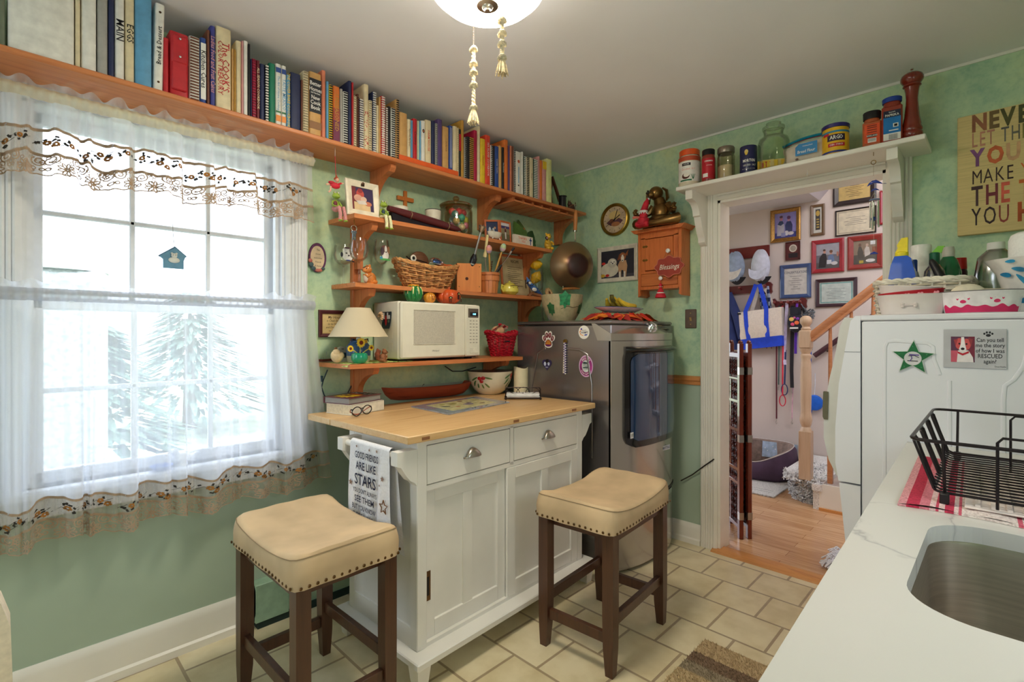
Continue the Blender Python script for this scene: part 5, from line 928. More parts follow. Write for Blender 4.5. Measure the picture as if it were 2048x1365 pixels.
t,p,q=stick('tongs','black-tipped steel tongs leaning from the bushel crock towards the corner','tongs',990,548,1028,496,2.155,2.09); d=q-p; b=B(CHROME);[b.tube([p+d*.3+Vector((s*.004,0,s*.006)),p+d*.75+Vector((s*.004,0,s*.008)),p+d*.92+Vector((0,0,s*.005))],.0026,6)for s in(-1,1)]; obj('arms',b,t); b=B(BLACK); b.tube([p+d*.88,p+d],.007,8); b.tube([p,p+d*.2,p+d*.34],.006,8,rad=[.007,.011,.006]); obj('tips',b,t)
t,p,q=stick('whisk','bronze beaded tool among the utensils of the bushel crock','utensil',982,548,984,524,2.14,2.12); b=B(mt((96,70,50),.4,.6));[b.ell(p.lerp(q,k/5),.005,nu=8,nv=6)for k in range(6)]; b.tube([p+Vector((0,.01,-.05)),q],.0025,6); obj('beaded_shaft',b,t)
b=B(RED); t=T('red_cup','dark red cup showing behind the immersion blender','cup',(X(945,2.30),2.30,S3)); b.lathe([(0,0),(.028,0),(.036,.12),(.040,.155),(.037,.155),(.03,.02),(0,.012)],22); obj('body',b,t)
y=2.315; t=pic('recipe_frame','orange wooden frame with a printed beige sheet, leaning behind the creamer',FW((X(1028,y),y-.012,S3+(Z(1028,512,y)-S3)/2))@RX(-.10),X(1056,y)-X(998,y),Z(1028,512,y)-S3,.016,.014,FO,[('r',(206,188,146),0,0,1,1),('t',(90,74,56),.5,.9,.1,'RECIPE',.02)]+[('r',(120,100,78),.2,.74-.055*k,.55-.1*(k%3),.012)for k in range(10)]+[('r',(110,90,70),.84,.2,.05,.5),('e',(120,96,70),.86,.78,.06,.05)])
y=2.235; rl=14*PX(1072,y); t=T('lemon_jug','clear glass jug holding two lemons beside the wok','jug',(X(1072,y),y,S3)); b=B(GLASS); b.lathe([(0,.002),(rl*.8,.002),(rl,.03),(rl*1.12,.12),(rl*.98,.185),(rl*1.04,.19),(rl*.95,.19),(rl*1.05,.12),(rl*.92,.03),(0,.006)],28); obj('body',b,t); b=B(GLASS); b.tube([(rl*1.0,0,.17),(rl*1.9,0,.175),(rl*2.2,0,.12),(rl*1.6,0,.065),(rl*1.05,0,.06)],.004,8); obj('handle',b,t)
LEM=mt((226,178,32),.45,var=.08,scale=80,bump=.1)
for k,(dz,lab)in enumerate(((Z(1074,557,y)-S3,'lower lemon inside the clear glass jug'),(Z(1072,531,y)-S3,'upper lemon inside the clear glass jug'))):b=B(LEM); rl2=rl*.82; b.lathe([(0,-rl2*1.25),(.004,-rl2*1.2),(rl2*.6,-rl2*.8),(rl2,0),(rl2*.6,rl2*.8),(.004,rl2*1.2),(0,rl2*1.28)],18,M=RX(.5+k)@RY(.3)); obj('lemon',b,None,loc=(X(1072,y),y,S3+dz+.004),label=lab,cat='lemon',group='lemons in the glass jug')
y=2.17; rp=17*PX(1019,y); t=T('yellow_creamer','pale yellow creamer with a cow-face lid and loop handle','creamer',(X(1019,y),y,S3)); t.scale=(1.1,1.1,1.25); YL=mt((226,210,92),.25,var=.06,coat=.5); b=B(YL); b.lathe([(0,0),(rp*.6,0),(rp*.95,.014),(rp,.028),(rp*.85,.044),(rp*.6,.050),(rp*.55,.054),(0,.054)],28); obj('body',b,t); b=B(YL); b.tube([(-rp*.85,0,.04),(-rp*1.15,0,.046),(-rp*1.2,0,.028),(-rp*.9,0,.014)],.0055,8); obj('handle',b,t); b=B(YL); b.lathe([(rp*.6,.053),(rp*.35,.060),(.006,.062),(.007,.068),(0,.070)],24); obj('lid',b,t); b=B(mt((110,84,40))); b.tube([(rp*.98*math.sin(a),-rp*.98*math.cos(a),.042+.002*math.cos(a*3))for a in[-.7+.14*j for j in range(11)]],.0016,5);[b.ell((rp*math.sin(a)*.98,-rp*math.cos(a)*.98,.034),.002,nu=6,nv=4)for a in(-.35,.25)]; obj('face_line',b,t)
y=2.16; t=T('bluejay_figurine','painted blue jay figurine perched on a brown branch','figurine',(X(1071,y),y,S3)); t.scale=(1.35,1.2,1.25); BJ=mt((70,116,184),.35,var=.14,scale=60,coat=.3)
b=B(BJ); b.tube([(-.052,0,.072),(-.04,0,.062),(-.012,0,.042),(.02,0,.024),(.05,0,.006)],.014,10,rad=[.012,.015,.018,.012,.004],flat=.8); b.tube([(-.05,0,.078),(-.062,0,.098)],.006,6,rad=[.010,.001]); obj('body',b,t)
b=B(WHITE); b.ell((-.048,-.010,.068),(.009,.006,.008)); b.ell((-.02,-.013,.036),(.016,.007,.010)); b.mat(BLACK); b.tube([(-.058,-.006,.068),(-.075,-.004,.062)],.004,6,rad=[.005,.0005]); b.ell((-.053,-.0145,.074),.0022,nu=6,nv=4); b.tube([(-.056,-.013,.056),(-.04,-.017,.052),(-.03,-.016,.062)],.002,5); obj('face_markings',b,t)
b=B(mt((60,90,150)));[b.tube([(-.005+.012*k,-.016+.002*k,.036-.009*k),(.002+.012*k,-.017+.002*k,.044-.009*k)],.002,5)for k in range(4)]; obj('wing_bars',b,t); b=B(mt((150,96,62),.8,var=.2)); b.tube([(-.05,.0,.0),(-.03,0,.014),(0,0,.012),(.04,-.004,.007),(.06,0,.004)],.009,8); b.tube([(-.01,0,.012),(-.02,0,.026)],.005,6); obj('branch',b,t)
y=2.19; t=T('shell_plaque','scalloped beige shell with a dark centre leaning at the shelf end','shell',(X(1099,y)+.0,y,S3)); p=[((.036+.003*math.cos(9*a))*math.cos(a),.036+(.036+.003*math.cos(9*a))*math.sin(a))for a in[2*PI*k/54 for k in range(54)]]; b=B(mt((220,176,128),.6,var=.2,scale=60)); b.prism(p,.008,FW((0,0,0))@RX(-.25)); b.lathe([(.03,.008),(.018,.014),(.010,.010),(0,.009)],24,M=FW((0,0,.0))@RX(-.25)@TR(0,.036,0)); obj('rim',b,t); b=B(mt((120,70,50),.8)); b.disc((0,0),.010,.0125,14,FW((0,0,0))@RX(-.25)@TR(0,.036,0)); obj('centre',b,t)
def rectpic(u0,u1,vt,vb,yp):return(X(u0,yp)+X(u1,yp))/2,X(u1,yp)-X(u0,yp),(Z(u0,vt,yp)+Z(u0,vb,yp))/2,Z(u0,vt,yp)-Z(u0,vb,yp)
cx_,w,cz,h=rectpic(636,700,620,675,YW); lines=['My House','is Clean Enough','to be Healthy','and Dirty Enough','to be Happy']
pic('wall_plaque','dark framed beige plaque about a clean house, half hidden by the lamp',FW((cx_,YW-.001,cz)),w,h,.018,.014,mt((86,40,46),.4),[('r',(206,176,112),0,0,1,1),('r',(222,196,140),.03,.04,.94,.92)]+[('t',(84,60,40),.5,.82-.17*k,.2 if k==0 else .15,s,.004,.9,.3)for k,s in enumerate(lines)])
p=ony(634,516,YW-.001); t=T('oval_plaque','small oval plaque with purple rim and house blessing beside the window','plaque',M=FW((p.x,YW-.001,p.z))); k=PX(634,YW); rw,rh=18*k,29.5*k
b=B(mt((92,44,84),.5,var=.2,scale=80)); b.lathe([(rw,0),(rw,.006),(rw*.97,.009),(rw*.82,.009),(rw*.8,.005),(0,.005)],40,sy=rh/rw); obj('rim',b,t); b=B(mt((226,204,168),.6)); b.disc((0,0),rw*.8,.0056,36,ry=rh*.84); b.mat(mt((96,70,60)))
for i,s in enumerate(('This','house','welcomes','Friends','& Home')):b.text(s,.0125,TR(.002,rh*(.52-.27*i),.0062),shear=.3,sx=.8)
obj('verse',b,t); b=B(mt((70,92,96),.6)); ells(b,[(-rw*.75,-rh*.5,.01,.012,.012,.006),(-rw*.5,-rh*.75,.01,.012,.010,.006),(rw*.6,-rh*.72,.01,.010,.007,.005)]); b.mat(mt((190,110,100))); ells(b,[(-rw*.85,-rh*.25,.01,.010,.010,.006),(0,-rh*.86,.01,.014,.008,.006),(rw*.25,-rh*.84,.01,.010,.008,.006)]); obj('fruit_relief',b,t)
y=2.185; rs=57*PX(717,y); t=T('table_lamp','table lamp with cream cone shade and blue stoneware jug base','lamp',(X(717,y),y,S4)); zb,zt=.124,.258
b=B(mt((236,224,196),.8,var=.02)); b.mat(sheerm('lamp shade cloth',(238,226,198),.93,.35)); b.lathe([(rs,zb),(rs*.405,zt)],48); b.lathe([(rs*.39,zt),(rs*.985,zb)],48); obj('lamp_shade',b,t); b=B(mt((226,212,180),.7)); b.lathe([(rs*.985,zb-.001),(rs*1.005,zb-.001),(rs*1.005,zb+.003),(rs*.985,zb+.003)],48); b.lathe([(rs*.39,zt-.002),(rs*.41,zt-.002),(rs*.41,zt+.001),(rs*.39,zt+.001)],40); obj('shade_trim',b,t)
rj=23*PX(717,y); b=B(mt((54,92,146),.3,var=.15,scale=18,coat=.4)); b.lathe([(rj*1.01,.034),(rj*1.03,.055),(rj*.98,.078),(rj*.78,.094),(rj*.70,.098),(rj*.74,.104),(rj*.5,.108),(0,.108)],36); b.mat(mt((216,202,176),.4)); b.lathe([(0,0),(rj*.86,0),(rj*.94,.012),(rj*1.01,.034)],36); obj('jug_base',b,t)
b=B(STEEL); b.lathe([(.012,.106),(.012,.118),(.006,.12),(.006,.15),(0,.15)],14); obj('socket',b,t); b=B(mt((206,160,50),.5)); M=FW((-.004,-rj*.78,.102)); b.box(-.020,-.005,0,.020,.005,.004,.002,M=M);[b.ell((sx*.020,sy*.004,.002),(.006,.0055,.003),M=M)for sx in(-1,1)for sy in(-1,1)]; b.mat(mt((120,80,30))); b.box(-.013,-.0015,.004,.013,.0015,.0046,M=M); obj('bone_tag',b,t)
b=B(mt((40,52,84),.6));[b.tube([(s*.022,-.01,.106),(s*.04,-.014,.112),(s*.044,-.016,.098)],.007,6,rad=[.008,.008,.002],flat=.5)for s in(-1,1)]; obj('ribbon_bow',b,t)
y=2.115; rp=16.5*PX(719,y); t=T('sunflower_pot','green pot with three sunflowers in front of the lamp base','flower pot',(X(719,y),y,S4+.004)); b=B(mt((22,150,112),.18,coat=.6)); b.lathe([(0,0),(rp*.7,0),(rp*.95,.012),(rp,.026),(rp*.9,.042),(rp*.7,.046),(rp*.66,.042),(0,.04)],30); obj('pot',b,t); b=B(mt((150,80,50),.9)); b.disc((0,0),rp*.66,.0435,20); obj('soil',b,t)
for dx,dz,r in((0,.092,.024),(-.052,.066,.016),(.052,.068,.015)):
 b=B(mt((200,200,90),.6)); b.tube([(dx*.2,-.004,.042),(dx*.6,-.008,.042+(dz-.042)*.6),(dx,-.010,dz)],.002,6); stm=obj('stem',b,t); M=FW((dx,-.012,dz)); b=B(mt((240,204,50),.5)); b.prism(star(11,r,r*.62),.003,M); b.prism(star(11,r*.92,r*.6,PI/2+.28),.002,M@TR(0,0,.002)); b.mat(mt((120,44,30),.8)); b.ell((0,0,.004),(r*.42,r*.42,.004),M=M); obj('bloom',b,stm)
y=2.29; t=T('weather_clock','rounded pale grey digital clock behind the hen figurine','clock',(X(681,y),y,S4)); b=B(mt((196,192,180),.4)); p=[(-.026,0),(.026,0),(.026,.05)]+arc(0,.05,.026,0,PI,10)+[]; b.prism(p,.022,FW((0,0,0))); obj('case',b,t); b=B(mt((40,66,84),.2)); b.box(-.016,.022,.022,.018,.046,.0228,M=FW((0,0,0))); obj('screen',b,t); b=B(BLACK); b.box(-.006,.062,.022,.006,.065,.0226,M=FW((0,0,0))); obj('speaker_slot',b,t)
y=2.17; t=T('hen_figurine','cream hen figurine at the end of the microwave shelf','figurine',(X(674,y),y,S4+.004)); b=B(mt((214,190,150),.5,var=.14,scale=24)); ells(b,[(0,0,.026,.027,.022,.025),(-.004,0,.044,.018,.018,.020),(.020,0,.034,.014,.012,.016),(-.018,0,.034,.012,.010,.020)]); obj('body',b,t); b=B(mt((120,84,56),.6)); b.tube([(.03,0,.03),(.04,0,.028)],.003,6,rad=[.004,.0008]); b.ell((-.006,0,.066),(.008,.004,.006)); obj('comb_and_beak',b,t)
y=2.30; t=T('toy_boat','tiny model boat with silver mast near the curtain','model boat',(X(648,y),y,S4)); b=B(mt((110,56,44),.5)); b.grid(lambda u,v:(-.04+.08*u,(v-.5)*.02*math.sin(PI*min(.97,max(.03,u)))**.5,.004+.012*abs(v-.5)*2+.004*abs(u-.5)),16,6); b.box(-.034,-.007,.006,.034,.007,.010); obj('hull',b,t); b=B(CHROME); b.tube([(.012,0,.008),(.012,0,.052)],.001,5);[b.tube([(x,0,.01),(x+.004,0,.024)],.0014,5)for x in(-.03,-.02,-.008,.02,.028)]; obj('mast_and_fittings',b,t)
t=T('leaf_doily','pale green leaf-pattern mat hanging over the end of the microwave shelf','mat',(0,0,S4)); b=B(mt((190,202,120),.9,var=.16,scale=40)); xa,xb=X(641,2.3),1.42
def doil(u,v):x=1.085+(xb-1.085)*u; yy=2.075+.20*v+.008*math.sin(u*44)*(1-v); return(x,max(2.067,yy),.0012+.0016*abs(math.sin(u*40+v*20)))
b.grid(doil,60,12); b.grid(lambda u,v:(1.085-.012*math.sin(PI/2*v),2.078+.21*u+.006*math.sin(u*30),.0015-.014*(1-math.cos(PI/2*v))),30,4); b.mat(mt((110,140,70),.9));[b.prism([(x-.012,yy),(x,yy+.006),(x+.014,yy+.001),(x,yy-.006)],.0035)for x,yy in((1.12,2.10),(1.16,2.13),(1.22,2.10),(1.27,2.12),(1.33,2.10),(1.38,2.12),(1.14,2.17),(1.30,2.16))]; obj('cloth',b,t)
rodent('squirrel_figurine','brown squirrel figurine with curled tail beside the microwave',(X(768,2.10),2.10,S4+.004),.062,mt((140,88,56),.7,var=.2,scale=60),mt((206,166,124),.7),False,mt((126,66,40),.8,var=.2,scale=60),PI)
mw=T('microwave','white microwave oven on the lowest shelf with pumpkins on top','microwave',(1.348,2.09,S4+.012)); w,h,d=.515,.285,.245; MW=mt((232,228,212),.35,var=.012)
b=B(MW); b.box(0,.012,0,w,d,h,.006); b.mat(mt((198,190,172),.5))
for k in range(7):
 for z0,z1 in((.10,.16),(.04,.08)):b.box(-.0006,.06+.006*k,z0,.001,.0625+.006*k,z1)
obj('case',b,mw)
b=B(MW); b.box(.002,-.012,.004,.405,.014,h-.004,.007); dr=obj('door',b,mw); b=B(mt((196,190,176),.5,var=.05,scale=200)); b.box(.075,-.0135,.075,.33,-.010,h-.045,.008); b.mat(mt((206,200,186),.4)); b.tube([(.072,-.0128,.072),(.333,-.0128,.072),(.333,-.0128,h-.042),(.072,-.0128,h-.042)],.003,6,True); obj('door_window',b,dr)
b=B(mt((90,84,76),.4)); b.text('Whirlpool',.013,FW((.205,-.0126,.038)),shear=.3,sx=.8); obj('brand_lettering',b,dr)
b=B(MW); b.box(.407,-.011,.004,w-.002,.014,h-.004,.006); cp=obj('control_panel',b,mw); b=B(mt((96,86,78),.4)); b.box(.425,-.0125,h-.072,w-.016,-.010,h-.022,.002); b.mat(BLACK); b.box(.437,-.0132,h-.063,w-.022,-.012,h-.042); b.mat(mt((120,220,255),.4,emit=2.0)); b.text('4:48',.014,FW((.466,-.0136,h-.053)),sx=.9,shear=.15); obj('display',b,cp)
b=B(mt((170,164,150),.5))
for r_ in range(8):
 for c_ in range(3):b.box(.436+.022*c_,-.0118,h-.092-.017*r_,.448+.022*c_,-.0108,h-.087-.017*r_)
obj('buttons',b,cp); b=B(mt((226,222,206),.35)); b.box(.436,-.0135,.018,.496,-.010,.05,.004); obj('open_button',b,cp)
b=B(BLACK); b.box(.03,.03,-.012,.06,.06,.002); b.box(w-.06,.03,-.012,w-.03,.06,.002); b.box(.03,d-.06,-.012,.06,d-.03,.002); b.box(w-.06,d-.06,-.012,w-.03,d-.03,.002); b.box(.01,.02,-.004,w-.01,d-.01,.001); obj('underside_feet',b,mw)
M=FD((1.3475,2.205,S4+.012+.20)); t=T('snapshot','curled snapshot stuck on the side of the microwave','photograph',M=M); b=B(mt((30,50,62),.3)); b.grid(lambda u,v:(-.045+.09*u,-.05+.085*v,.0008+.012*(1-v)**2*u),8,8); obj('paper',b,t); b=B(); shapes(b,.085,.075,[('r',(214,216,224),.05,.55,.9,.42),('r',(40,44,50),.35,.6,.25,.38),('r',(40,44,50),.75,.8,.2,.18),('e',(170,36,44),.5,.45,.12,.35),('e',(80,100,90),.8,.4,.12,.1),('e',(90,100,110),.15,.45,.1,.12)],.0045,.0002,TR(0,-.005,0)); obj('picture',b,t)
t=T('shell_magnet','seashell magnet holding the snapshot on the microwave side','magnet',M=M@TR(-.048,.012,.004)); b=B(mt((214,178,140),.5,var=.15,scale=70)); b.grid(lambda u,v:((.004+.022*v)*math.cos(-.9+4.2*u),(.004+.022*v)*math.sin(-.9+4.2*u),.010*math.sin(PI*v)+.0022*math.sin(u*60)*v),60,6); obj('shell',b,t)
zt=S4+.012+.285
def pump(label,u,y,wpx,h,m,m2,lobes,nm='pumpkin',squash=.12,stem=True,cat='pumpkin'):
 r=wpx/2*PX(u,y); t=T(nm,label,cat,(X(u,y),y,zt)); b=B(m)
 def f(a,v):th=-PI/2+PI*v; k=1-squash*abs(math.sin(lobes*PI*a))**.6*0-squash*(1-abs(math.sin(lobes*PI*a))**.7); return(r*math.cos(th)**.8*k*math.cos(2*PI*a)if math.cos(th)>0 else 0,r*math.cos(th)**.8*k*math.sin(2*PI*a)if math.cos(th)>0 else 0,h*.5+h*.5*math.sin(th)*(1-.25*math.cos(th)*0))
 b.grid(lambda a,v:f(a,min(.995,max(.005,v))),lobes*8,16); obj('body',b,t)
 if stem:b=B(m2); b.tube([(0,0,h*.9),(.002,0,h*1.06),(.010,0,h*1.15)],.006,8,rad=[.010,.006,.005]); obj('stem',b,t)
 return t,r,h
t,r,h=pump('green and orange striped ceramic gourd on the microwave',827,2.17,38,.092,mt((26,120,56),.25,coat=.4),BRN,10,'striped_gourd',.14,False,'gourd')
b=B(mt((226,150,40),.35)); b.lathe([(r*.62,h*.88),(r*.5,h*1.0),(0,h*1.01)],20); b.mat(mt((226,220,150),.4))
for k in range(10):a=2*PI*(k+.5)/10; b.tube([(r*1.0*math.cos(a)*c_,r*1.0*math.sin(a)*c_,h*z_)for c_,z_ in((.72,.84),(.93,.66),(.97,.5),(.86,.3))],.004,5,rad=[.006,.004,.003,.0015])
obj('glaze_stripes',b,t)
t,r,h=pump('smallest orange ceramic pumpkin on the microwave, between gourd and jack-o-lantern',859,2.15,25,.056,mt((232,150,44),.3,var=.15,coat=.4),mt((200,140,60)),8); b=B(mt((150,66,30)));[b.prism(q,.002,FW((0,-r*.98,h*.5)))for q in([(-.009,.002),(-.002,.002),(-.005,.010)],[(.003,.002),(.010,.002),(.006,.010)],[(-.010,-.005),(.010,-.005),(.004,-.010),(-.004,-.010)])]; obj('carved_face',b,t)
t,r,h=pump('deep orange ceramic jack-o-lantern with carved mushrooms on the microwave',897,2.16,50,.082,mt((206,84,38),.35,var=.12,coat=.2),mt((190,90,50)),9)
b=B(mt((60,24,16),.8))
for ang,z,s in((-.5,.028,1),(.25,.05,1.2),(.75,.03,.8)):
 M=TR(0,0,0)@RZ(ang)@FW((0,-r*.985,z)); b.prism(arc(0,0,.011*s,0,PI,8),.0035,M);[b.box(-.008*s+.006*k,-.022*s,0,-.0055*s+.006*k,-.002,.003,M=M)for k in range(3)]
b.mat(mt((190,206,130)));
for ang,z,s in((-.5,.028,1),(.25,.05,1.2),(.75,.03,.8)):b.prism([(-.005*s,.001),(.005*s,.001),(0,.007*s)],.0042,RZ(ang)@FW((0,-r*.985,z)))
obj('carved_mushrooms',b,t)
y=2.20; rb=39*PX(1004,y); t=T('red_basket','red wicker basket with a rag doll, between microwave and dryer','basket',(X(1003,y),y,S4)); hb=.135; RW=mt((190,26,48),.5,var=.12); b=B(RW); P=wicker(b,rb*.62,rb*.92,hb,14,18,.55,.012,.0042,2.4); b.lathe([(0,.003),(rb*.6,.003),(rb*.6,.007),(0,.007)],24,sy=.55); obj('weave',b,t); b=B(RW)
for s in(0,PI):b.tube([Vector(P(2*PI*i/80,hb+.004,.004+.003*math.sin(i*.8+s)))+Vector((0,0,.006*math.cos(i*.8+s)))for i in range(80)],.006,6,True)
obj('rim',b,t); b=B(mt((40,30,40),.7)); b.tube([(-.03+.008*k,-rb*.5-.002*(k%2),hb*.66+.003*(k%2))for k in range(6)],.004,6); obj('dark_ribbon',b,t)
t=T('rag_doll','rag doll in red and white striped cap lying in the red basket','doll',(X(996,y),y,S4+.132)); b=B(mt((222,176,136),.8)); b.ell((0,0,.02),(.05,.034,.034)); obj('head',b,t)
b=B()
for k in range(6):
 b.mat(mt((178,40,52),.8)if k%2 else mt((228,208,196),.8)); b.grid(lambda u,v,k=k:((.052)*math.cos(.35+.42*(k+v))*1.0,-.036*math.sin(2*PI*u*.5),.022+.038*math.sin(.35+.42*(k+v))*(math.cos(0.0))*max(.15,math.cos((u-.5)*2.4))),10,4)
obj('striped_cap',b,t); b=B(mt((186,96,90),.9,var=.15,scale=90));[b.ell((x,-.004,z),(.018,.010,.012),rot=Matrix.Rotation(a,3,'Y'))for x,z,a in((.046,.05,.5),(.064,.042,-.4))]; b.mat(RED); b.box(-.012,-.022,.055,.016,-.010,.068,.004); obj('bow',b,t)
b=B(mt((30,60,74),.5)); pts=[ony(655,740,2.30),ony(647,760,2.31),ony(643,775,2.315),ony(648,790,2.32),ony(654,800,2.32)]; b.tube(pts,.0028,6); b.tube([ony(644,752,2.31),ony(642,764,2.31)],.010,8,flat=.6); obj('lamp_cord',b,label='lamp cord with dark switch hanging below the microwave shelf near the curtain',cat='cord')
b=B(mt((26,34,40),.5)); b.tube([ony(890,733,2.33),ony(905,743,2.335),ony(925,743,2.335),ony(952,735,2.335)],.003,6); b.tube([ony(708,746,2.33),ony(704,770,2.335),ony(694,790,2.335),ony(690,803,2.335)],.0026,6); obj('power_cord',b,label='dark power cords sagging on the wall under the microwave shelf',cat='cord')
# -------- on the cart
ZC=.911
def C(u,v,z=ZC):return onz(u,v,z)
a,c,e=C(703,832),C(768,820),C(636,812); d=(c-a); L=d.length; d.normalize(); rz=math.atan2(d.y,d.x)
t=T('thick_book','thick cream paperback lying on the cart under the sunflower book','book',a,rz); b=B(mt((232,228,214),.6)); W_=.165; b.box(0,0,0,L,.002,.046); b.box(0,0,0,L,W_,.0025); b.box(0,0,.0435,L,W_,.046); obj('cover',b,t); b=B(PAPER); b.box(.002,.002,.0025,L-.002,W_-.002,.0435); obj('pages',b,t)
t=T('sunflower_book','hardcover book with yellow sunflower cover on top of the thick paperback','book',a+Vector((-.005,.012,.0465)),rz+.03); L2=L*1.02; b=B(mt((96,40,50),.3)); b.box(0,0,0,L2,W_*.98,.003); b.box(0,0,.026,L2,W_*.98,.029); b.box(0,W_*.94,0,L2,W_*.98,.029); obj('cover',b,t); b=B(mt((150,146,142),.6,var=.1,stretch=(1,1,60))); b.box(.003,.004,.003,L2-.004,W_*.93,.026); obj('pages',b,t)
b=B(); M=TR(L2*.34,W_*.48,.0293)@RZ(.2); b.mat(mt((232,196,40),.4)); b.prism(star(12,.062,.036),.0004,M); b.mat(mt((220,100,40),.4)); b.prism([(.02,-.04),(.12,-.03),(.13,.03),(.05,.05)],.0003,TR(L2*.4,W_*.5,.0292)); b.mat(mt((30,26,32),.4)); b.prism([(.0,-.06),(.075,-.06),(.075,.06),(.02,.06)],.0003,TR(L2*.62,W_*.5,.0293)); b.mat(WHITE); rn=random.Random(8)
for k in range(26):x,yy=rn.uniform(.02,.09),rn.uniform(-.06,.06); b.box(x,yy,.0003,x+.010,yy+.003,.0007,M=TR(L2*.6,W_*.5,.0293))
b.mat(mt((110,60,30),.5)); b.disc((0,0),.016,.0007,16,M); obj('cover_print',b,t)
p,q=C(682,806,ZC+.052),C(741,795,ZC+.052); t=T('red_pen','red ballpoint pen lying along the thick paperback','pen',(0,0,0)); z=ZC+.0515; p.z=q.z=z; dd=q-p; b=B(mt((214,26,44),.25)); b.cyl(p+dd*.15,p+dd*.92,.0045,10); obj('barrel',b,t); b=B(mt((220,220,220),.3)); b.tube([p,p+dd*.16],.003,8,rad=[.001,.0042]); b.tube([p+dd*.92,q],.003,8); b.tube([p+dd*.65+Vector((0,-.001,.005)),p+dd*.9+Vector((0,-.001,.005))],.0016,6); obj('tip_and_clip',b,t)
p=C(722,832); t=T('eyeglasses','dark rimmed eyeglasses resting on the cart against the thick book','glasses',p,rz+.06); DK=mt((26,34,46),.25,coat=.4); b=B(DK)
def lens(cx):return[(cx+.026*math.cos(a)*(1+.10*math.cos(2*a)),-.006+.012*math.cos(a)*0,.024+.019*math.sin(a)*(1 if math.sin(a)>0 else 1.05))for a in[2*PI*k/24 for k in range(24)]]
for cx in(-.032,.032):b.tube(lens(cx),.0024,6,True)
b.tube([(-.008,-.006,.032),(0,-.009,.035),(.008,-.006,.032)],.0024,6); obj('rims',b,t)
for s in(-1,1):b=B(mt((150,70,50),.4)); b.mat(DK); b.tube([(s*.058,-.005,.034),(s*.062,.0,.034)],.003,6); b.mat(mt((170,84,64),.4)); b.tube([(s*.062,.002,.034),(s*.050,.016,.022),(s*.02,.020,.008),(-s*.01,.018,.004)],.0022,6); obj('temple',b,t)
b=B(glassm('lens glass',(250,252,255),.01,.92));[b.poly([(q[0],q[1],q[2])for q in lens(cx)])for cx in(-.032,.032)]; obj('lenses',b,t)
p,q=C(772,806),C(948,790); t=T('dough_bowl','long reddish carved wooden dough bowl at the back of the cart','bowl',(0,0,0)); ctr=(p+q)/2+Vector((0,.062,0)); L=(q-p).length*.53; rz=math.atan2(q.y-p.y,q.x-p.x); t.location=ctr; t.rotation_euler.z=rz
DW=wood('reddish bowl wood',(170,74,46),(120,44,28),0,.8,.35); b=B(DW); PR=[(0,0),(.5,0),(.72,.006),(.88,.024),(.97,.045),(1,.054),(.95,.056),(.86,.044),(.7,.022),(.4,.014),(0,.012)]
def sup(a,n=3.2):c_,s_=math.cos(a),math.sin(a); k=(abs(c_)**n+abs(s_)**n)**(-1/n); return c_*k,s_*k
n=48; vs=[]
for f,z in PR:
 for i in range(n):x,yv=sup(2*PI*i/n); vs.append((x*L*f**.6,yv*.078*f,z*1.25+.012*abs(x)**3*f**4))
b.add(vs,[(j*n+i,j*n+(i+1)%n,(j+1)*n+(i+1)%n,(j+1)*n+i)for j in range(len(PR)-1)for i in range(n)]); obj('body',b,t)
t2=T('sunglasses','folded black glasses inside the long reddish dough bowl','glasses',ctr+Vector((-.02,.0,.014)),rz); b=B(BLACK); b.tube([(-.02,0,.0),(-.016,0,.03),(-.004,0,.058),(.006,0,.064)],.0022,6); b.tube([(.04,.01,.0),(.038,.01,.03),(.028,.01,.056),(.022,.01,.062)],.0022,6); b.tube([(-.03,-.01,.002),(.01,-.008,.003),(.05,-.01,.002)],.0028,6); obj('frame',b,t2)
pts=[C(u,v)for u,v in((822,815),(897,830.5),(1019,806),(952,795))]; o=pts[0].copy(); t=T('glass_cutting_board','glass cutting board with a bird and flower picture on the cart','cutting board',o); b=B(mt((150,160,176),.12,var=.14,scale=30,coat=.6)); P2=[(q-o).to_2d()for q in pts]; b.prism(P2,.005); obj('panel',b,t)
ctr2=sum(P2,Vector((0,0)))/4; b=B(mt((206,200,150),.2,var=.12,scale=40)); b.prism([ctr2+(q-ctr2)*.72 for q in P2],.0004,None,.0051)
ex,ey=(P2[2]-P2[1]).normalized(),(P2[0]-P2[1]).normalized()
def rel(s,q):v=P2[1]+(P2[2]-P2[1])*s+(P2[0]-P2[1])*q; return v
for s,q,r,c in((.25,.5,.03,(110,130,110)),(.35,.35,.018,(190,120,90)),(.42,.62,.03,(150,150,70)),(.55,.4,.035,(120,112,150)),(.62,.5,.02,(90,84,130)),(.6,.72,.02,(150,80,50)),(.72,.3,.02,(120,100,70)),(.8,.6,.03,(186,180,120)),(.3,.7,.02,(170,170,90))):b.mat(mt(c,.2)); v=rel(s,q); b.add([(v.x+r*math.cos(2*PI*j/12)*(1+.3*math.sin(5*j)),v.y+r*.6*math.sin(2*PI*j/12),.0057+.00001*len(b.f))for j in range(12)],[list(range(12))])
obj('printed_picture',b,t)
p=C(980,789); y=p.y+.03; rb=45*PX(980,y); t=T('painted_bowl','cream bowl painted with red cherries and green leaves on the cart','bowl',(X(980,y),y,ZC)); hb=Z(980,742,y)-ZC
CRM=mt((232,222,196),.25,var=.02,coat=.4); b=B(CRM); pf=[(0,.004),(.42,.004),(.45,0),(.5,.004),(.72,.16*hb+.006),(.92,.55*hb),(1.0,hb),(.965,hb),(.88,.55*hb),(.66,.18*hb+.01),(0,.016)]; b.lathe([(r*rb,z)for r,z in pf],40); obj('body',b,t)
b=B()
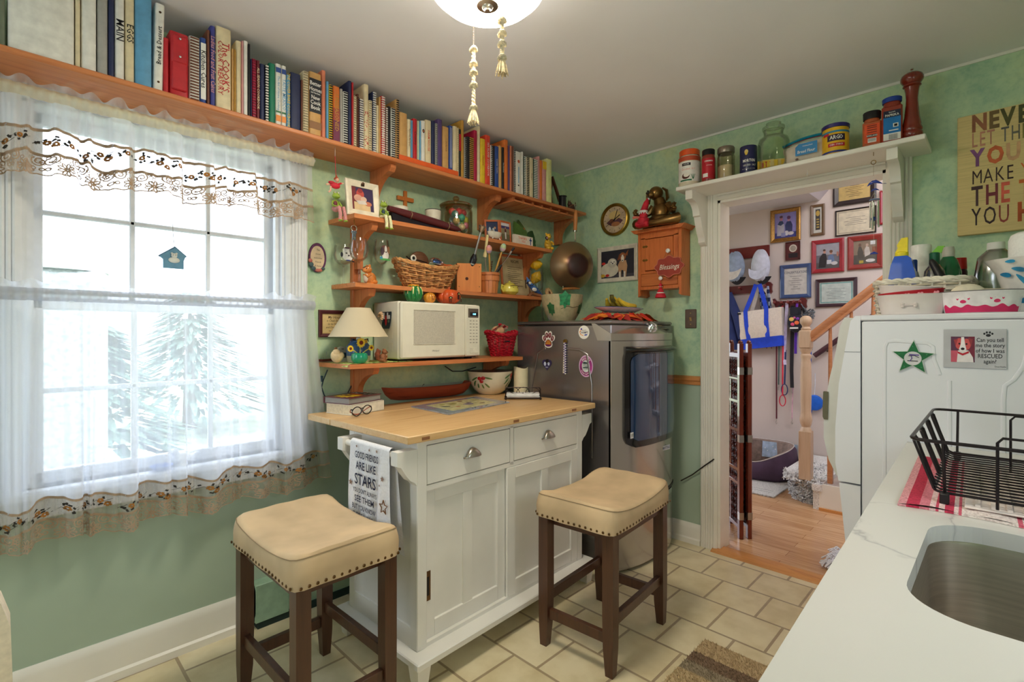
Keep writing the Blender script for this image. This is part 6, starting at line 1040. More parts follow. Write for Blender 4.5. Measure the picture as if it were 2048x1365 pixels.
def prof_(f):return next((a0+(a1-a0)*(f-f0)/(f1-f0)for f0,a0,f1,a1 in((-1,.5,.02,.5),(.02,.5,.24,.72),(.24,.72,.55,.92),(.55,.92,3,1.36))if f<=f1),1)
def onb(a,f,off=.0012):r=rb*min(1.0,prof_(f)); return(r+off)*math.sin(a),-(r+off)*math.cos(a),hb*f
def patch(a0,f0,da,df,m,ang=0,n=12):
 b.mat(m); pts=[onb(a0,f0,.003)]
 for j in range(n):q=2*PI*j/n; u,v=da*math.cos(q),df*math.sin(q); pts.append(onb(a0+u*math.cos(ang)-v*math.sin(ang)*1.2,f0+(u*math.sin(ang)+v*math.cos(ang))*.8,.0015))
 b.add(pts,[(0,1+j,1+(j+1)%n)for j in range(n)])
CH=mt((206,38,48),.25,var=.1,coat=.5); GL=mt((70,110,60),.35,var=.2); GD=mt((120,140,80),.35)
for a0,f0 in((.55,.80),(-1.15,.70),(1.6,.75)):
 for da,df,ang in((-.38,.0,.5),(-.42,-.2,.9),(-.25,-.35,1.3),(.05,-.38,1.8),(.3,-.3,2.3),(.3,.05,2.9)):patch(a0+da,f0+df,.22,.045,GL if ang<1.5 else GD,ang)
 for da,df in((-.09,.03),(.09,.05),(.0,-.09)):patch(a0+da,f0+df,.10,.10,CH)
obj('painted_cherries',b,t,flat=True); b=B(mt((110,84,80),.4)); b.lathe([(rb*.985,hb-.001),(rb*1.004,hb+.001),(rb*.962,hb+.001)],40); obj('rim',b,t)
p=C(1042,790); y=p.y+.05; rc=14.5*PX(1042,y); t=T('pillar_candle','cream flameless pillar candle with a wavy top behind the napkin holder','candle',(X(1042,y),y,ZC)); hc=Z(1042,735,y)-ZC; b=B(mt((232,220,184),.45,var=.02)); n=36; vs=[]
for f,r in((0,rc),(1,rc),(1,rc*.9),(.86,rc*.8),(.84,0.0001)):
 for i in range(n):a=2*PI*i/n; vs.append((r*math.cos(a),r*math.sin(a),hc*f+(.006*math.cos(2*a+.6)if f==1 else 0)))
b.add(vs,[(j*n+i,j*n+(i+1)%n,(j+1)*n+(i+1)%n,(j+1)*n+i)for j in range(4)for i in range(n)]); obj('wax_body',b,t); b=B(mt((60,50,40))); b.tube([(0,0,hc*.84),(0,0,hc*.93),(.002,0,hc*.98)],.0014,5); obj('wick',b,t)
pa,pb_=C(1011,800),C(1081,800); W_=(pb_-pa).length; rz=math.atan2(pb_.y-pa.y,pb_.x-pa.x); t=T('napkin_holder','black wire napkin holder in front of the pillar candle','napkin holder',pa,rz); WI=mt((46,36,34),.4,.6); b=B(WI)
Dp=.085; hw=.058
b.tube([(0,0,.008),(W_,0,.008),(W_,Dp,.008),(0,Dp,.008)],.003,8,True)
for(x,yy)in((0,0),(W_,0),(W_,Dp),(0,Dp)):b.tube([(x,yy,.008),(x,yy,hw)],.0026,6); b.ell((x,yy,.0065),.0065,nu=10,nv=6)
b.tube([(0,Dp,hw),(W_,Dp,hw)],.0026,6); b.tube([(0,0,hw),(0,Dp,hw)],.0026,6); b.tube([(W_,0,hw),(W_,Dp,hw)],.0026,6); obj('frame',b,t)
b=B(WI); zz=.012
for x0_,x1_ in((W_*.02,W_*.40),(W_*.32,W_*.70),(W_*.58,W_*.98)):b.tube([(x0_+(x1_-x0_)*(.5-.5*math.cos(PI*k/10)),.03,.035+.030*math.sin(PI*k/10))for k in range(11)],.002,6)
b.tube([(0,.03,.05),(W_*.25,.028,.03),(W_*.45,.026,.018),(W_*.55,.026,.018),(W_*.75,.028,.03),(W_,.03,.05)],.002,6); b.ell((W_*.5,.026,.026),(.007,.005,.011)); obj('weighted_arm',b,t)
b=B(mt((238,238,238),.9)); t2=T('napkins','stack of white paper napkins held in the wire holder','napkins',pa,rz); rn=random.Random(2)
for k in range(6):s_=rn.uniform(-.002,.002); b.box(.005+s_,.006+s_,.0118+.0035*k,W_-.005+s_,Dp-.005+s_,.0148+.0035*k,.001)
obj('stack',b,t2)
# -------- on and at the grey dryer
ZG=1.3485
def G(u,v=0,y=1.75):return ony(u,668,y).x
y=1.93; rb=42*PX(1124,y); t=T('ivy_bowl','tan pottery bowl painted with ivy leaves on the grey dryer','bowl',(X(1124,y),y,ZG)); hb=Z(1124,591,y)-ZG; b=B(mt((178,166,130),.4,var=.06,scale=50)); b.lathe([(r*rb,z*hb)for r,z in[(0,.05),(.5,.05),(.53,0),(.6,.02),(.8,.3),(.95,.66),(1,1),(.96,1),(.9,.66),(.75,.33),(0,.12)]],40); obj('body',b,t); b=B()
def ivr(f):return rb*next((a0+(a1-a0)*(f-f0)/(f1-f0)for f0,a0,f1,a1 in((-1,.53,.02,.6),(.02,.6,.3,.8),(.3,.8,.66,.95),(.66,.95,2,1.15))if f<=f1))
def ivy(a0,f0,s,m):
 b.mat(m); o=[(0,1.1),(.5,.75),(1.0,.7),(.85,.1),(.9,-.5),(.3,-.45),(0,-.9),(-.3,-.45),(-.9,-.5),(-.85,.1),(-1.0,.7),(-.5,.75)]
 P_=lambda u,v:(lambda f,a:((ivr(f)+.003)*math.sin(a),-(ivr(f)+.003)*math.cos(a),hb*f))(f0+v*s*1.2,a0+u*s)
 b.add([P_(0,0)]+[P_(u,v)for u,v in o],[(0,1+j,1+(j+1)%12)for j in range(12)])
IV=mt((46,130,84),.35,var=.2,scale=60); ID=mt((44,96,58),.4,var=.2)
ivy(-.75,.74,.28,IV); ivy(.30,.42,.22,ID); ivy(-1.5,.42,.22,ID); ivy(1.1,.6,.22,IV)
b.mat(mt((80,70,50))); b.tube([((ivr(f)+.002)*math.sin(a),-(ivr(f)+.002)*math.cos(a),hb*f)for a,f in((-.95,.45),(-.6,.55),(-.3,.5),(0,.55),(.3,.52),(.5,.4),(.85,.5))],.0014,5); obj('painted_ivy',b,t,flat=True)
yl=1.63; xl0=X(1240,yl+.03)-.27; xl1=xl0+.54; t=T('leaf_garland','orange and red fake maple leaves spread under the blue-rimmed platter','leaf garland',(0,0,ZG)); rn=random.Random(21); cols=[mt((222,96,30),.7,var=.15),mt((200,50,36),.7,var=.15),mt((232,130,36),.7,var=.15),mt((170,44,40),.7,var=.15)]
def maple(b,M,s):
 o=[(0,1),(.12,.62),(.34,.72),(.30,.45),(.72,.55),(.62,.30),(.95,.18),(.60,.02),(.70,-.28),(.30,-.22),(.06,-.30),(.04,-.62),(-.04,-.62),(-.06,-.30),(-.30,-.22),(-.70,-.28),(-.60,.02),(-.95,.18),(-.62,.30),(-.72,.55),(-.30,.45),(-.34,.72),(-.12,.62)]
 pts=[(0,.1,.10*s)]+[(x*s,yv*s,-.25*s*(x*x))for x,yv in o]; n=len(o); b.add(pts,[(0,1+j,1+(j+1)%n)for j in range(n)],M)
for k in range(46):
 th=2*PI*k/46; b=B(cols[k%4]); xx=(xl0+xl1)/2+.255*math.cos(th)*rn.uniform(.72,1.0); yy=yl+.115*math.sin(th)*rn.uniform(.7,1.1)+.03; s=rn.uniform(.032,.044)
 maple(b,TR(xx,yy,rn.uniform(.030,.044))@RZ(th-PI/2+rn.uniform(-.6,.6))@RX(rn.uniform(-.75,-.25))@RY(rn.uniform(-.3,.3)),s); obj('leaf',b,t,flat=True)
b=B(mt((110,50,36),.8)); b.tube([((xl0+xl1)/2+.24*math.cos(a),yl+.03+.10*math.sin(a),.010+.004*math.sin(a*9))for a in[2*PI*j/40 for j in range(40)]],.003,5,True); obj('vine',b,t)
t=T('oval_platter','white oval platter with blue rim carrying bananas, on the maple leaves','platter',((xl0+xl1)/2-.005,yl+.03,ZG+.052)); rp=.22; b=B(mt((226,222,226),.2,coat=.5)); b.lathe([(0,.0),(rp*.6,0),(rp*.66,.004),(rp*.98,.024),(rp,.028),(rp*.96,.029),(rp*.62,.010),(0,.008)],48,sy=.45); obj('body',b,t); b=B(mt((60,90,180),.25)); b.lathe([(rp*1.002,.0265),(rp*1.006,.0285),(rp*.955,.0298),(rp*.93,.0275)],48,sy=.45); obj('blue_rim',b,t)
t=T('banana_bunch','bunch of yellow bananas with brown stem on the oval platter','bananas',((xl0+xl1)/2-.09,yl+.03,ZG+.068)); BA=mt((222,184,50),.45,var=.12,scale=18)
for k,(dy,dz)in enumerate(((-.035,.0),(-.008,.006),(.02,.008),(.045,.0))):
 b=B(BA); pts=[]
 for j in range(11):f=j/10; a=-.1+1.5*f; pts.append((.015+.19*f,dy+.02*math.sin(f*3)*(k-1.5),.046*math.exp(-f*5)+.020+dz-.006*math.sin(f*PI)+(.012*f*f)))
 b.tube(pts,.016,9,rad=[.008,.012,.016,.0175,.018,.018,.0175,.016,.013,.008,.004]); b.mat(mt((70,56,30))); b.ell(pts[-1],.0045,nu=8,nv=6); obj('banana',b,t)
b=B(mt((110,96,34),.6,var=.25)); b.tube([(.02,0,.055),(.006,0,.066),(0,0,.085)],.012,8,rad=[.016,.013,.012]); b.mat(mt((58,40,24),.8)); b.tube([(0,0,.085),(0,0,.088)],.012,8); obj('stem',b,t)
t=T('glass_canister','clear glass canister behind the platter on the grey dryer','canister',(2.36,1.98,ZG)); b=B(GLASS); b.lathe([(0,.002),(.06,0),(.066,.01),(.066,.085),(.062,.085),(.062,.01),(0,.006)],30); obj('body',b,t); b=B(GLASS); b.lathe([(.068,.086),(.068,.092),(.02,.096),(.012,.1),(.014,.112),(0,.114)],28); obj('lid',b,t)
def side(u,v,off=.0012):p=onx(u,v,gx0-off); return p
p=side(1097,681); k=mpp(p)*1.35; M=FD(p); S_=.052
t=T('paw_magnet','maroon paw magnet reading 2023 on the grey dryer side','magnet',M=M)
def paw(b,s,z,th):
 b.prism([(s*.50*math.cos(a)*(1-.28*math.sin(a)),s*(-.34+.44*math.sin(a)))for a in[2*PI*j/22 for j in range(22)]],th,TR(0,0,z))
 for cx,cyv,rx_,ry_,ro in((-.62,.22,.22,.31,.35),(-.24,.60,.23,.33,.1),(.24,.60,.23,.33,-.1),(.62,.22,.22,.31,-.35)):b.prism([(s*(cx+rx_*math.cos(a)*math.cos(ro)-ry_*math.sin(a)*math.sin(ro)),s*(cyv+rx_*math.cos(a)*math.sin(ro)+ry_*math.sin(a)*math.cos(ro)))for a in[2*PI*j/16 for j in range(16)]],th,TR(0,0,z))
b=B(WHITE); paw(b,S_*1.10,0,.0012); b.prism([(S_*.6*math.cos(a),S_*.5*math.sin(a))for a in[2*PI*j/16 for j in range(16)]],.0012); obj('backing',b,t); b=B(mt((112,26,42),.4)); paw(b,S_*.93,.0013,.0006); obj('paw',b,t,flat=True)
b=B(WHITE)
for ch,cx,cyv in(('2',-.60,.22),('0',-.24,.58),('2',.24,.58),('3',.60,.22)):b.text(ch,S_*.36,TR(S_*cx,S_*cyv,.0022),bold=.01,sx=.8)
b.mat(mt((230,160,60)));[b.box(-S_*w_,S_*zz,.0020,S_*w_,S_*(zz+.09),.0024)for w_,zz in((.24,-.12),(.33,-.28),(.36,-.44))]; b.mat(mt((90,50,140))); b.box(-S_*.3,-S_*.62,.002,S_*.3,-S_*.55,.0024); obj('year_lettering',b,t)
p=side(1094,729); t=T('heart_magnet','dark heart magnet with a dog and a paw on the grey dryer side','magnet',M=FD(p)); s=.036; b=B(mt((50,42,84),.4)); hp=[(s*.062*16*math.sin(a)**3,s*.062*(13*math.cos(a)-5*math.cos(2*a)-2*math.cos(3*a)-math.cos(4*a)))for a in[2*PI*j/30 for j in range(30)]]; b.prism(hp,.0015); b.mat(BLACK); b.disc((.002,.018),.012,.0019,18); b.mat(mt((200,210,230))); b.disc((-.014,.002),.009,.0019,12,ry=.012); b.disc((.014,.0),.007,.0019,12);[b.disc((.014+.008*math.cos(q),.002+.008*math.sin(q)),.0026,.0021,8)for q in(.5,1.2,1.9,2.6)]; b.text('FIRST',.009,TR(0,-.018,.0019),bold=.01); obj('print',b,t)
p=side(1131,683); pe=side(1127,748); t=T('braided_lanyard','purple and white braided lanyard hanging from a magnet hook on the dryer','lanyard',M=FD(p)); Ln=p.z-pe.z; b=B(BRASS); b.lathe([(.012,0),(.012,.004),(0,.004)],18); b.tube([(.011*math.cos(a),-.002+.011*math.sin(a),.007)for a in[2*PI*j/16 for j in range(16)]],.0014,5,True); obj('ring_hook',b,t)
b=B();
for k in range(26):
 for s_ in(-1,1):b.mat(mt((90,70,140),.8)if(k+(s_>0))%2 else mt((226,222,214),.8)); b.ell((s_*.004,-.012-(Ln-.014)*k/25,.006),(.0055,.0048,.005),nu=8,nv=5)
b.mat(mt((216,206,180),.8)); b.tube([(-.007,-.03,.004),(-.010,-Ln*.6,.004),(-.013,-Ln*.98,.004)],.004,6,flat=.5); obj('braid',b,t)
p=side(1168,665); t=T('champs_magnet','round white magnet reading CHAMPS on the grey dryer side','magnet',M=FD(p)); r=.037; b=B(WHITE); b.lathe([(r,0),(r,.0012),(0,.0013)],36); obj('disc',b,t); b=B(mt((36,40,80),.4)); b.text('CHAMPS',.017,TR(0,-.002,.0016),bold=.015,sx=.85); b.text('AGILITY',.008,TR(.002,.010,.0016),bold=.01); b.mat(mt((60,60,170))); b.prism([(-.022,.012),(-.012,.012),(-.012,.02),(-.017,.024),(-.022,.02)],.0004,TR(0,0,.0014)); b.mat(mt((232,140,40))); b.tube([(-.018,.014,.0016),(-.028,.002,.0016),(-.022,-.012,.0016),(-.004,-.018,.0016)],.002,5); b.mat(mt((50,80,170))); b.prism([(.0,-.016),(.012,-.010),(.026,-.012),(.020,-.017),(.010,-.019)],.0004,TR(0,0,.0014)); obj('print',b,t)
p=side(1172,733); t=T('agility_magnet','oval purple agility award magnet low on the grey dryer side','magnet',M=FD(p)); ra,rb_=.047,.060; b=B(mt((206,170,206),.4)); b.lathe([(ra,0),(ra,.0012),(0,.0012)],44,sy=rb_/ra); b.mat(mt((146,44,120),.4,var=.2,scale=40)); b.disc((0,0),ra*.88,.0015,40,ry=rb_*.88); b.mat(mt((196,206,206),.4)); b.disc((0,0),ra*.56,.0018,36,ry=rb_*.56); obj('disc',b,t); b=B(WHITE)
for word,r_,a0,da,sz in(('AGILITY',.72,PI/2+.75,-.25,.015),('Around the World',.72,-PI/2-.95,.127,.0105)):
 for i,ch in enumerate(word):a=a0+da*i; b.text(ch,sz,TR(ra*r_*math.cos(a),rb_*r_*math.sin(a),.0021)@RZ(a-PI/2 if da<0 else a+PI/2),bold=.015)
b.mat(mt((30,56,60))); b.text('NADAC',.011,TR(0,.006,.0021),bold=.01); b.text('CHAMPS',.010,TR(0,-.014,.0021),bold=.01); b.prism([(-.024,.018),(-.01,.024),(.012,.020),(.022,.026),(.018,.014),(-.014,.012)],.0003,TR(0,0,.0019)); b.prism([(-.022,-.006),(.0,-.002),(.022,.0),(.018,-.008),(-.016,-.010)],.0003,TR(0,0,.0019)); obj('print',b,t)
y=2.075; t=T('wok','dark steel wok hanging by its wooden handle from the shelf end','wok',(0,0,0)); p=ony(1144,532,y); rw=48*mpp(p); nrm=Vector((-.42,-.90,-.08)).normalized(); M=Matrix.Translation(p)@nrm.to_track_quat('Z','Y').to_matrix().to_4x4()
def wokm():
 m,nt,b=new('seasoned wok steel'); t_=N(nt,'ShaderNodeTexCoord'); sp=N(nt,'ShaderNodeVectorMath',operation='LENGTH'); mp=N(nt,'ShaderNodeMapping'); nt.links.new(t_.outputs['Object'],mp.inputs[0]); mp.inputs['Scale'].default_value=(1/rw,1/rw,0); nt.links.new(mp.outputs[0],sp.inputs[0])
 no=N(nt,'ShaderNodeTexNoise',Scale=14.0); nt.links.new(t_.outputs['Object'],no.inputs['Vector']); ma=N(nt,'ShaderNodeMath',operation='MULTIPLY_ADD'); ma.inputs[1].default_value=.12; nt.links.new(no.outputs['Fac'],ma.inputs[0]); nt.links.new(sp.outputs['Value'],ma.inputs[2])
 nt.links.new(ramp(nt,ma.outputs[0],[(.35,(84,66,66)),(.52,(92,62,54)),(.60,(150,118,82)),(1.0,(150,126,94))]),b.inputs['Base Color']); b.inputs['Metallic'].default_value=.7; b.inputs['Roughness'].default_value=.34; return m
wk=bpy.data.objects.new('x',None); bpy.data.objects.remove(wk)
b=B(wokm()); b.lathe([(0,.095),(rw*.36,.092),(rw*.46,.084),(rw*.7,.056),(rw*.92,.016),(rw,0),(rw,-.003),(rw*.9,.010),(rw*.66,.050),(rw*.4,.080),(0,.086)][::-1],56); obj('pan',b,t,M=M)
ph=ony(1149,482,y+.01); pt_,pr_=ony(1152,421,y-.02),ony(1151,413,y-.02); pm=ony(1150,462,y-.012); b=B(CHROME); b.tube([p+(ph-p)*.98+nrm*.01,ph+nrm*.01,pm],.004,8,rad=[.009,.004,.004]); b.cyl(pm-(pt_-pm)*.06,pm+(pt_-pm)*.02,.0135,12); b.tube([pr_+Vector((.011*math.cos(a),.0,.011*math.sin(a)))for a in[2*PI*j/14 for j in range(14)]],.0022,6,True); b.tube([pr_+Vector((0,0,.011)),pr_+Vector((0,.02,.016)),pr_+Vector((0,.05,.01))],.0022,6); obj('neck_and_ring',b,t)
b=B(wood('wok handle',(214,142,76),(180,104,50),2)); b.tube([pm,pm.lerp(pt_,.15),pm.lerp(pt_,.55),pm.lerp(pt_,.85),pt_],.013,12,rad=[.012,.0125,.0145,.0125,.009]); obj('wooden_handle',b,t)
hb_,he=ony(1126,578,y-.01),ony(1158,577,y-.01); b=B(wood('wok handle',0,0)); b.tube([hb_,he],.008,10); obj('helper_grip',b,t); b=B(CHROME); b.tube([hb_+Vector((0,.0,.018)),hb_],.003,6); b.tube([he+Vector((.008,0,.016)),he],.003,6); obj('grip_brackets',b,t)
# -------- door wall
def D(u,v,off=.001):return onx(u,v,XD-off)
p=D(1231,440); t=T('wall_clock','round gold-rimmed clock with a painted dial above the dog photo','clock',M=FD(p)); r=.112
GOLD=mt((150,118,48),.3,.9,var=.1); b=B(GOLD); b.lathe([(r,0),(r,.012),(r*.96,.022),(r*.88,.026),(r*.82,.018),(r*.80,.010)],48); obj('rim',b,t); b=B(mt((196,172,140),.5,var=.12,scale=14)); b.lathe([(r*.82,.010),(0,.0101)],40); shapes(b,r*1.4,r*1.4,[('e',(214,184,120),.5,.68,.3,.2),('p',(96,60,70),[(.08,.4),(.3,.55),(.5,.45),(.7,.55),(.92,.42),(.8,.3),(.3,.25)]),('e',(170,110,70),.55,.3,.22,.1),('e',(120,70,50),.35,.45,.12,.1)],.0105,.0002); obj('dial',b,t)
b=B(BLACK)
for k in range(12):M=RZ(2*PI*k/12); b.box(-.0012,r*.62,.0118,.0012,r*.74,.0124,M=M)
b.box(-.0022,-.01,.013,.0022,r*.62,.014,M=RZ(-.35)); b.box(-.003,-.01,.0125,.003,r*.45,.0135,M=RZ(-1.0)); b.box(-.001,-.02,.014,.001,r*.7,.0145,M=RZ(2.1)); b.lathe([(.006,.0125),(.006,.015),(0,.0152)],12); obj('hands_and_ticks',b,t)
def dpic(name,label,u0,u1,vt,vb,plane,fw,dp,fm,spec,v1t=None,**k):
 a,c=onx(u0,vt,plane),onx(u0,vb,plane); e=onx(u1,vt,plane); w=a.y-e.y; h=a.z-c.z; return pic(name,label,FD((plane-.001,(a.y+e.y)/2,(a.z+c.z)/2)),w,h,fw,dp,fm,spec,**k)
DOGS=[('r',(44,42,52),0,0,1,1),('r',(70,66,74),0,0,1,.12),('e',(222,212,190),.25,.3,.28,.26),('e',(206,196,176),.34,.55,.14,.17),('e',(226,220,206),.36,.58,.08,.09),('e',(60,50,48),.31,.58,.018,.02),('e',(60,50,48),.40,.58,.018,.02),('e',(40,34,34),.355,.53,.025,.022),('p',(196,150,110),[(.55,.0),(.52,.45),(.58,.6),(.76,.6),(.8,.4),(.76,0),(.7,0),(.68,.25),(.62,.25),(.62,0)]),('e',(166,96,56),.66,.74,.10,.15),('e',(236,224,206),.66,.68,.045,.13),('p',(120,64,36),[(.56,.85),(.5,.62),(.56,.62),(.6,.8)]),('p',(150,84,48),[(.74,.82),(.84,.98),(.8,.74)]),('e',(30,26,26),.66,.60,.02,.02),('e',(30,26,26),.62,.76,.015,.015),('e',(30,26,26),.70,.76,.015,.015),('e',(214,60,50),.08,.55,.06,.05),('e',(226,180,60),.06,.1,.07,.06),('e',(206,50,46),.2,.1,.06,.05),('r',(226,220,206),.56,.0,.05,.2),('r',(226,220,206),.70,.0,.05,.2)]
dpic('dog_photo_frame','white framed photo of a fluffy white dog and a tan dog by the cabinet',1197,1277,498,567,XD,.028,.016,mt((226,216,198),.4),DOGS)
cab=T('wall_cabinet','small orange pine wall cabinet with a door and drawer under the dog statue','cabinet',M=FD((XD-.001,0,0))@TR(0,0,0)); cd=.115; X0,X1=-1.665,-1.375
CP=wood('cabinet pine',(214,118,58),(176,82,34),1,.8,.4); zt,zb=1.905,1.515
b=B(CP); b.box(X0,zb+.045,0,X1,zt,.006);
for x,s in((X0,1),(X1,-1)):b.prism([(x,zt),(x+.022*s,zt),(x+.022*s,zb+.05),(x+.014*s,zb+.03),(x+.018*s,zb),(x,zb-.01)],cd)if s>0 else b.prism([(x,zt),(x,zb-.01),(x-.018,zb),(x-.014,zb+.03),(x-.022,zb+.05),(x-.022,zt)],cd)
b.box(X0+.02,zt-.035,cd-.02,X1-.02,zt,cd); b.box(X0+.02,zb+.135,.0,X1-.02,zb+.15,cd-.002); b.box(X0+.02,zb+.035,0,X1-.02,zb+.055,cd); b.box(X0+.02,zb+.15,cd-.02,X0+.05,zt-.03,cd); b.box(X1-.05,zb+.15,cd-.02,X1-.02,zt-.03,cd); obj('body',b,cab,flat=True)
b=B(CP); b.prism([(X0-.035,zt+.022),(X1+.035,zt+.022),(X1+.012,zt),(X0-.012,zt)],cd+.03); obj('cornice',b,cab,flat=True)
b=B(CP); b.box(X0+.052,zb+.155,cd-.014,X1-.052,zt-.04,cd+.004,.002); dr=obj('door',b,cab); b=B(WHITE); kx=X1-.075; b.lathe([(.007,.0),(.007,.008),(.013,.014),(.013,.022),(0,.026)],18,M=TR(kx,zb+.20+.06,cd+.004)); obj('knob',b,dr); b=B(BRASS)
for zz in(zb+.22,zt-.085):b.prism([(-.02,0),(-.01,.008),(0,.004),(.01,.008),(.02,0),(.01,-.008),(0,-.004),(-.01,-.008)],.002,TR(X0+.052,zz,cd+.004))
obj('butterfly_hinges',b,dr)
b=B(wood('drawer oak',(206,116,56),(158,74,32),0,1.0)); b.box(X0+.024,zb+.057,cd-.06,X1-.024,zb+.133,cd+.003,.002); dq=obj('drawer',b,cab); b=B(WHITE); dx=(X0+X1)/2+.02; b.lathe([(.007,0),(.007,.008),(.012,.013),(.012,.02),(0,.024)],18,M=TR(dx,zb+.098,cd+.003)); obj('knob',b,dq)
xk,yk,zk=XD-.001-cd-.03,-kx,zb+.26
t=T('blessings_sign','scalloped rust red sign reading Blessings hanging on the cabinet knob','sign',M=FD((XD-.001-cd-.012,-(X1-.07),zb+.165))); o=[(.092*(1+.07*math.cos(8*a))*math.cos(a)*(1 if abs(math.cos(a))<.99 else 1),.062*(1+.10*math.cos(8*a))*math.sin(a))for a in[2*PI*j/64 for j in range(64)]]; b=B(mt((160,60,46),.5,var=.06)); b.prism(o,.008); obj('plate',b,t); b=B(mt((206,120,90),.5)); b.tube([(x*.98,yv*.97,.0085)for x,yv in o],.0022,5,True); obj('edge_line',b,t); b=B(mt((236,226,206),.5)); b.text('Blessings',.044,TR(0,-.003,.0088),bold=.004,shear=.3,sx=.82); obj('lettering',b,t); b=B(mt((150,110,70),.6)); b.tube([(-.03,.055,.008),(kx-(X1-.07),.098,.016),(.03,.055,.008)],.0012,5); obj('cord',b,t)
t=T('red_tassel','red bell-shaped tassel ornament hanging from the cabinet drawer knob','ornament',(XD-.001-cd-.018,-dx,zb+.09)); b=B(RED); b.tube([(0,0,.006),(0,0,-.03)],.0016,5); b.ell((0,0,-.034),(.010,.010,.012)); b.ell((0,0,-.05),(.008,.008,.008)); b.lathe([(.008,-.055),(.014,-.062),(.030,-.098),(.034,-.11),(.03,-.112),(0,-.10)],18); obj('bell',b,t); b=B(WHITE); b.lathe([(.0225,-.079),(.0245,-.082),(.024,-.086)],18);[b.ell((.01*math.cos(a),.01*math.sin(a),-.044),.0026,nu=6,nv=5)for a in(0,1.2,2.4,3.6,4.8)]; obj('trim',b,t)
zq=zt+.023; yq=-(X0+X1)/2; t=T('yoga_dog_statue','bronze statue of a meditating dog sitting on the wall cabinet','statue',(XD-.105,yq-.005,zq)); BZ=mt((128,98,56),.32,.9,var=.12,scale=20)
b=B(BZ);
ells(b,[(0,0,.088,.052,.058,.075),(-.005,0,.045,.062,.075,.04)])
b.tube([(0,0,.14),(-.004,.01,.178)],.03,10,rad=[.04,.032])
ells(b,[(-.018,.022,.212,.047,.044,.043),(-.052,.036,.198,.03,.026,.022)])
for s in(-1,1):b.tube([(0,s*.04,.035),(-.03,s*.105,.03),(-.045,s*.135,.034),(-.075,s*.075,.022),(-.08,-s*.02,.018)],.03,10,rad=[.036,.036,.033,.026,.018]); b.tube([(0,s*.048,.135),(-.01,s*.078,.10),(-.045,s*.105,.08),(-.075,s*.125,.085)],.02,8,rad=[.024,.021,.017,.014])
obj('body',b,t)
for s in(-1,1):
 b=B(BZ); h0=Vector((-.078,s*.127,.088)); b.ell(h0,(.015,.016,.010))
 for k,(dy,dz)in enumerate(((-.012,.026),(-.002,.032),(.008,.028),(.016,.018))):b.tube([h0,h0+Vector((-.008,dy*.8,dz*.6)),h0+Vector((-.002,dy,dz))],.005,6)
 obj('paw_hand',b,t)
for s in(-1,1):b=B(BZ); b.tube([(-.005,.022+s*.038,.24),(.0,.022+s*.062,.222),(.004,.022+s*.066,.18),(.002,.022+s*.058,.16)],.02,8,rad=[.012,.02,.021,.008],flat=.5); obj('ear',b,t)
b=B(mt((50,36,26),.4)); b.ell((-.082,.044,.205),(.009,.011,.008));[b.ell((-.052,.036+s*.022,.226),(.006,.006,.006))for s in(-1,1)]; b.tube([(-.074,.025,.186),(-.08,.044,.182),(-.068,.06,.186)],.0022,5); obj('face',b,t)
t=T('red_elf_doll','small red elf doll leaning on the lap of the bronze dog','doll',(XD-.195,yq+.062,zq)); b=B(RED); b.tube([(0,0,.05),(.005,0,.10),(.015,-.012,.15),(.02,-.02,.175)],.02,10,rad=[.026,.022,.016,.006]); b.lathe([(.042,.018),(.034,.05),(.02,.06),(0,.06)],16); b.box(-.035,-.04,.0,.03,.045,.035,.010); obj('coat',b,t); b=B(mt((226,120,100),.7)); b.tube([(-.01,.02,.06),(-.02,.05,.064),(-.022,.06,.06)],.008,6); obj('sleeve',b,t); b=B(WHITE); b.lathe([(.024,.088),(.027,.095),(.024,.10)],16); b.ell((.022,-.022,.172),(.008,.008,.008));[b.ell((.026*math.cos(a),.026*math.sin(a),.082),.0045,nu=6,nv=5)for a in[2*PI*j/10 for j in range(10)]]; obj('beads_and_trim',b,t)
p=D(1382,638); t=T('light_switch','bronze light switch plate beside the door casing above the chair rail','switch',M=FD(p)); b=B(mt((112,96,84),.35,.7)); b.box(-.036,-.058,0,.036,.058,.006,.003); obj('plate',b,t); b=B(mt((190,160,110),.3,.6)); b.box(-.006,-.012,.004,.006,.012,.012,.002,M=RX(.3));[b.lathe([(.004,.006),(.003,.0075),(0,.0078)],10,M=TR(0,s*.034,0))for s in(-1,1)]; obj('toggle',b,t)
ds=T('door_shelf','white shelf with scrolled corbels above the doorway holding jars and spices','shelf',(0,0,0)); XS,ZS=2.70,2.112; ya,yb2=1.345,.238
b=B(TRIMW); b.box(XS,yb2,ZS-.022,XD-.003,ya,ZS,.003); obj('board',b,ds)
for yy in(1.262,.335):
 b=B(TRIMW); pr=[(0,0),(-.215,0),(-.215,-.05),(-.195,-.055)]
 pr+=[(-.195+.075*math.sin(PI/2*k/8),-.055-.075*(1-math.cos(PI/2*k/8)))for k in range(1,9)]+[(-.105,-.135),(-.10,-.15)]+[(-.10+.05*(k/6),-.15-.10*(k/6)-.012*math.sin(PI*k/6))for k in range(1,7)]+[(-.048,-.275),(-.02,-.295),(0,-.295)]
 b.prism(pr,.040,Matrix(((1,0,0,XD-.003),(0,0,1,yy),(0,1,0,ZS-.0225),(0,0,0,1)))); obj('corbel',b,ds)
b=B(TRIMW); b.tube([(2.80,.7,ZS-.024),(2.80,.7,ZS-.04),(2.796,.7,ZS-.055),(2.79,.7,ZS-.05)],.003,6); obj('hook',b,ds)
def sh(u,x=2.79):return onx(u,300,x).y
def jarp(u,x=2.79):return(x,sh(u,x),ZS)
def rad(u,wpx,x=2.79):return wpx/2*mpp(onx(u,300,x))
def hgt(u,vt,x=2.79):return onx(u,vt,x).z-ZS
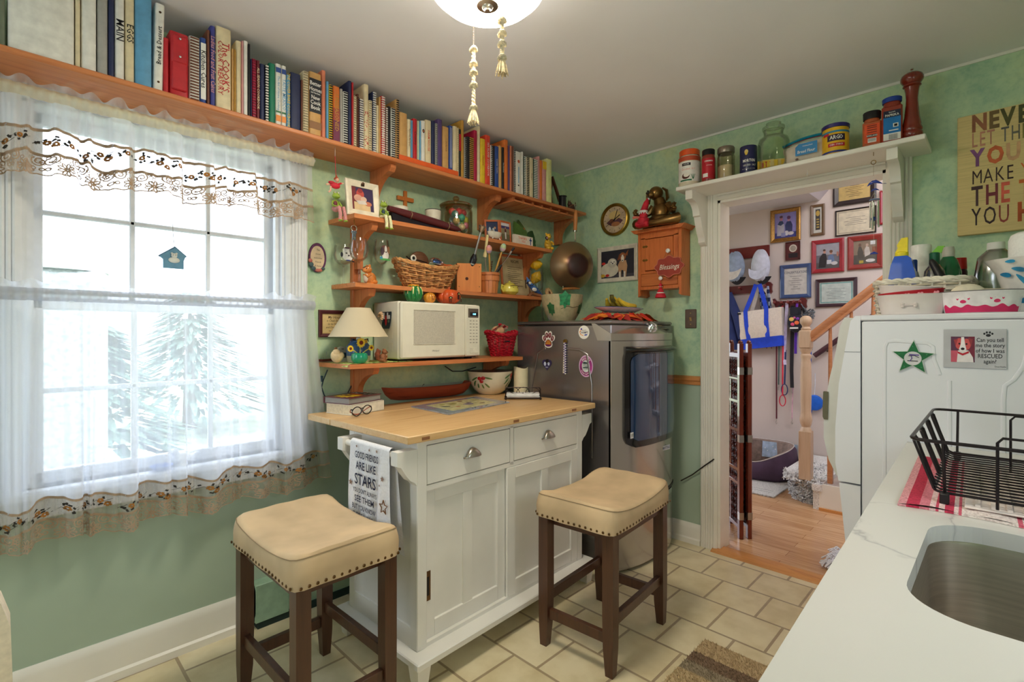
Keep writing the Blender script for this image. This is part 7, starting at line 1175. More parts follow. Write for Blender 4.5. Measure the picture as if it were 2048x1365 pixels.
VF=lambda r,z,da=0:Matrix.Translation((0,0,0))@RZ(da)
def label_band(b,r,z0,z1,a0,a1,m,off=.0006):b.mat(m); b.grid(lambda u,v:((r+off)*math.cos(a0+(a1-a0)*u),(r+off)*math.sin(a0+(a1-a0)*u),z0+(z1-z0)*v),20,1)
def wrap_text(b,txt,r,z,size,ac,m,bold=.01,sx=.8):
 b.mat(m); w_=size*.62*sx; n=len(txt)
 for i,ch in enumerate(txt):
  if ch==' ':continue
  s_=(i-(n-1)/2)*w_; a=ac+s_/r; b.text(ch,size,TR(0,0,0)@RZ(a+PI/2)@TR(0,0,0)@FW((0,-(r+.0014),z)),bold=bold,sx=sx,res=1)
AC=math.atan2(-sh(1450),-2.79)+PI*0
def lidded(name,label,cat,u,wpx,vt,bodym,lidm,lidh=.16,x=2.79,shoulder=.86):
 r=rad(u,wpx,x); h=hgt(u,vt,x); t=T(name,label,cat,jarp(u,x)); b=B(bodym); hb=h*(1-lidh); b.lathe([(0,.002),(r*.9,0),(r,.006),(r,hb*.86),(r*.97,hb*.92),(r*shoulder,hb),(0,hb)],32); obj('body',b,t); b=B(lidm); b.lathe([(r*shoulder*1.06,hb+.001),(r*shoulder*1.08,h-.004),(r*shoulder*1.0,h),(0,h)],32); obj('lid',b,t); return t,r,h,hb
AV=lambda u,x=2.79:math.atan2(-sh(u,x),-x)
t,r,h,hb=lidded('coconut_oil_jar','coconut oil jar with orange lid at the left end of the door shelf','jar',1379,42,303,mt((226,214,186),.25,coat=.3),mt((236,92,32),.35)); a=AV(1379); b=B(); label_band(b,r,h*.14,h*.66,a-1.3,a+1.3,mt((238,234,226),.5)); label_band(b,r,h*.68,h*.80,a-1.4,a+1.4,mt((196,80,50),.4)); label_band(b,r,h*.55,h*.62,a-.7,a+.1,mt((40,36,44),.4),.001); wrap_text(b,'KIRKLAND',r+.0008,h*.585,.008,a-.3,WHITE); wrap_text(b,'Coconut Oil',r,h*.46,.018,a-.1,mt((232,96,50)),.004,.62);
for q,(da,zz,s1,c)in enumerate(((-.35,.28,1.0,(90,46,36)),(-.28,.31,.75,(240,234,222)))):b.mat(mt(c,.5)); b.grid(lambda u,v:((r+.0012+.0006*q)*math.cos(a+da+s1*.36*v*math.cos(2*PI*u)),(r+.0012+.0006*q)*math.sin(a+da+s1*.36*v*math.cos(2*PI*u)),h*zz+s1*.017*v*math.sin(2*PI*u)),16,2)
b.mat(mt((40,120,76)));[b.grid(lambda u,v,k=k:((r+.0014)*math.cos(a+.30+.10*k*v+.03*u),(r+.0014)*math.sin(a+.30+.10*k*v+.03*u),h*.18+.03*v+.0*u),1,4)for k in(-2,-1,0,1,2)]; label_band(b,r,h*.15,h*.19,a-.9,a+.2,mt((40,110,70)),.001); obj('printed_label',b,t)
t,r,h,hb=lidded('cinnamon_jar','cinnamon shaker with black cap beside the coconut oil','spice jar',1417,26,301,mt((150,60,44),.3,coat=.3),BLACK,.17,2.775); a=AV(1417); b=B(); label_band(b,r,h*.12,h*.72,a-1.2,a+1.0,mt((186,30,44),.4)); wrap_text(b,'CINNAMON',r+.0003,h*.63,.0125,a,WHITE,.02,.7); label_band(b,r,h*.17,h*.28,a-.9,a-.1,WHITE,.001); label_band(b,r,h*.5,h*.52,a-.3,a+.5,mt((220,150,150)),.001); obj('printed_label',b,t)
t=T('flour_jar','glass jar of white powder with pewter lid on the door shelf','jar',jarp(1452)); r=rad(1452,33); h=hgt(1452,296); b=B(glassm('jar glass',0)); b.lathe([(0,.002),(r*.9,0),(r,.008),(r,h*.72),(r*.9,h*.80),(r*.88,h*.82),(r*.84,h*.8),(r*.95,h*.7),(r*.95,.010),(0,.008)],30); obj('body',b,t); b=B(mt((226,214,188),.9)); b.lathe([(0,.009),(r*.93,.009),(r*.93,h*.44),(r*.4,h*.47),(0,h*.45)],26); obj('powder',b,t); b=B(mt((150,138,124),.35,.8)); b.lathe([(r*.94,h*.82),(r*.98,h*.84),(r*.98,h*.97),(r*.9,h),(0,h)],30); obj('lid',b,t)
t=T('salt_can','navy round salt can reading Morton between two glass jars','salt can',jarp(1497)); r=rad(1497,32); h=hgt(1497,295); b=B(mt((36,38,84),.35,coat=.3)); b.lathe([(r*.98,.001),(r,.004),(r,h-.004),(r*.97,h),(r*.95,h-.003),(0,h-.003)],32); obj('can',b,t); a=AV(1497); b=B(); wrap_text(b,'MORTON',r,h*.47,.021,a+.05,WHITE,.03,.75); wrap_text(b,'IODIZED SALT',r,h*.32,.013,a+.1,WHITE,.012,.68); wrap_text(b,'THIS SALT SUPPLIES IODIDE',r,h*.2,.006,a,WHITE,.004,.7)
for dz,rz_,c in((.78,1.0,(226,200,120)),(.72,.7,(236,196,70))):b.mat(mt(c,.5)); b.grid(lambda u,v:((r+.001+.0004*(c[2]<100))*math.cos(a-.25+.22*rz_*v*math.cos(2*PI*u)),(r+.001+.0004*(c[2]<100))*math.sin(a-.25+.22*rz_*v*math.cos(2*PI*u)),h*dz+.012*rz_*v*math.sin(2*PI*u)),14,2)
obj('printed_label',b,t)
t=T('apothecary_jar','big glass jar with stopper holding yellow tea packets on the door shelf','jar',jarp(1547,2.80)); r=rad(1547,58,2.80); h=hgt(1547,247,2.80); GG=glassm('greenish jar glass',(248,251,244),.02,.94); b=B(GG); b.lathe([(0,.002),(r*.94,0),(r,.008),(r,h*.58),(r*.9,h*.68),(r*.62,h*.74),(r*.6,h*.82),(r*.66,h*.85),(r*.6,h*.85),(r*.56,h*.74),(r*.86,h*.66),(r*.96,h*.57),(r*.96,.010),(0,.008)],36); obj('body',b,t); b=B(GG); b.lathe([(r*.57,h*.8),(r*.6,h*.87),(r*.7,h*.88),(r*.7,h*.92),(r*.45,h*.95),(r*.48,h),(0,h*1.0)],32); obj('stopper',b,t)
for k in range(6):
 b=B(mt((232,186,56),.6)if k%2==0 else mt((222,190,130),.6)); b.box(-.03,-.0065,0,.03,.0065,.048,.001); b.mat(mt((196,60,40))); b.box(-.012,-.0072,.012,-.002,-.006,.038); b.box(.008,-.0072,.012,.012,-.006,.038); o=obj('tea_packet',b,None,loc=(2.80+(-.028+.012*k)*math.cos(.8)-.012,sh(1547,2.80)+(.036-.0145*k),ZS+.010+(.004 if k%2 else 0)),rot=(.05*(k%3-1),.0,-1.2),label='%s paper tea packet in the stoppered glass jar, %s in the stack'%('yellow' if k%2==0 else 'buff',('front','second','third','fourth','fifth','rear')[k]),cat='tea packet',group='tea packets in the glass jar')
t=T('flour_bag','zip-top plastic bag of bread flour with a blue label on the door shelf','food bag',(2.795,sh(1612,2.795),ZS)); wb=rad(1612,80,2.795)*1.04; Mf=RZ(-PI/2); b=B(mt((222,208,190),.6,var=.05,scale=12)); hl,hr=hgt(1575,293,2.795),hgt(1650,268,2.795)
def bag(u,v):
 a=2*PI*u; x=math.cos(a); d=math.sin(a); hh=(hl+(hr-hl)*(x+1)/2)*.86; f=math.sin(min(1,.25+v*1.4)*PI/2)*(1-.55*v**3); return(x*wb*(.96+.04*math.sin(v*9)),d*.05*f+.004*math.sin(a*5+v*7),hh*v)
b.xf=Mf; b.grid(bag,40,12); b.add([bag(u/40,0)for u in range(40)],[list(range(40))]); obj('flour',b,t); b=B(glassm('plastic film',(240,246,250),.12,.72)); b.xf=Mf; b.grid(lambda u,v:((u*2-1)*wb*(1-.0*v),.004*math.sin(u*20),(hl+(hr-hl)*u)*(.84+.16*v)),20,4); obj('film_top',b,t); b=B(mt((20,140,170),.4)); b.xf=Mf; b.tube([((u*2-1)*wb*1.02,.0,(hl+(hr-hl)*u)*1.0+.012*math.sin(u*PI))for u in[k/14 for k in range(15)]],.010,6,flat=.6); b.mat(mt((150,80,90),.4)); b.tube([((u*2-1)*wb,.0,(hl+(hr-hl)*u)*.93+.012*math.sin(u*PI))for u in[k/14 for k in range(15)]],.0022,6); obj('zip_strip',b,t)
b=B(mt((34,130,190),.4)); M=Mf@FW((.012,-.0545,.062)); b.prism([(-.045,-.026),(.05,-.026),(.05,.03),(-.03,.03),(-.045,.016)],.0008,M); b.mat(WHITE); b.text('Bread Flour',.020,M@TR(.002,-.010,.0012),bold=.012,sx=.8,shear=.1); b.text('Unbleached',.009,M@TR(.008,.016,.0012),bold=.005); b.mat(mt((90,60,50))); b.disc((-.038,-.042),.007,.0002,14,M,ry=.006); obj('printed_label',b,t)
t,r,h,hb=lidded('corn_starch_tub','yellow Argo corn starch tub with navy lid on the door shelf','tub',1671,46,253,mt((238,186,40),.35),mt((46,40,110),.35),.13,2.785,.98); a=AV(1671,2.785); b=B(); label_band(b,r,h*.70,h*.76,a-1.4,a+1.4,mt((60,140,170)),.0008); label_band(b,r,h*.08,h*.14,a-1.4,a+1.4,mt((46,60,130)),.0008); label_band(b,r,h*.44,h*.64,a-.62,a+.72,mt((50,34,60)),.001); wrap_text(b,'ARGO',r+.001,h*.54,.026,a+.05,WHITE,.02,.8); label_band(b,r,h*.26,h*.37,a-.55,a+.7,mt((200,30,50)),.001); wrap_text(b,'CORN STARCH',r+.001,h*.315,.011,a+.05,WHITE,.012,.72); label_band(b,r,h*.62,h*.70,a-1.0,a-.5,mt((200,40,50)),.0012); obj('printed_label',b,t)
def sqjar(name,label,cat,u,wpx,vt,bm,lm,lidf,lab,x=2.775):
 w_=rad(u,wpx,x)*.86; h=hgt(u,vt,x); rz=AV(u,x)+PI/2; t=T(name,label,cat,jarp(u,x),rz); b=B(bm); hb=h*(1-lidf); b.box(-w_,-w_*.75,0,w_,w_*.75,hb*.9,.006); b.lathe([(w_*.92,hb*.88),(w_*.8,hb),(0,hb)],24,sy=.8); obj('body',b,t); b=B(lm); b.lathe([(w_*.95,hb),(w_*.97,h-.003),(w_*.9,h),(0,h)],28,sy=.85); obj('lid',b,t); return t,w_,h,hb
t,w_,h,hb=sqjar('pepper_jar','square spice jar with orange label and black lid beside the paprika','spice jar',1744,36,225,mt((190,96,56),.25,coat=.4),BLACK,.2,0); b=B(mt((226,84,40),.4)); M=FW((0,-w_*.75-.0006,0)); b.box(-w_*.8,h*.14,0,w_*.8,h*.64,.0006,M=M); b.mat(mt((96,40,24)));[b.box(-w_*.5,h*z_,.0006,w_*.5,h*(z_+.018),.001,M=M)for z_ in(.58,.53,.47,.41)]; b.mat(mt((60,40,44))); b.box(-w_*.5,h*.29,.0006,w_*.5,h*.36,.001,M=M); b.mat(WHITE); b.text('KIRKLAND',.010,M@TR(0,h*.325,.0012),bold=.01,sx=.8); b.box(-w_*.45,h*.15,.0006,w_*.45,h*.26,.001,M=M); b.mat(BLACK);[b.box(-w_*.4+w_*.08*k,h*.18,.001,-w_*.37+w_*.08*k,h*.25,.0013,M=M)for k in range(10)]; obj('printed_label',b,t)
t,w_,h,hb=sqjar('paprika_bottle','tall paprika bottle with blue lid and blue label beside the pepper mill','spice jar',1784,39,197,mt((150,56,38),.25,coat=.4),mt((30,64,150),.35),.1,0); b=B(mt((24,118,190),.4)); M=FW((0,-w_*.75-.0006,0)); b.box(-w_*.82,h*.08,0,w_*.82,h*.70,.0006,M=M); b.mat(mt((28,34,60))); b.box(-w_*.82,h*.56,.0006,w_*.82,h*.70,.0009,M=M); b.mat(WHITE); b.text('PAPRIKA',.015,M@TR(0,h*.60,.0012),bold=.015,sx=.85); b.text('Spanish',.008,M@TR(0,h*.665,.0012),bold=.006); b.box(-w_*.82,h*.08,.0006,w_*.82,h*.22,.0009,M=M); b.box(w_*.1,h*.34,.0006,w_*.6,h*.42,.0009,M=M); b.box(-w_*.3,h*.27,.0006,w_*.6,h*.29,.0009,M=M); b.mat(BLACK);[b.box(-w_*.3+w_*.07*k,h*.09,.001,-w_*.27+w_*.07*k,h*.20,.0013,M=M)for k in range(12)]; b.box(w_*.2,h*.355,.001,w_*.5,h*.405,.0013,M=M); obj('printed_label',b,t)
t=T('pepper_mill','tall turned dark red wooden pepper mill at the end of the door shelf','pepper mill',jarp(1824,2.79)); r=rad(1824,38); h=min(hgt(1824,145),HC-ZS-.025); MH=wood('mahogany',(130,40,22),(92,24,14),2,.7,.2,.6); b=B(MH); b.lathe([(r*f,h*z)for f,z in[(0,0),(.92,0),(.95,.05),(.86,.07),(.93,.09),(.93,.13),(.84,.15),(.9,.17),(.88,.20),(.78,.23),(.80,.25),(.66,.36),(.57,.5),(.52,.62),(.58,.72),(.66,.78)]],36); obj('body',b,t); b=B(MH); b.lathe([(r*f,h*z)for f,z in[(.62,.782),(.8,.80),(.78,.82),(.70,.83),(.84,.85),(.98,.88),(1.0,.91),(.92,.95),(.6,.985),(.2,1.0),(0,1.0)]],36); obj('turning_head',b,t); b=B(CHROME); b.lathe([(.006,h),(.004,h+.008),(.008,h+.012),(.006,h+.018),(0,h+.018)],14); obj('finial',b,t)
x=2.74; pk=onx(1747,318,x); t=T('wind_chime','blue glass dolphin wind chime hanging from the door shelf','wind chime',(0,0,0)); at=lambda u,v:onx(u,v,x); BG=mt((24,66,190),.08,trans=.35,var=.08,coat=.6); b=B(BRASS); b.tube([(x,pk.y,ZS-.023),at(1747,312)],.0014,5); q=at(1747,325); b.tube([q+Vector((0,.009*math.cos(a),.009*math.sin(a)))for a in[2*PI*j/14 for j in range(14)]],.0016,5,True); b.tube([at(1747,330),at(1747,352)],.0005,4); obj('hook_and_ring',b,t)
def dol(u,v,s):
 b=B(BG); c=at(u,v); b.tube([c+Vector((0,s*yv,s*z))for yv,z in((.9,-.34),(.6,-.05),(.2,.16),(-.2,.16),(-.62,-.08),(-.95,-.3))],.01,10,rad=[s*.04,s*.17,s*.24,s*.24,s*.13,s*.04]); b.tube([c+Vector((0,0,s*.25)),c+Vector((0,-s*.16,s*.52))],.004,6,rad=[s*.12,s*.01],flat=.4); b.tube([c+Vector((0,-s*.95,-s*.3)),c+Vector((0,-s*1.3,-s*.34)),c+Vector((0,-s*1.5,-s*.42))],.004,6,rad=[s*.05,s*.12,s*.02],flat=.35); b.tube([c+Vector((0,s*.3,-s*.0)),c+Vector((-s*.1,s*.1,-s*.3))],.004,6,rad=[s*.1,s*.02],flat=.4); obj('dolphin',b,t)
dol(1749,366,.030); dol(1750,380,.017)
b=B(mt((80,140,200),.15,trans=.3)); q=at(1749,401); b.lathe([(.019,0),(.021,.003),(.01,.007),(0,.007)],24,(q.x,q.y,q.z)); obj('top_disc',b,t); b=B(mt((210,200,180),.5));[b.tube([(q.x+.016*math.cos(a),q.y+.016*math.sin(a),q.z+.004),at(1749,385)],.0006,4)for a in(0,1.6,3.2,4.8)]; obj('cords',b,t)
for k in range(5):a=2*PI*k/5+.3; zz=q.z-.006; L_=.105+.01*(k%3); b=B(CHROME); b.tube([(q.x+.016*math.cos(a),q.y+.016*math.sin(a),zz+.006),(q.x+.016*math.cos(a),q.y+.016*math.sin(a),zz)],.0006,4); b.cyl((q.x+.016*math.cos(a),q.y+.016*math.sin(a),zz),(q.x+.016*math.cos(a),q.y+.016*math.sin(a),zz-L_),.0035,10); obj('chime_tube',b,t)
b=B(BG); q2=at(1747,438); b.ell(q2,(.004,.009,.010)); b.mat(mt((210,200,180),.5)); b.tube([q,q2,at(1748,500)],.0005,4); b.mat(BG); q3=at(1748,506); b.tube([q3+Vector((0,.015,-.004)),q3,q3+Vector((0,-.015,-.005))],.005,8,rad=[.002,.007,.002]); obj('striker',b,t)
t=T('canvas_sign','tan canvas sign with multicoloured motivational lettering above the white dryer','sign',M=FD((XD-.001,.150,1.70))); w_,h_=.54,.515; b=B(mt((220,196,138),.9,var=.06,scale=6,stretch=(1,60,1))); b.box(0,0,0,w_,h_,.03,.003); obj('canvas',b,t); b=B(); z=.0312
for txt,yv,sz,cs,bd,sx in(('NEVER',.912,.098,((150,96,70),(120,96,60),(90,86,50),(80,80,50),(80,80,50)),.045,.66),('LET THE FEAR',.775,.088,((190,130,110),(190,130,110),(190,130,110),0,(110,106,104),(110,106,96),(130,120,60),0,(120,90,60),(120,90,60),(120,90,60),(120,90,60)),.004,.46),('YOU HAVE',.625,.098,((130,80,130),(200,100,60),(206,160,120),0,(130,90,80),(130,90,80),(130,90,80),(130,90,80)),.045,.64),('MAKE YOU',.465,.085,((60,40,40),(60,40,40),(60,40,40),(60,40,40),0,(200,100,50),(190,90,40),(190,90,40)),-.004,.54),('THE THINGS',.305,.118,((70,46,50),(120,50,60),(220,100,80),0,(214,110,50),(200,90,40),(200,90,40),(200,90,40),(200,90,40),(200,90,40)),.02,.50),('YOU HOPE',.135,.105,((56,40,44),(60,42,44),(150,70,60),0,(180,84,40),(180,84,40),(180,84,40),(180,84,40)),.004,.48)):
 x_=.045
 for ch,c in zip(txt,cs):
  if ch==' ':x_+=sz*.34*sx; continue
  b.mat(mt(c,.7,var=.12,scale=20)); n0=len(b.v); heavy=bd>.03 or ch=='H' and yv<.2
  b.text(ch,sz,TR(x_,yv*h_,z),'LEFT',bold=.04 if heavy else bd,sx=sx*(1.35 if heavy and bd<.03 else 1),res=2)
  xs_=[q.x for q in b.v[n0:]]; x_=max(xs_)+sz*.055
obj('lettering',b,t,flat=True)
# -------- on top of the white dryer
ZW=1.3405
def WY(u,x):return onx(u,600,x).y
bk0,bk1=(2.215,.352),(2.76,.352)
t=T('wicker_tray','long white wicker basket of cleaning bottles on the white dryer','basket',(2.49,.215,ZW)); WW=mt((228,220,204),.6,var=.06); WW2=mt((206,194,172),.6,var=.1)
b=B(WW); P=wicker(b,.262,.275,.115,13,30,.50,0,.0052,6.0,[WW,WW,WW2]); obj('weave',b,t); b=B(WW)
for s in(0,PI):b.tube([Vector(P(2*PI*i/120,.120,.003*math.sin(i*.9+s)))+Vector((0,0,.004*math.cos(i*.9+s)))for i in range(120)],.006,6,True)
obj('rim',b,t); b=B(WW); b.box(-.25,-.12,0,.25,.12,.006); obj('base',b,t)
def bottle(name,label,u,x,wpx,vt,prof,m,lidprof=None,lm=None,sy=1,zb=ZW+.007,cat='bottle'):
 r=wpx/2*mpp(onx(u,560,x)); h=onx(u,vt,x).z-zb; t=T(name,label,cat,(x,WY(u,x),zb)); b=B(m); b.lathe([(r*f,h*z)for f,z in prof],28,sy=sy); obj('body',b,t)
 if lidprof:b=B(lm); b.lathe([(r*f,h*z)for f,z in lidprof],24,sy=sy); obj('cap',b,t)
 return t,r,h
x=2.36; yy=WY(1801,x); t=T('stain_remover_bottle','blue trigger spray bottle with yellow head in the white wicker basket','spray bottle',(x,yy,ZW+.007)); F_=lambda v:onx(1801,v,x).z-ZW-.007; k=mpp(onx(1801,540,x)); M=FD((0,0,0))
b=B(mt((24,82,196),.25,coat=.4)); hh=F_(514)
b.prism([(-24*k,0),(26*k,0),(27*k,hh*.45),(24*k,hh*.7),(18*k,hh*.95),(12*k,hh),(-8*k,hh),(-14*k,hh*.85),(-20*k,hh*.5)],.055,M,-.028); obj('body',b,t)
b=B(mt((236,214,40),.3)); ht=F_(477); b.lathe([(11*k,hh*.99),(11*k,hh+8*k),(8*k,hh+10*k)],20,(0,-2*k,0)); b.prism([(-8*k,hh+8*k),(12*k,hh+8*k),(12*k,ht),(2*k,ht-1*k),(-5*k,ht-14*k),(-4*k,hh+16*k)],.024,M,-.012); obj('trigger_head',b,t)
b=B(mt((232,236,240),.4)); Mz=M@TR(2*k,hh*.45,.0285); b.text('OXI',.024,Mz@TR(0,.012,.0004),bold=.03,sx=.9); b.text('CLEAN',.020,Mz@TR(0,-.010,.0004),bold=.03,sx=.9); b.mat(mt((232,160,50),.4)); b.prism([(-.026,-.026),(.03,-.022),(.026,-.028),(-.02,-.031)],.0005,Mz); b.mat(mt((40,170,190),.4)); b.prism([(-.03,-.045),(.034,-.04),(.034,-.034),(-.03,-.038)],.0005,Mz); obj('printed_label',b,t)
t,r,h=bottle('white_bottle','tall white plastic bottle behind the blue spray bottle',1842,2.56,40,491,[(0,0),(.95,0),(1,.03),(1,.5),(.88,.66),(.80,.70)],mt((230,228,222),.35),[(.82,.70),(.84,.72),(.84,.98),(.78,1.0),(0,1.0)],mt((238,236,230),.3))
t,r,h=bottle('small_grey_bottle','small grey bottle with a blue cap beside the blue spray bottle',1828,2.43,22,520,[(0,0),(.95,0),(1,.05),(.95,.6),(.6,.78)],mt((170,172,176),.3),[(.5,.78),(.52,.98),(.4,1),(0,1)],mt((36,70,150),.3))
t,r,h=bottle('clear_bottle','clear plastic bottle with a dark green cap in the white wicker basket',1869,2.42,54,506,[(0,0),(.95,0),(1,.04),(1,.42),(.8,.70),(.45,.80)],glassm('milky plastic',(226,226,222),.15,.55),[(.40,.80),(.42,.82),(.42,.99),(.36,1),(0,1)],mt((20,90,62),.35),.75)
t=T('black_brush','black handled brush leaning on the clear bottle in the basket','brush',(0,0,0)); a_,c_=onx(1862,520,2.37),onx(1886,562,2.35); b=B(BLACK); b.tube([a_,a_.lerp(c_,.15),a_.lerp(c_,.5),c_,c_+Vector((0,-.01,-.06))],.01,10,rad=[.006,.012,.013,.016,.014]); obj('handle',b,t)
t,r,h=bottle('green_spray_bottle','dark green bottle with a lime trigger beside the red cap',1897,2.52,40,512,[(0,0),(.95,0),(1,.05),(1,.72),(.7,.92),(.45,.98)],mt((22,106,62),.25,coat=.4),[(.5,.98),(.5,1.08),(.42,1.15),(0,1.15)],mt((186,184,170),.4)); b=B(mt((130,200,60),.35)); b.prism([(-.028,h*1.08),(.0,h*1.06),(.01,h*1.17),(-.01,h*1.18)],.016,FD((0,.02,0)),-.008); obj('lime_trigger',b,t)
t,r,h=bottle('red_capped_bottle','small red-capped bottle at the back of the white wicker basket',1918,2.62,26,517,[(0,0),(.95,0),(1,.05),(1,.75),(.9,.8)],mt((70,30,50),.3),[(.92,.8),(.95,.82),(.9,1),(0,1)],mt((214,40,36),.3))
t=T('paper_packet','flat cream packet lying across the bottles of the white wicker basket','packet',(2.56,WY(1895,2.56),ZW+.125)); b=B(mt((232,226,208),.7)); b.box(-.05,-.075,0,.05,.075,.010,.002,M=RX(.06)); obj('body',b,t)
def oval(nm,label,u,x,wpx,z0,z1,m,tilt=0,sx=.62,rimm=None,cat='bowl'):
 r=wpx/2*mpp(onx(u,600,x)); h=z1-z0; t=T(nm,label,cat,(x,WY(u,x),z0)); t.rotation_euler=(tilt,0,0); b=B(m); b.lathe([(f*r,g*h)for f,g in[(0,.06),(.80,.06),(.82,0),(.86,.02),(.94,.55),(1.0,.9),(1.04,.96),(1.04,1),(.99,1),(.92,.6),(.80,.14),(0,.12)]],44,sx=sx); obj('body',b,t)
 if rimm:b=B(rimm); b.lathe([(1.035*r,h*.965),(1.05*r,h*.985),(1.035*r,h*1.01),(.99*r,h*1.01)],44,sx=sx); obj('rim',b,t)
 return t,r,h
CER=mt((226,216,212),.3,var=.015,coat=.3); zf=lambda v,x=2.215,u=1822:onx(u,v,x).z
t,r,h=oval('white_casserole','pinkish white oval dish embossed with a bone, lowest of the stacked dishes',1822,2.222,112,ZW,zf(590),CER,0,.55,mt((206,196,192),.3)); b=B(mt((218,206,202),.35)); Mb=RZ(0)@FD((-r*.55*.93,.0,h*.45)); b.box(-.016,-.003,0,.016,.003,.004,.002,M=Mb);[b.ell((sx*.017,sy*.0035,.002),(.006,.005,.003),M=Mb)for sx in(-1,1)for sy in(-1,1)]; obj('bone_relief',b,t)
t,r,h2=oval('red_dish','red dish with hearts tilted inside the stacked white dishes',1824,2.222,104,ZW+h*.45,ZW+h*.45+.050,mt((186,26,44),.3,coat=.3),-.07,.55); b=B(mt((226,140,150),.4));
for dy in(-.03,.005,-.07):M=FD((-r*.55*1.0*math.sqrt(max(.1,1-(dy/r)**2))-.001,dy,.036)); b.prism([(.008*.062*16*math.sin(a)**3,.008*.062*(13*math.cos(a)-5*math.cos(2*a)-2*math.cos(3*a)-math.cos(4*a)))for a in[2*PI*j/20 for j in range(20)]],.001,M)
obj('heart_print',b,t)
t,r,h3=oval('upper_white_dish','white oval dish leaning on top of the red dish',1814,2.222,97,ZW+h*.45+.020,ZW+h*.45+.068,CER,.09,.53)
t,r,h=oval('paw_print_bowl','white and pink dog bowl with pink paw prints on the white dryer',1961,2.225,128,ZW,zf(583,2.225,1960),mt((236,232,234),.3,coat=.3),0,.62,mt((120,116,120),.3,.6)); PK=mt((214,40,100),.4); b=B(PK)
def ob(a,f,off=.0012):rr_=r*(.86+.12*f**.9)+off; return(-rr_*math.cos(a)*.62,-rr_*math.sin(a),h*f)
b.grid(lambda u,v:ob(-1.2+2.4*u,.03+v*(.27+.06*abs(math.sin(u*23))*math.sin(u*9+1)**2+.05*math.sin(u*37))),60,4)
for a0 in(-.42,.42):
 for da,df,ra_,rf in((0,.52,.085,.08),(-.15,.66,.035,.075),(-.055,.76,.04,.085),(.055,.76,.04,.085),(.15,.66,.035,.075)):b.grid(lambda u,v:ob(a0+da+ra_*v*math.cos(2*PI*u)*(1-.2*math.sin(2*PI*u)*(ra_>.05)),df+rf*v*math.sin(2*PI*u),.0016),14,2)
obj('paw_prints',b,t)
t2=T('round_lid','cream round thing inside the pink paw print dog bowl','dish',(2.225,WY(1936,2.225),ZW+.06)); b=B(mt((230,220,196),.5)); b.ell((0,0,.0),(.045,.048,.038)); b.lathe([(.052,-.002),(.054,.0),(.05,.003)],28); obj('body',b,t2)
t2=T('bone_treat','pale folded cloth inside the pink paw print dog bowl','cloth',(2.24,WY(1988,2.24),ZW+.064)); b=B(mt((206,196,176),.8)); b.tube([(-.01,.05,0),(0,.02,.008),(.004,-.02,.006),(-.01,-.05,0)],.013,8,flat=.7); obj('body',b,t2)
x=2.56; t=T('plastic_jug','translucent grey plastic jug with white cap behind the leaf vase','jug',(x,WY(1992,x),ZW)); r=33*mpp(onx(1992,560,x)); h=onx(1992,499,x).z-ZW; b=B(glassm('jug plastic',(206,210,200),.2,.5)); b.lathe([(0,0),(r*.95,0),(r,.01),(r,h*.5),(r*.98,h*.56),(r*1.0,h*.6),(r*.85,h*.88),(r*.4,h)],28); obj('body',b,t); b=B(WHITE); b.lathe([(r*.40,h*.98),(r*.42,h*1.0),(r*.40,h*1.10),(0,h*1.10)],20,(0,0,0)); obj('cap',b,t)
x=2.27; cxv=WY(2066,x); t=T('leaf_vase','white flared vase painted with blue leaves holding a paper towel roll','vase',(x,cxv,ZW)); ze=lambda v:onx(2045,v,x).z-ZW; hv=ze(520); b=B(mt((230,226,220),.25,coat=.4)); b.lathe([(0,0),(.058,0),(.060,.006),(.064,hv*.3),(.085,hv*.75),(.112,hv),(.108,hv),(.080,hv*.74),(.058,hv*.3),(0,.008)],40); obj('body',b,t)
b=B()
def vr(f):return .060+.052*max(0,(f-.15)/.85)**1.35
def vp(a,f):return(-(vr(f)+.0025)*math.cos(a),-(vr(f)+.0025)*math.sin(a)*-1,hv*f)
for a0,f0,ln,ang,c in((.35,.78,.17,.2,0),(.75,.70,.18,.1,1),(.30,.60,.19,.75,0),(-.1,.84,.15,-.3,1),(.66,.36,.2,.1,0),(.3,.22,.22,-.15,1),(.75,.12,.17,-.7,1),(-.3,.6,.2,.4,0),(-.2,.3,.2,.2,1),(.5,.93,.12,.0,0)):
 b.mat(mt((26,118,164)if c else(44,140,184),.35,var=.15)); pts=[vp(a0,f0)]
 for j in range(14):q=2*PI*j/14; uu,vv=ln*1.0*math.cos(q),ln*.32*math.sin(q)*(1-.3*math.cos(q)); pts.append(vp(a0+uu*math.cos(ang)-vv*math.sin(ang),f0+(uu*math.sin(ang)+vv*math.cos(ang))*.75))
 b.add(pts,[(0,1+j,1+(j+1)%14)for j in range(14)])
obj('painted_leaves',b,t,flat=True)
t=T('paper_towel_roll','white paper towel roll standing in the blue leaf vase','paper towel roll',(x,cxv,ZW+.012)); b=B(mt((238,237,232),.95,var=.02,scale=140,bump=.25)); hr=ze(466)-.012; b.lathe([(.018,0),(.054,0),(.056,.004),(.056,hr*.9),(.05,hr*.97),(.038,hr),(.018,hr),(.018,hr-.03),(0,hr-.03)],40); obj('roll',b,t)
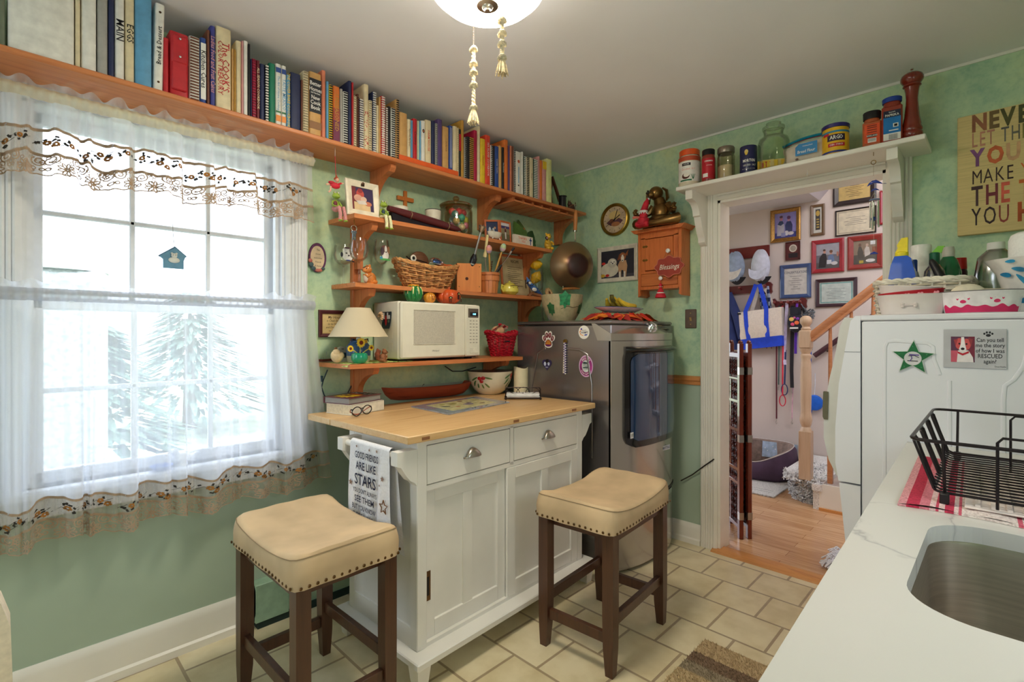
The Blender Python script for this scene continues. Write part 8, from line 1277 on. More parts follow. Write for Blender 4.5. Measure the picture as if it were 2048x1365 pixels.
p=onx(1826,716,ax0-.001); t=T('star_magnet','green star magnet with a round photo on the side of the white dryer','magnet',M=FD(p,-.04)); s=.058; b=B(mt((214,220,214),.5)); b.prism(star(5,s*1.06,s*.48),.004); b.mat(mt((24,104,56),.5,var=.12)); b.prism(star(5,s*.97,s*.43),.002,None,.004); obj('star',b,t); b=B(mt((206,206,206),.5)); b.disc((0,-.002),s*.40,.0063,28); b.mat(mt((96,70,150))); b.box(-.010,.008,.0063,.016,.012,.0067); b.tube([(-.006,.012,.0066),(-.002,-.002,.0066),(-.008,-.012,.0066)],.0012,5); b.mat(mt((60,60,60))); b.tube([(-.012,.006,.0066),(.004,.008,.0066),(.016,.002,.0066)],.0012,5); b.box(-.014,-.012,.0063,.014,-.009,.0066); b.mat(mt((60,150,90)));[b.tube([(s*.62*math.cos(a),s*.62*math.sin(a),.006),(s*.70*math.cos(a+.08),s*.70*math.sin(a+.08),.006)],.0012,5)for a in[PI/2+2*PI*j/5 for j in range(5)]]; obj('photo_centre',b,t)
a_,c_,e_=onx(1887,659,ax0-.001),onx(1887,735,ax0-.001),onx(2014,660,ax0-.001); w_,h_=a_.y-e_.y,a_.z-c_.z; t=T('rescue_dog_magnet','grey wood-look magnet sign with a dog photo and rescued lettering','magnet',M=FD(((a_.x),(a_.y+e_.y)/2,(a_.z+c_.z)/2))); b=B(mt((190,190,194),.5,var=.06,scale=8,stretch=(1,1,20))); b.box(-w_/2,-h_/2,0,w_/2,h_/2,.003,.001); obj('plate',b,t)
b=B(); shapes(b,w_*.385,h_*.66,[('r',(96,50,76),0,0,1,1),('r',(206,90,110),0,0,.4,.45),('r',(120,40,60),.75,.2,.25,.8),('p',(236,228,228),[(.25,0),(.3,.45),(.5,.5),(.75,.45),(.92,.2),(.95,0)]),('e',(206,84,84),.36,.72,.18,.22),('e',(206,84,84),.66,.70,.18,.22),('p',(160,60,66),[(.12,.88),(.2,.62),(.3,.9)]),('p',(150,56,62),[(.72,.95),(.92,.9),(.86,.6)]),('p',(240,232,232),[(.44,.98),(.56,.98),(.60,.7),(.66,.5),(.5,.38),(.34,.5),(.42,.7)]),('e',(40,30,36),.5,.52,.08,.05),('e',(30,24,28),.36,.72,.04,.035),('e',(30,24,28),.66,.71,.04,.035),('p',(190,30,50),[(.28,.42),(.5,.34),(.76,.44),(.76,.36),(.5,.26),(.3,.34)])],.0034,.0001,TR(-w_*.183,-h_*.02,0)); obj('dog_photo',b,t,flat=True)
b=B(mt((30,30,34),.5));
for i,(s_,sz)in enumerate((('Can you tell',.0175),('me the story',.0175),('of how I was',.0175),('RESCUED',.0185),('again?',.0175))):b.text(s_,sz,TR(w_*.245,h_*(.22-.135*i),.0034),bold=.008,sx=.72)
b.text('DearStella',.006,TR(w_*.4,-h_*.44,.0034)); pm=TR(w_*.22,h_*.365,.0034);[b.disc((cx,cyv),rx_,0,12,pm,ry=ry_)for cx,cyv,rx_,ry_ in((0,-.003,.0058,.0045),(-.009,.002,.0026,.0034),(-.0035,.006,.0026,.0036),(.0035,.006,.0026,.0036),(.009,.002,.0026,.0034))]; obj('lettering',b,t,flat=True)
# -------- counter things
ZK=.9105
def towm():
 m,nt,b=new('red striped towel'); t=N(nt,'ShaderNodeTexCoord'); sp=N(nt,'ShaderNodeSeparateXYZ'); nt.links.new(t.outputs['Object'],sp.inputs[0]); mr=N(nt,'ShaderNodeMapRange'); mr.inputs[1].default_value=0; mr.inputs[2].default_value=-.6; nt.links.new(sp.outputs['Y'],mr.inputs[0]); r=N(nt,'ShaderNodeValToRGB'); r.color_ramp.interpolation='CONSTANT'; e=r.color_ramp.elements
 st_=[(0,(226,160,166)),(.022,(196,44,76)),(.058,(222,128,142)),(.085,(240,206,204)),(.10,(206,70,96)),(.106,(240,210,206)),(.125,(204,52,84)),(.148,(240,214,210)),(.16,(214,96,116)),(.166,(236,222,214)),(.30,(214,96,116)),(.31,(236,222,214)),(.55,(204,52,84)),(.58,(236,222,214))]
 while len(e)<len(st_):e.new(.5)
 for i,(q,c)in enumerate(st_):e[i].position=q; e[i].color=lin(c)
 nt.links.new(mr.outputs[0],r.inputs[0]); no=N(nt,'ShaderNodeTexNoise',Scale=220.0); nt.links.new(t.outputs['Object'],no.inputs['Vector']); mx=N(nt,'ShaderNodeMix',data_type='RGBA',blend_type='MULTIPLY'); mx.inputs[0].default_value=1; nt.links.new(r.outputs[0],mx.inputs[6]); nt.links.new(ramp(nt,no.outputs['Fac'],[(.35,(215,205,205)),(.6,(255,255,255))]),mx.inputs[7]); nt.links.new(mx.outputs[2],b.inputs['Base Color']); b.inputs['Roughness'].default_value=.95; return m
t=T('dish_towel','red and pink striped dish towel spread under the dish rack','towel',(1.33,.163,ZK),.035); b=B(towm()); b.grid(lambda u,v:(.56*u+.012*math.sin(v*9)*(1-u),-.56*v,.0035+.003*math.sin(u*9+v*13)*math.sin(v*21)+.002),40,40); b.grid(lambda u,v:(.012*math.sin(v*9)-.004,-.56*v,.0005+.005*u),2,40); obj('cloth',b,t)
t=T('drying_mat','ribbed off-white drying mat under the black dish rack','mat',(1.375,.06,ZK+.008),.03); b=B(mt((228,214,206),.7,var=.04)); b.box(0,-.40,0,.48,0,.004,.002)
for k in range(17):b.box(.012,-.40+.0235*k,.004,.468,-.392+.0235*k,.007)
obj('mat',b,t)
rk=T('dish_rack','black wire dish rack standing on the striped towel by the sink','dish rack',(0,0,0)); rk.rotation_euler.z=.012; WB_=mt((44,38,40),.35,.5); x0,x1,ya,yb3=1.348,1.935,.128,-.34; zb,zr=.938,1.052
b=B(WB_); cr=rr(x0,x1,yb3,ya,.03,5); b.tube([(p[0],p[1],zr)for p in cr],.0036,8,True); obj('top_rim',b,rk)
b=B(WB_); cr=rr(x0+.05,x1-.05,yb3+.03,ya-.035,.02,4); b.tube([(p[0],p[1],zb)for p in cr],.003,8,True)
for x_ in(x0+.085,x1-.10):
 for yv,yr in((ya-.035,ya),(yb3+.03,yb3)):pass
for(x_,y_)in((x0+.03,.075),(x1-.02,.075),(x0+.03,-.2),(x1-.02,-.2)):b.tube([((x0 if x_<1.6 else x1),y_,zr),(x_+(.02 if x_<1.6 else-.02),y_,zb),(x_+(.012 if x_<1.6 else-.012),y_,ZK+.018)],.0030,6);
obj('posts',b,rk)
b=B(WB_)
for k in range(17):xx=x0+.065+(x1-x0-.13)*k/16; b.tube([(xx,yb3+.03,zb+.003),(xx,ya-.045,zb+.003),(xx,ya-.030,zb+.010)],.0022,6)
obj('base_wires',b,rk)
for k in range(4):
 xm=x0+.075+.145*k; b=B(WB_)
 b.tube([(xm-.02,ya-.035,zb+.004),(xm-.022,ya-.002,zr-.012),(xm-.014,ya+.0,zr-.004),(xm+.014,ya+.0,zr-.004),(xm+.022,ya-.002,zr-.012),(xm+.02,ya-.035,zb+.004)],.0028,6); b.tube([(xm,ya-.035,zb+.004),(xm,ya-.004,zr-.006)],.0028,6); obj('side_hoop',b,rk)
for xx,y_,w_ in((x0+.03,-.03,.05),(x1-.17,-.055,.05)):b=B(WB_); b.tube([(xx,y_+w_/2,zb-.012),(xx,y_+w_/2,zr+.006),(xx,y_+w_/2-.008,zr+.016),(xx,y_-w_/2+.008,zr+.016),(xx,y_-w_/2,zr+.006),(xx,y_-w_/2,zb-.012)],.0026,6); obj('plate_hoop',b,rk)
for(x_,y_)in((x0+.042,.075),(x1-.032,.075),(x0+.042,-.2),(x1-.032,-.2)):b=B(BLACK); b.box(x_-.008,y_-.008,ZK+.006,x_+.008,y_+.008,ZK+.028,.002); obj('foot',b,rk)
t=T('utensil_bin','dark navy plastic utensil bin hooked inside the dish rack','bin',(1.40,-.055,zb+.006)); b=B(mt((24,34,56),.3,var=.1)); wx,wy,hb=.15,.17,.118
def binp(f,z):e=.012*(z/hb); return[(p[0]*1,p[1],z)for p in rr(-e,wx*f+e,-wy-e,0+e,.02,5)]
R_=[binp(1,0),binp(1,hb),[(q[0]*.96+.003,q[1]*.96-.003,hb)for q in binp(1,hb)],[(q[0]*.96+.003,q[1]*.96-.003,.004)for q in binp(1,0)]]; n=len(R_[0]); b.add([q for r_ in R_ for q in r_],[(j*n+i,j*n+(i+1)%n,(j+1)*n+(i+1)%n,(j+1)*n+i)for j in range(3)for i in range(n)]+[list(range(n))[::-1],[3*n+i for i in range(n)]]); obj('body',b,t); b=B(mt((40,52,78),.3)); cr=binp(1,hb); b.tube(cr,.004,6,True); b.box(-.016,-.12,hb-.028,-.011,-.02,hb+.004,.002);[b.lathe([(.004,0),(0,.001)],10,M=FD((-.0165,-.035-.018*k,hb-.012)))for k in range(5)]; obj('rim_and_hook',b,t)
t=T('upholstered_chair','cream upholstered chair at the left edge, its back below the curtain','chair',(-.30,1.62,0)); CU_=mt((228,216,192),.9,var=.04,bump=.1,scale=60); xe=ony(16,1240,1.70).x+.30; ztop=ony(5,1168,1.70).z
b=B(CU_); b.xf=FW((0,.12,0)); b.prism([(-.42,.36),(xe+.01,.36),(xe+.004,ztop-.09),(xe-.012,ztop-.03),(xe-.05,ztop),(-.36,ztop),(-.42,ztop-.06)],.085); obj('backrest',b,t); b=B(CU_); b.box(-.42,-.36,.34,xe+.005,.03,.46,.03); obj('seat',b,t)
for x_ in(-.39,xe-.04):
 for y_ in(-.32,.06):b=B(ESP); b.box(x_-.02,y_-.02,0,x_+.02,y_+.02,.36,.003); obj('leg',b,t)
# -------- hall : stairs
CARP=mt((230,226,222),1,var=.14,scale=120,bump=.6)
CAR2=mt((150,146,150),1,var=.3,scale=120)
sx_,rise,run,yst=4.135,.19,.25,1.0
sm=T('staircase','staircase with shaggy speckled carpet treads rising behind the white dryer','stairs',(0,0,0))
b=B(HALLW)
for k in range(12):b.box(sx_+.02,yst-run*(k+1),0 if k<2 else rise*(k-1),XH-.002,yst-run*k,rise*(k+1)-.03)
b.box(sx_+.14,yst,0,XH-.002,yst+.13,rise-.03); obj('carcass',b,sm)
b=B(TRIMW)
pr=[(yst-.04,0)]
for k in range(12):pr+=[(yst-.04-run*k,rise*(k+1)+.0),(yst-.04-run*(k+1),rise*(k+1)+.0)]
pr+=[(yst-.04-run*12,0)]; b.prism(pr,.018,Matrix(((0,0,1,sx_),(1,0,0,0),(0,1,0,0),(0,0,0,1)))); obj('stringer',b,sm)
b=B(wood('oak threshold',0,0)); b.box(sx_-.012,-2,0,sx_,yst-.04,.022,.002); obj('stringer_moulding',b,sm)
rn=random.Random(9)
def tuft(b,p,n_,L,m1,m2):
 for k in range(n_):
  b.mat(m1 if rn.random()<.82 else m2); q=Vector(p())
  d=Vector((rn.uniform(-1,1),rn.uniform(-1,1),rn.uniform(-.6,.8)))*L; w=Vector((d.y,-d.x,.3*L)).normalized()*L*.30; b.add([q-w,q+w,q+d+w*.6,q+d-w*.6],[(0,1,2,3)])
def tread(k):
 z0,z1=rise*k,rise*(k+1); y1=yst-run*k; b=B(CARP)
 if k==0:
  out=[(XH-.01,yst-.06),(XH-.01,1.26),(sx_+.30,1.26)]+[(sx_+.30-.25*math.sin(a),yst+.0+.26*math.cos(a))for a in[PI/2*j/8 for j in range(1,9)]]+[(sx_-.03,yst-.0),(sx_-.03,yst-.06)]; out=out[::-1]
  b.prism(out,.045,None,z1-.045); inn=[(x_*.0+(4.6+(x_-4.6)*.93),1.0+(y_-1.0)*.84)for x_,y_ in out]; b.prism(inn,z1-.03,None,.001)
  def pe():
   i=rn.randrange(2,len(out)-3); f=rn.random(); x_=out[i][0]+(out[i+1][0]-out[i][0])*f; y_=out[i][1]+(out[i+1][1]-out[i][1])*f; low=rn.random()<.65; s=.90 if low else 1.0; return(4.6+(x_-4.6)*(.94 if low else 1),1.0+(y_-1.0)*(.86 if low else 1),rn.uniform(.01,z1-.05)if low else rn.uniform(z1-.045,z1))
  tuft(b,pe,2600,.020,CARP,CAR2)
  tuft(b,lambda:(rn.uniform(sx_-.03,4.8),rn.uniform(yst-.05,yst+.2),z1),1300,.016,CARP,CAR2)
 else:
  b.box(sx_-.03,y1-run-.0,z1-.035,XH-.01,y1+.03,z1,.012); b.box(sx_+.02,y1-.01,z0,XH-.01,y1+.008,z1-.03)
  if k<4:tuft(b,lambda:(sx_-.03,rn.uniform(y1-run,y1+.03),rn.uniform(z1-.04,z1)),380,.018,CARP,CAR2); tuft(b,lambda:(rn.uniform(sx_-.03,5.0),y1+.03,rn.uniform(z1-.04,z1)),700,.018,CARP,CAR2); tuft(b,lambda:(rn.uniform(sx_,5.0),y1+.01,rn.uniform(z0,z1-.04)),900,.018,CARP,CAR2)
 obj('carpet_tread',b,sm,flat=True)
for k in range(10):tread(k)
OAK=wood('pale newel wood',(206,176,146),(184,150,118),2,.7,.45); RAILW=wood('stair rail wood',(196,132,88),(164,100,60),1,.8,.35)
nx_,ny_=4.205,1.062; w=.040; b=B(OAK); zb=rise+.0
b.box(nx_-w,ny_-w,zb,nx_+w,ny_+w,.55,.004); b.box(nx_-w,ny_-w,1.165,nx_+w,ny_+w,1.30,.008)
b.lathe([(.040,.55),(.036,.565),(.028,.58),(.036,.60),(.042,.63),(.038,.66),(.034,.69),(.036,.80),(.037,.95),(.034,1.06),(.030,1.08),(.036,1.10),(.036,1.115),(.028,1.125),(.038,1.15),(.040,1.166)],28,(nx_,ny_,0))
b.lathe([(.030,1.30),(.034,1.312),(.024,1.325),(.028,1.338),(.038,1.352),(.041,1.372),(.036,1.392),(.022,1.406),(0,1.41)],28,(nx_,ny_,0)); obj('newel_post',b,sm)
ra,rb=onx(1620,678,nx_),onx(1742,583,nx_); d=(rb-ra); rb=ra+d*4.5; b=B(RAILW); dn=d.normalized(); up=Vector((0,-dn.z,dn.y)); up=-up if up.z<0 else up; ln=(rb-ra).length
b.prism([(-.028,-.03),(.028,-.03),(.024,-.012),(.034,.004),(.034,.022),(.022,.034),(-.022,.034),(-.034,.022),(-.034,.004),(-.024,-.012)],ln,Matrix(((1,up.x,dn.x,ra.x),(0,up.y,dn.y,ra.y),(0,up.z,dn.z,ra.z),(0,0,0,1)))); obj('handrail',b,sm)
for k in range(8):
 yb_=.905-.128*k; zt_=ra.z+(yb_-ra.y)/d.y*d.z-.03; z0_=rise*(math.floor((yst-yb_)/run)+1); b=B(RAILW); b.box(nx_-.016,yb_-.016,z0_,nx_+.016,yb_+.016,z0_+.20); H_=zt_-z0_; b.lathe([(.016,z0_+.20),(.012,z0_+.215),(.018,z0_+.235),(.012,z0_+.255),(.015,z0_+.30),(.0125,zt_-.12),(.010,zt_)],14,(nx_,yb_,0)); obj('baluster',b,sm)
t=T('wall_rail','dark wooden handrail fixed to the stair wall','handrail',(0,0,0)); a_,c_=onx(1629,712,XH-.05),onx(1676,680,XH-.05); b=B(mt((74,42,50),.4)); b.cyl(a_,a_+(c_-a_)*6,.022,12); obj('rail',b,t); b=B(BRONZE); b.tube([a_+(c_-a_)*.5,a_+(c_-a_)*.5+Vector((.045,0,-.03))],.008,8); b.tube([a_+(c_-a_)*4,a_+(c_-a_)*4+Vector((.045,0,-.03))],.008,8); obj('wall_bracket',b,t)
t=T('hall_lamp','glass hall pendant hanging in the stairwell above the door opening','pendant light',(4.15,.55,2.86)); b=B(mt((255,226,180),.4,emit=7.0,var=0)); b.lathe([(0,-.09),(.08,-.08),(.13,-.04),(.14,0),(.12,.03)],28); obj('glass_bowl',b,t); b=B(BRASS); b.cyl((0,0,.03),(0,0,.10),.008,8); b.lathe([(.12,.03),(.06,.05),(0,.05)],24); obj('rod',b,t)
XP=XH-.002
def cert(bg,ink,border=None,head=None,n=7,big=.1):
 L=[('r',bg,0,0,1,1)]
 if border:L+=[('r',border,.03,.04,.94,.92),('r',bg,.06,.08,.88,.84)]
 if head:L+=[('t',ink,.5,.82,big,head,.01,.8)]
 for k in range(n):wd=(.5,.3,.6,.42,.56,.25,.5,.34)[k%8]; L.append(('r',ink,.5-wd/2,.68-.075*k,wd,.014))
 return L
GOLDF=mt((150,110,56),.35,.7,var=.25,scale=160); REDF=mt((150,34,44),.35,coat=.3); MAHF=mt((136,46,40),.35,coat=.3); BLKF=mt((44,34,34),.35)
PEOPLE1=[('r',(150,140,206),0,0,1,1),('r',(66,70,150),0,0,1,.22),('p',(206,200,214),[(.1,.1),(.12,.55),(.22,.68),(.36,.68),(.44,.5),(.44,.1)]),('p',(50,70,110),[(.13,.56),(.22,.68),(.36,.68),(.42,.58),(.28,.5)]),('e',(206,130,150),.3,.78,.075,.085),('e',(90,50,80),.3,.85,.075,.05),('p',(44,54,110),[(.5,.2),(.48,.5),(.56,.64),(.74,.64),(.82,.48),(.8,.2)]),('e',(206,140,160),.65,.72,.065,.08),('e',(110,60,110),.65,.79,.085,.07),('e',(226,220,226),.55,.18,.1,.1),('e',(226,214,214),.74,.16,.14,.07),('r',(160,160,210),.3,.05,.2,.16)]
PEOPLE2=[('r',(176,174,184),0,0,1,1),('r',(120,120,130),0,.25,1,.3),('r',(96,94,96),0,0,1,.25),('p',(34,32,40),[(.1,.05),(.14,.45),(.28,.62),(.42,.6),(.46,.4),(.4,.05)]),('e',(206,150,130),.36,.68,.06,.075),('e',(80,56,46),.35,.74,.06,.04),('p',(110,130,170),[(.5,.25),(.52,.48),(.62,.56),(.74,.52),(.8,.25)]),('e',(214,160,140),.64,.62,.055,.07),('e',(120,80,56),.64,.67,.075,.06),('e',(232,226,226),.78,.2,.14,.07),('r',(220,220,226),.46,.18,.2,.16),('e',(190,130,110),.92,.55,.05,.1)]
PEOPLE3=[('r',(150,130,110),0,0,1,1),('r',(96,92,84),0,0,1,.4),('p',(84,80,72),[(.2,.25),(.16,.5),(.22,.75),(.32,.75),(.42,.5),(.42,.25)]),('e',(120,90,76),.27,.82,.06,.07),('p',(206,196,186),[(.48,.3),(.46,.6),(.54,.75),(.66,.7),(.72,.4)]),('e',(200,170,150),.58,.8,.06,.06),('e',(230,226,220),.72,.14,.2,.07),('r',(206,180,70),.24,.04,.18,.12),('r',(230,230,230),.72,.8,.2,.15),('r',(150,84,60),.8,.4,.18,.3)]
dpic('gold_frame_portrait','gold framed blue-toned photo of two people with dogs, above the plaque',1542,1602,423,487,XP,.035,.022,GOLDF,PEOPLE1,glass=True)
dpic('medal_frame','narrow brown frame with a gold medal and ribbon in the hall',1622,1650,412,473,XP,.022,.02,mt((110,84,60),.4),[('r',(226,224,214),0,0,1,1),('r',(64,60,56),.22,.12,.56,.8),('e',(206,170,80),.5,.76,.24,.11),('r',(200,170,90),.34,.2,.32,.05),('r',(200,170,90),.34,.3,.32,.05),('r',(200,170,90),.34,.4,.32,.05),('r',(200,170,90),.34,.5,.32,.05)],glass=True)
dpic('yellow_certificate','yellowed certificate in a black frame, highest on the hall wall',1667,1753,352,415,XP,.040,.022,BLKF,cert((206,176,104),(90,70,40),None,'Certificate',8,.1),glass=True)
dpic('white_certificate','cream certificate in a thin dark frame reflecting the hall light',1671,1753,423,474,XP,.010,.018,BLKF,cert((226,214,186),(110,96,84),(190,176,150),None,5),glass=True)
dpic('cropped_picture','red picture frame cut off by the right door casing in the hall',1760,1800,383,450,XP,.03,.02,REDF,[('r',(170,150,130),0,0,1,1),('e',(90,80,80),.5,.4,.3,.3),('e',(200,160,140),.5,.75,.12,.1)])
dpic('red_frame_couple','red framed photo of a dark-suited person and a person with a dog',1624,1689,483,548,XP,.035,.022,REDF,PEOPLE2,glass=True)
dpic('mahogany_frame_photo','reddish brown framed photo with a yellow card, beside the red framed one',1696,1767,475,541,XP,.042,.022,MAHF,PEOPLE3,glass=True)
dpic('small_wood_plaque','small dark wooden plaque with a silver medallion below the gold frame',1572,1601,486,522,XP,.004,.02,mt((84,36,34),.4),[('r',(88,38,36),0,0,1,1),('e',(196,186,170),.5,.66,.29,.22),('e',(150,140,126),.5,.66,.22,.16),('r',(34,26,30),.16,.12,.68,.26)],cat='plaque')
dpic('congratulations_certificate','white CONGRATULATIONS certificate in a blue and gold frame',1561,1623,532,598,XP,.034,.02,mt((56,76,120),.3,coat=.3),[('r',(200,160,84),-.05,-.05,1.1,1.1),('r',(234,228,220),0,0,1,1),('t',(90,90,110),.5,.84,.13,'CONGRATULATIONS',.006,.62)]+[('r',(150,140,140),.5-w_/2,.68-.08*k,w_,.016)for k,w_ in enumerate((.5,.3,.6,.36,.5,.2,.4))],glass=True)
dpic('teal_certificate','dark framed certificate with a teal border under the red frames',1632,1715,560,615,XP,.028,.02,mt((60,36,44),.35),cert((216,226,218),(110,130,130),(110,176,172),None,7),glass=True)
t=T('hat_plank','dark red plank with pegs holding two pale caps','peg rack',(0,0,0)); a_,c_=onx(1425,514,XP),onx(1540,500,XP); b=B(mt((110,36,32),.35,coat=.2)); hz=.055; b.box(XP-.02,c_.y,a_.z-hz,XP,a_.y+.1,a_.z+hz,.004); obj('plank',b,t)
for u in(1468,1520):q=onx(u,508,XP-.05); b=B(mt((110,36,32),.35)); b.tube([(XP-.01,q.y,q.z),(XP-.07,q.y,q.z+.012)],.010,8); b.ell((XP-.075,q.y,q.z+.013),.015); obj('peg',b,t)
def cap(name,label,u,vt,vb,wpx,m,brim):
 p=onx(u,(vt+vb)/2,XP-.09); k=mpp(p); t=T(name,label,'cap',p); R=wpx/2*k; H=(vb-vt)*k; b=B(m)
 def f(a,v):th=PI*v; z=H*.5*math.cos(th); rr_=R*math.sin(th)**.7*(1.0 if z<0 else 1-.25*(z/H)**1); return(-abs(.07*math.sin(th)**.7*math.cos(PI*(a-.5)))+.03,rr_*math.sin(PI*(a-.5)),z+.004*math.sin(a*20))
 b.grid(f,24,16); obj('crown',b,t); b=B(brim); b.grid(lambda u_,v:(-.055-.035*v+.02*abs(u_-.5)**2,R*.95*(u_*2-1)*math.cos(v*.7),-H*.20-H*.28*v+.03*(u_*2-1)**2),16,6); obj('brim',b,t); b=B(mt((36,34,40),.8)); b.grid(lambda u_,v:(.0+.03*v,R*.9*(u_*2-1)+-.02,-H*.38-.07*v*(1-(u_*2-1)**2)),14,4); obj('lining',b,t); return t
cap('baseball_cap','pale blue denim baseball cap hanging on the left peg of the plank',1468,503,563,38,mt((150,164,186),.9,var=.08),mt((206,198,188),.9)); cap('baseball_cap','whitish cap hanging on the right peg of the plank',1519,499,562,36,mt((196,198,212),.9,var=.05),mt((190,192,206),.9))
def bone(name,label,u0,v0,u1,v1,hpx,pegs):
 a_,c_=onx(u0,v0,XP),onx(u1,v1,XP); t=T(name,label,'peg rack',(0,0,0)); k=mpp(a_); h=hpx*k/2; zc=(a_.z+c_.z)/2; b=B(mt((96,34,34),.35,coat=.3)); L_=a_.y-c_.y; M=FD((XP,(a_.y+c_.y)/2,zc)); o=[(-L_/2+.05,-h),(L_/2-.06,-h)]+[(L_/2-.04+.045*math.cos(q),-h*.75+.035*math.sin(q))for q in(-1.6,-.9,-.2,.5)]+[(L_/2-.04+.045*math.cos(q),h*.75+.035*math.sin(q))for q in(-.5,.2,.9,1.6)]+[(L_/2-.06,h),(-L_/2+.05,h)]+[(-L_/2+.03+.045*math.cos(q),h*.75+.035*math.sin(q))for q in(1.6,2.3,3.0,3.6)]+[(-L_/2+.03+.045*math.cos(q),-h*.75+.035*math.sin(q))for q in(2.7,3.3,4.0,4.7)]; b.prism(o,.02,M); obj('board',b,t)
 for u in pegs:y_=onx(u,v0,XP).y; b=B(mt((120,44,38),.3,coat=.4)); b.tube([(XP-.015,y_,zc),(XP-.06,y_,zc+.015)],.008,8); b.ell((XP-.066,y_,zc+.018),.014); obj('peg',b,t)
 return t,zc
bone('bone_peg_rack','dark red bone-shaped peg rack holding the jacket and tote bag',1415,584,1545,577,15,(1450,1484,1514,1534)); tb,zb2=bone('leash_rack','dark red bone-shaped rack crowded with dog leashes',1544,610,1614,608,13,(1553,1567,1580,1592,1604))
t=T('navy_jacket','navy jacket hanging at the left of the tote bag, partly behind the screen','jacket',(0,0,0)); NV=mt((40,52,100),.85,var=.12,scale=8); a_=onx(1446,577,XP-.07); k=mpp(a_); b=B(NV)
def jk(u,v):sp_=.05+.13*v**.6; y_=a_.y+.03-(u-.5)*2*sp_-.05*v; return(XP-.045-.035*math.sin(PI*u)-.018*math.sin(u*16+v*3)*v,y_,a_.z+.01-.62*v+.03*math.cos((u-.5)*3)*(1-v))
b.grid(jk,36,20); b.grid(lambda u,v:(XP-.012,jk(u,v)[1],jk(u,v)[2]),8,20); obj('body',b,t); b=B(NV); b.tube([jk(.9,.12),(XP-.06,jk(.95,.4)[1]-.03,a_.z-.28),(XP-.055,jk(.95,.6)[1]-.045,a_.z-.5)],.04,10,rad=[.04,.045,.035]); obj('sleeve',b,t)
q4=[onx(u,v,XP-.09)for u,v in((1472,626),(1563,614),(1565,692),(1484,700))]; t=T('tote_bag','cream canvas tote bag with royal blue straps and base','tote bag',(0,0,0)); CAN=mt((222,208,194),.9,var=.03,scale=60); ROY=mt((36,72,206),.8,var=.06)
def tp(u,v,off=0,sc=1):p=(q4[0].lerp(q4[1],u)).lerp(q4[3].lerp(q4[2],u),v); return Vector((p.x-off-.035*math.sin(PI*u)*math.sin(PI*min(1,v*1.1)),p.y,p.z))
b=B(CAN); b.grid(lambda u,v:tp(u,v*.74),18,10); b.grid(lambda u,v:tp(u,v*.74)+Vector((.07,0,0)),10,6);[b.grid(lambda u,v,e=e:tp(e,v*.74)+Vector((.07*u,0,0)),3,6)for e in(0,1)]; obj('canvas_body',b,t); b=B(ROY); b.grid(lambda u,v:tp(u,.73+.27*v,.003),18,5); b.grid(lambda u,v:tp(u,1.0)+Vector((-.003+.07*v,0,0)),18,2);[b.grid(lambda u,v,e=e:tp(e,.73+.27*v)+Vector((.07*u,0,0)),3,4)for e in(0,1)]; obj('blue_base',b,t)
top=onx(1516,571,XP-.07); b=B(ROY)
def strap(b,pts,w_):
 vs=[]
 for i,p in enumerate(pts):d=(pts[min(i+1,len(pts)-1)]-pts[max(0,i-1)]); n_=Vector((0,-d.z,d.y)).normalized()*w_/2; vs+=[p+n_,p-n_,p-n_+Vector((.004,0,0)),p+n_+Vector((.004,0,0))]
 b.add(vs,[(4*i+j,4*i+(j+1)%4,4*i+4+(j+1)%4,4*i+4+j)for i in range(len(pts)-1)for j in range(4)])
for uu,s in((.22,-1),(.68,1)):strap(b,[tp(uu,.74,.006),tp(uu,.35,.006),tp(uu,0,.006),tp(uu,0,.006).lerp(top,.6)+Vector((0,-s*.01,.0)),top+Vector((-.01,-s*.015,.01))],.038)
obj('front_straps',b,t); b=B(CAN); strap(b,[tp(.30,0)+Vector((.07,0,0)),tp(.30,0).lerp(top,.6)+Vector((.05,0,0)),top+Vector((.02,.01,0))],.035); strap(b,[tp(.78,0)+Vector((.07,0,0)),tp(.8,0).lerp(top,.6)+Vector((.05,-.02,.02)),top+Vector((.02,-.02,.012))],.035); obj('back_straps',b,t); b=B(BLACK); p=tp(.07,.04,.004); b.box(p.x-.001,p.y-.018,p.z-.008,p.x,p.y+.018,p.z+.008); obj('brand_tab',b,t)
t=T('plaid_scarf','dark blue plaid scarf with fringe hanging behind the tote bag','scarf',(0,0,0))
def plaid():
 m,nt,b=new('blue plaid'); ck=N(nt,'ShaderNodeTexChecker',Scale=26.0); nt.links.new(coords(nt),ck.inputs['Vector']); ck.inputs['Color1'].default_value=lin((34,44,84)); ck.inputs['Color2'].default_value=lin((150,160,186)); nt.links.new(ck.outputs[0],b.inputs['Base Color']); b.inputs['Roughness'].default_value=.95; return m
b=B(plaid()); b.grid(lambda u,v:(XP-.025-.015*math.sin(u*9),top.y+.015-.10*u-.05*v,top.z-.01-.42*v),14,12); obj('cloth',b,t); b=B(mt((120,70,90),.9,var=.3));[b.tube([(XP-.02,top.y+.0-.013*k-.03,top.z-.42),(XP-.022,top.y-.004-.014*k-.03,top.z-.50-.05*(k%3))],.004,5)for k in range(8)]; obj('fringe',b,t)
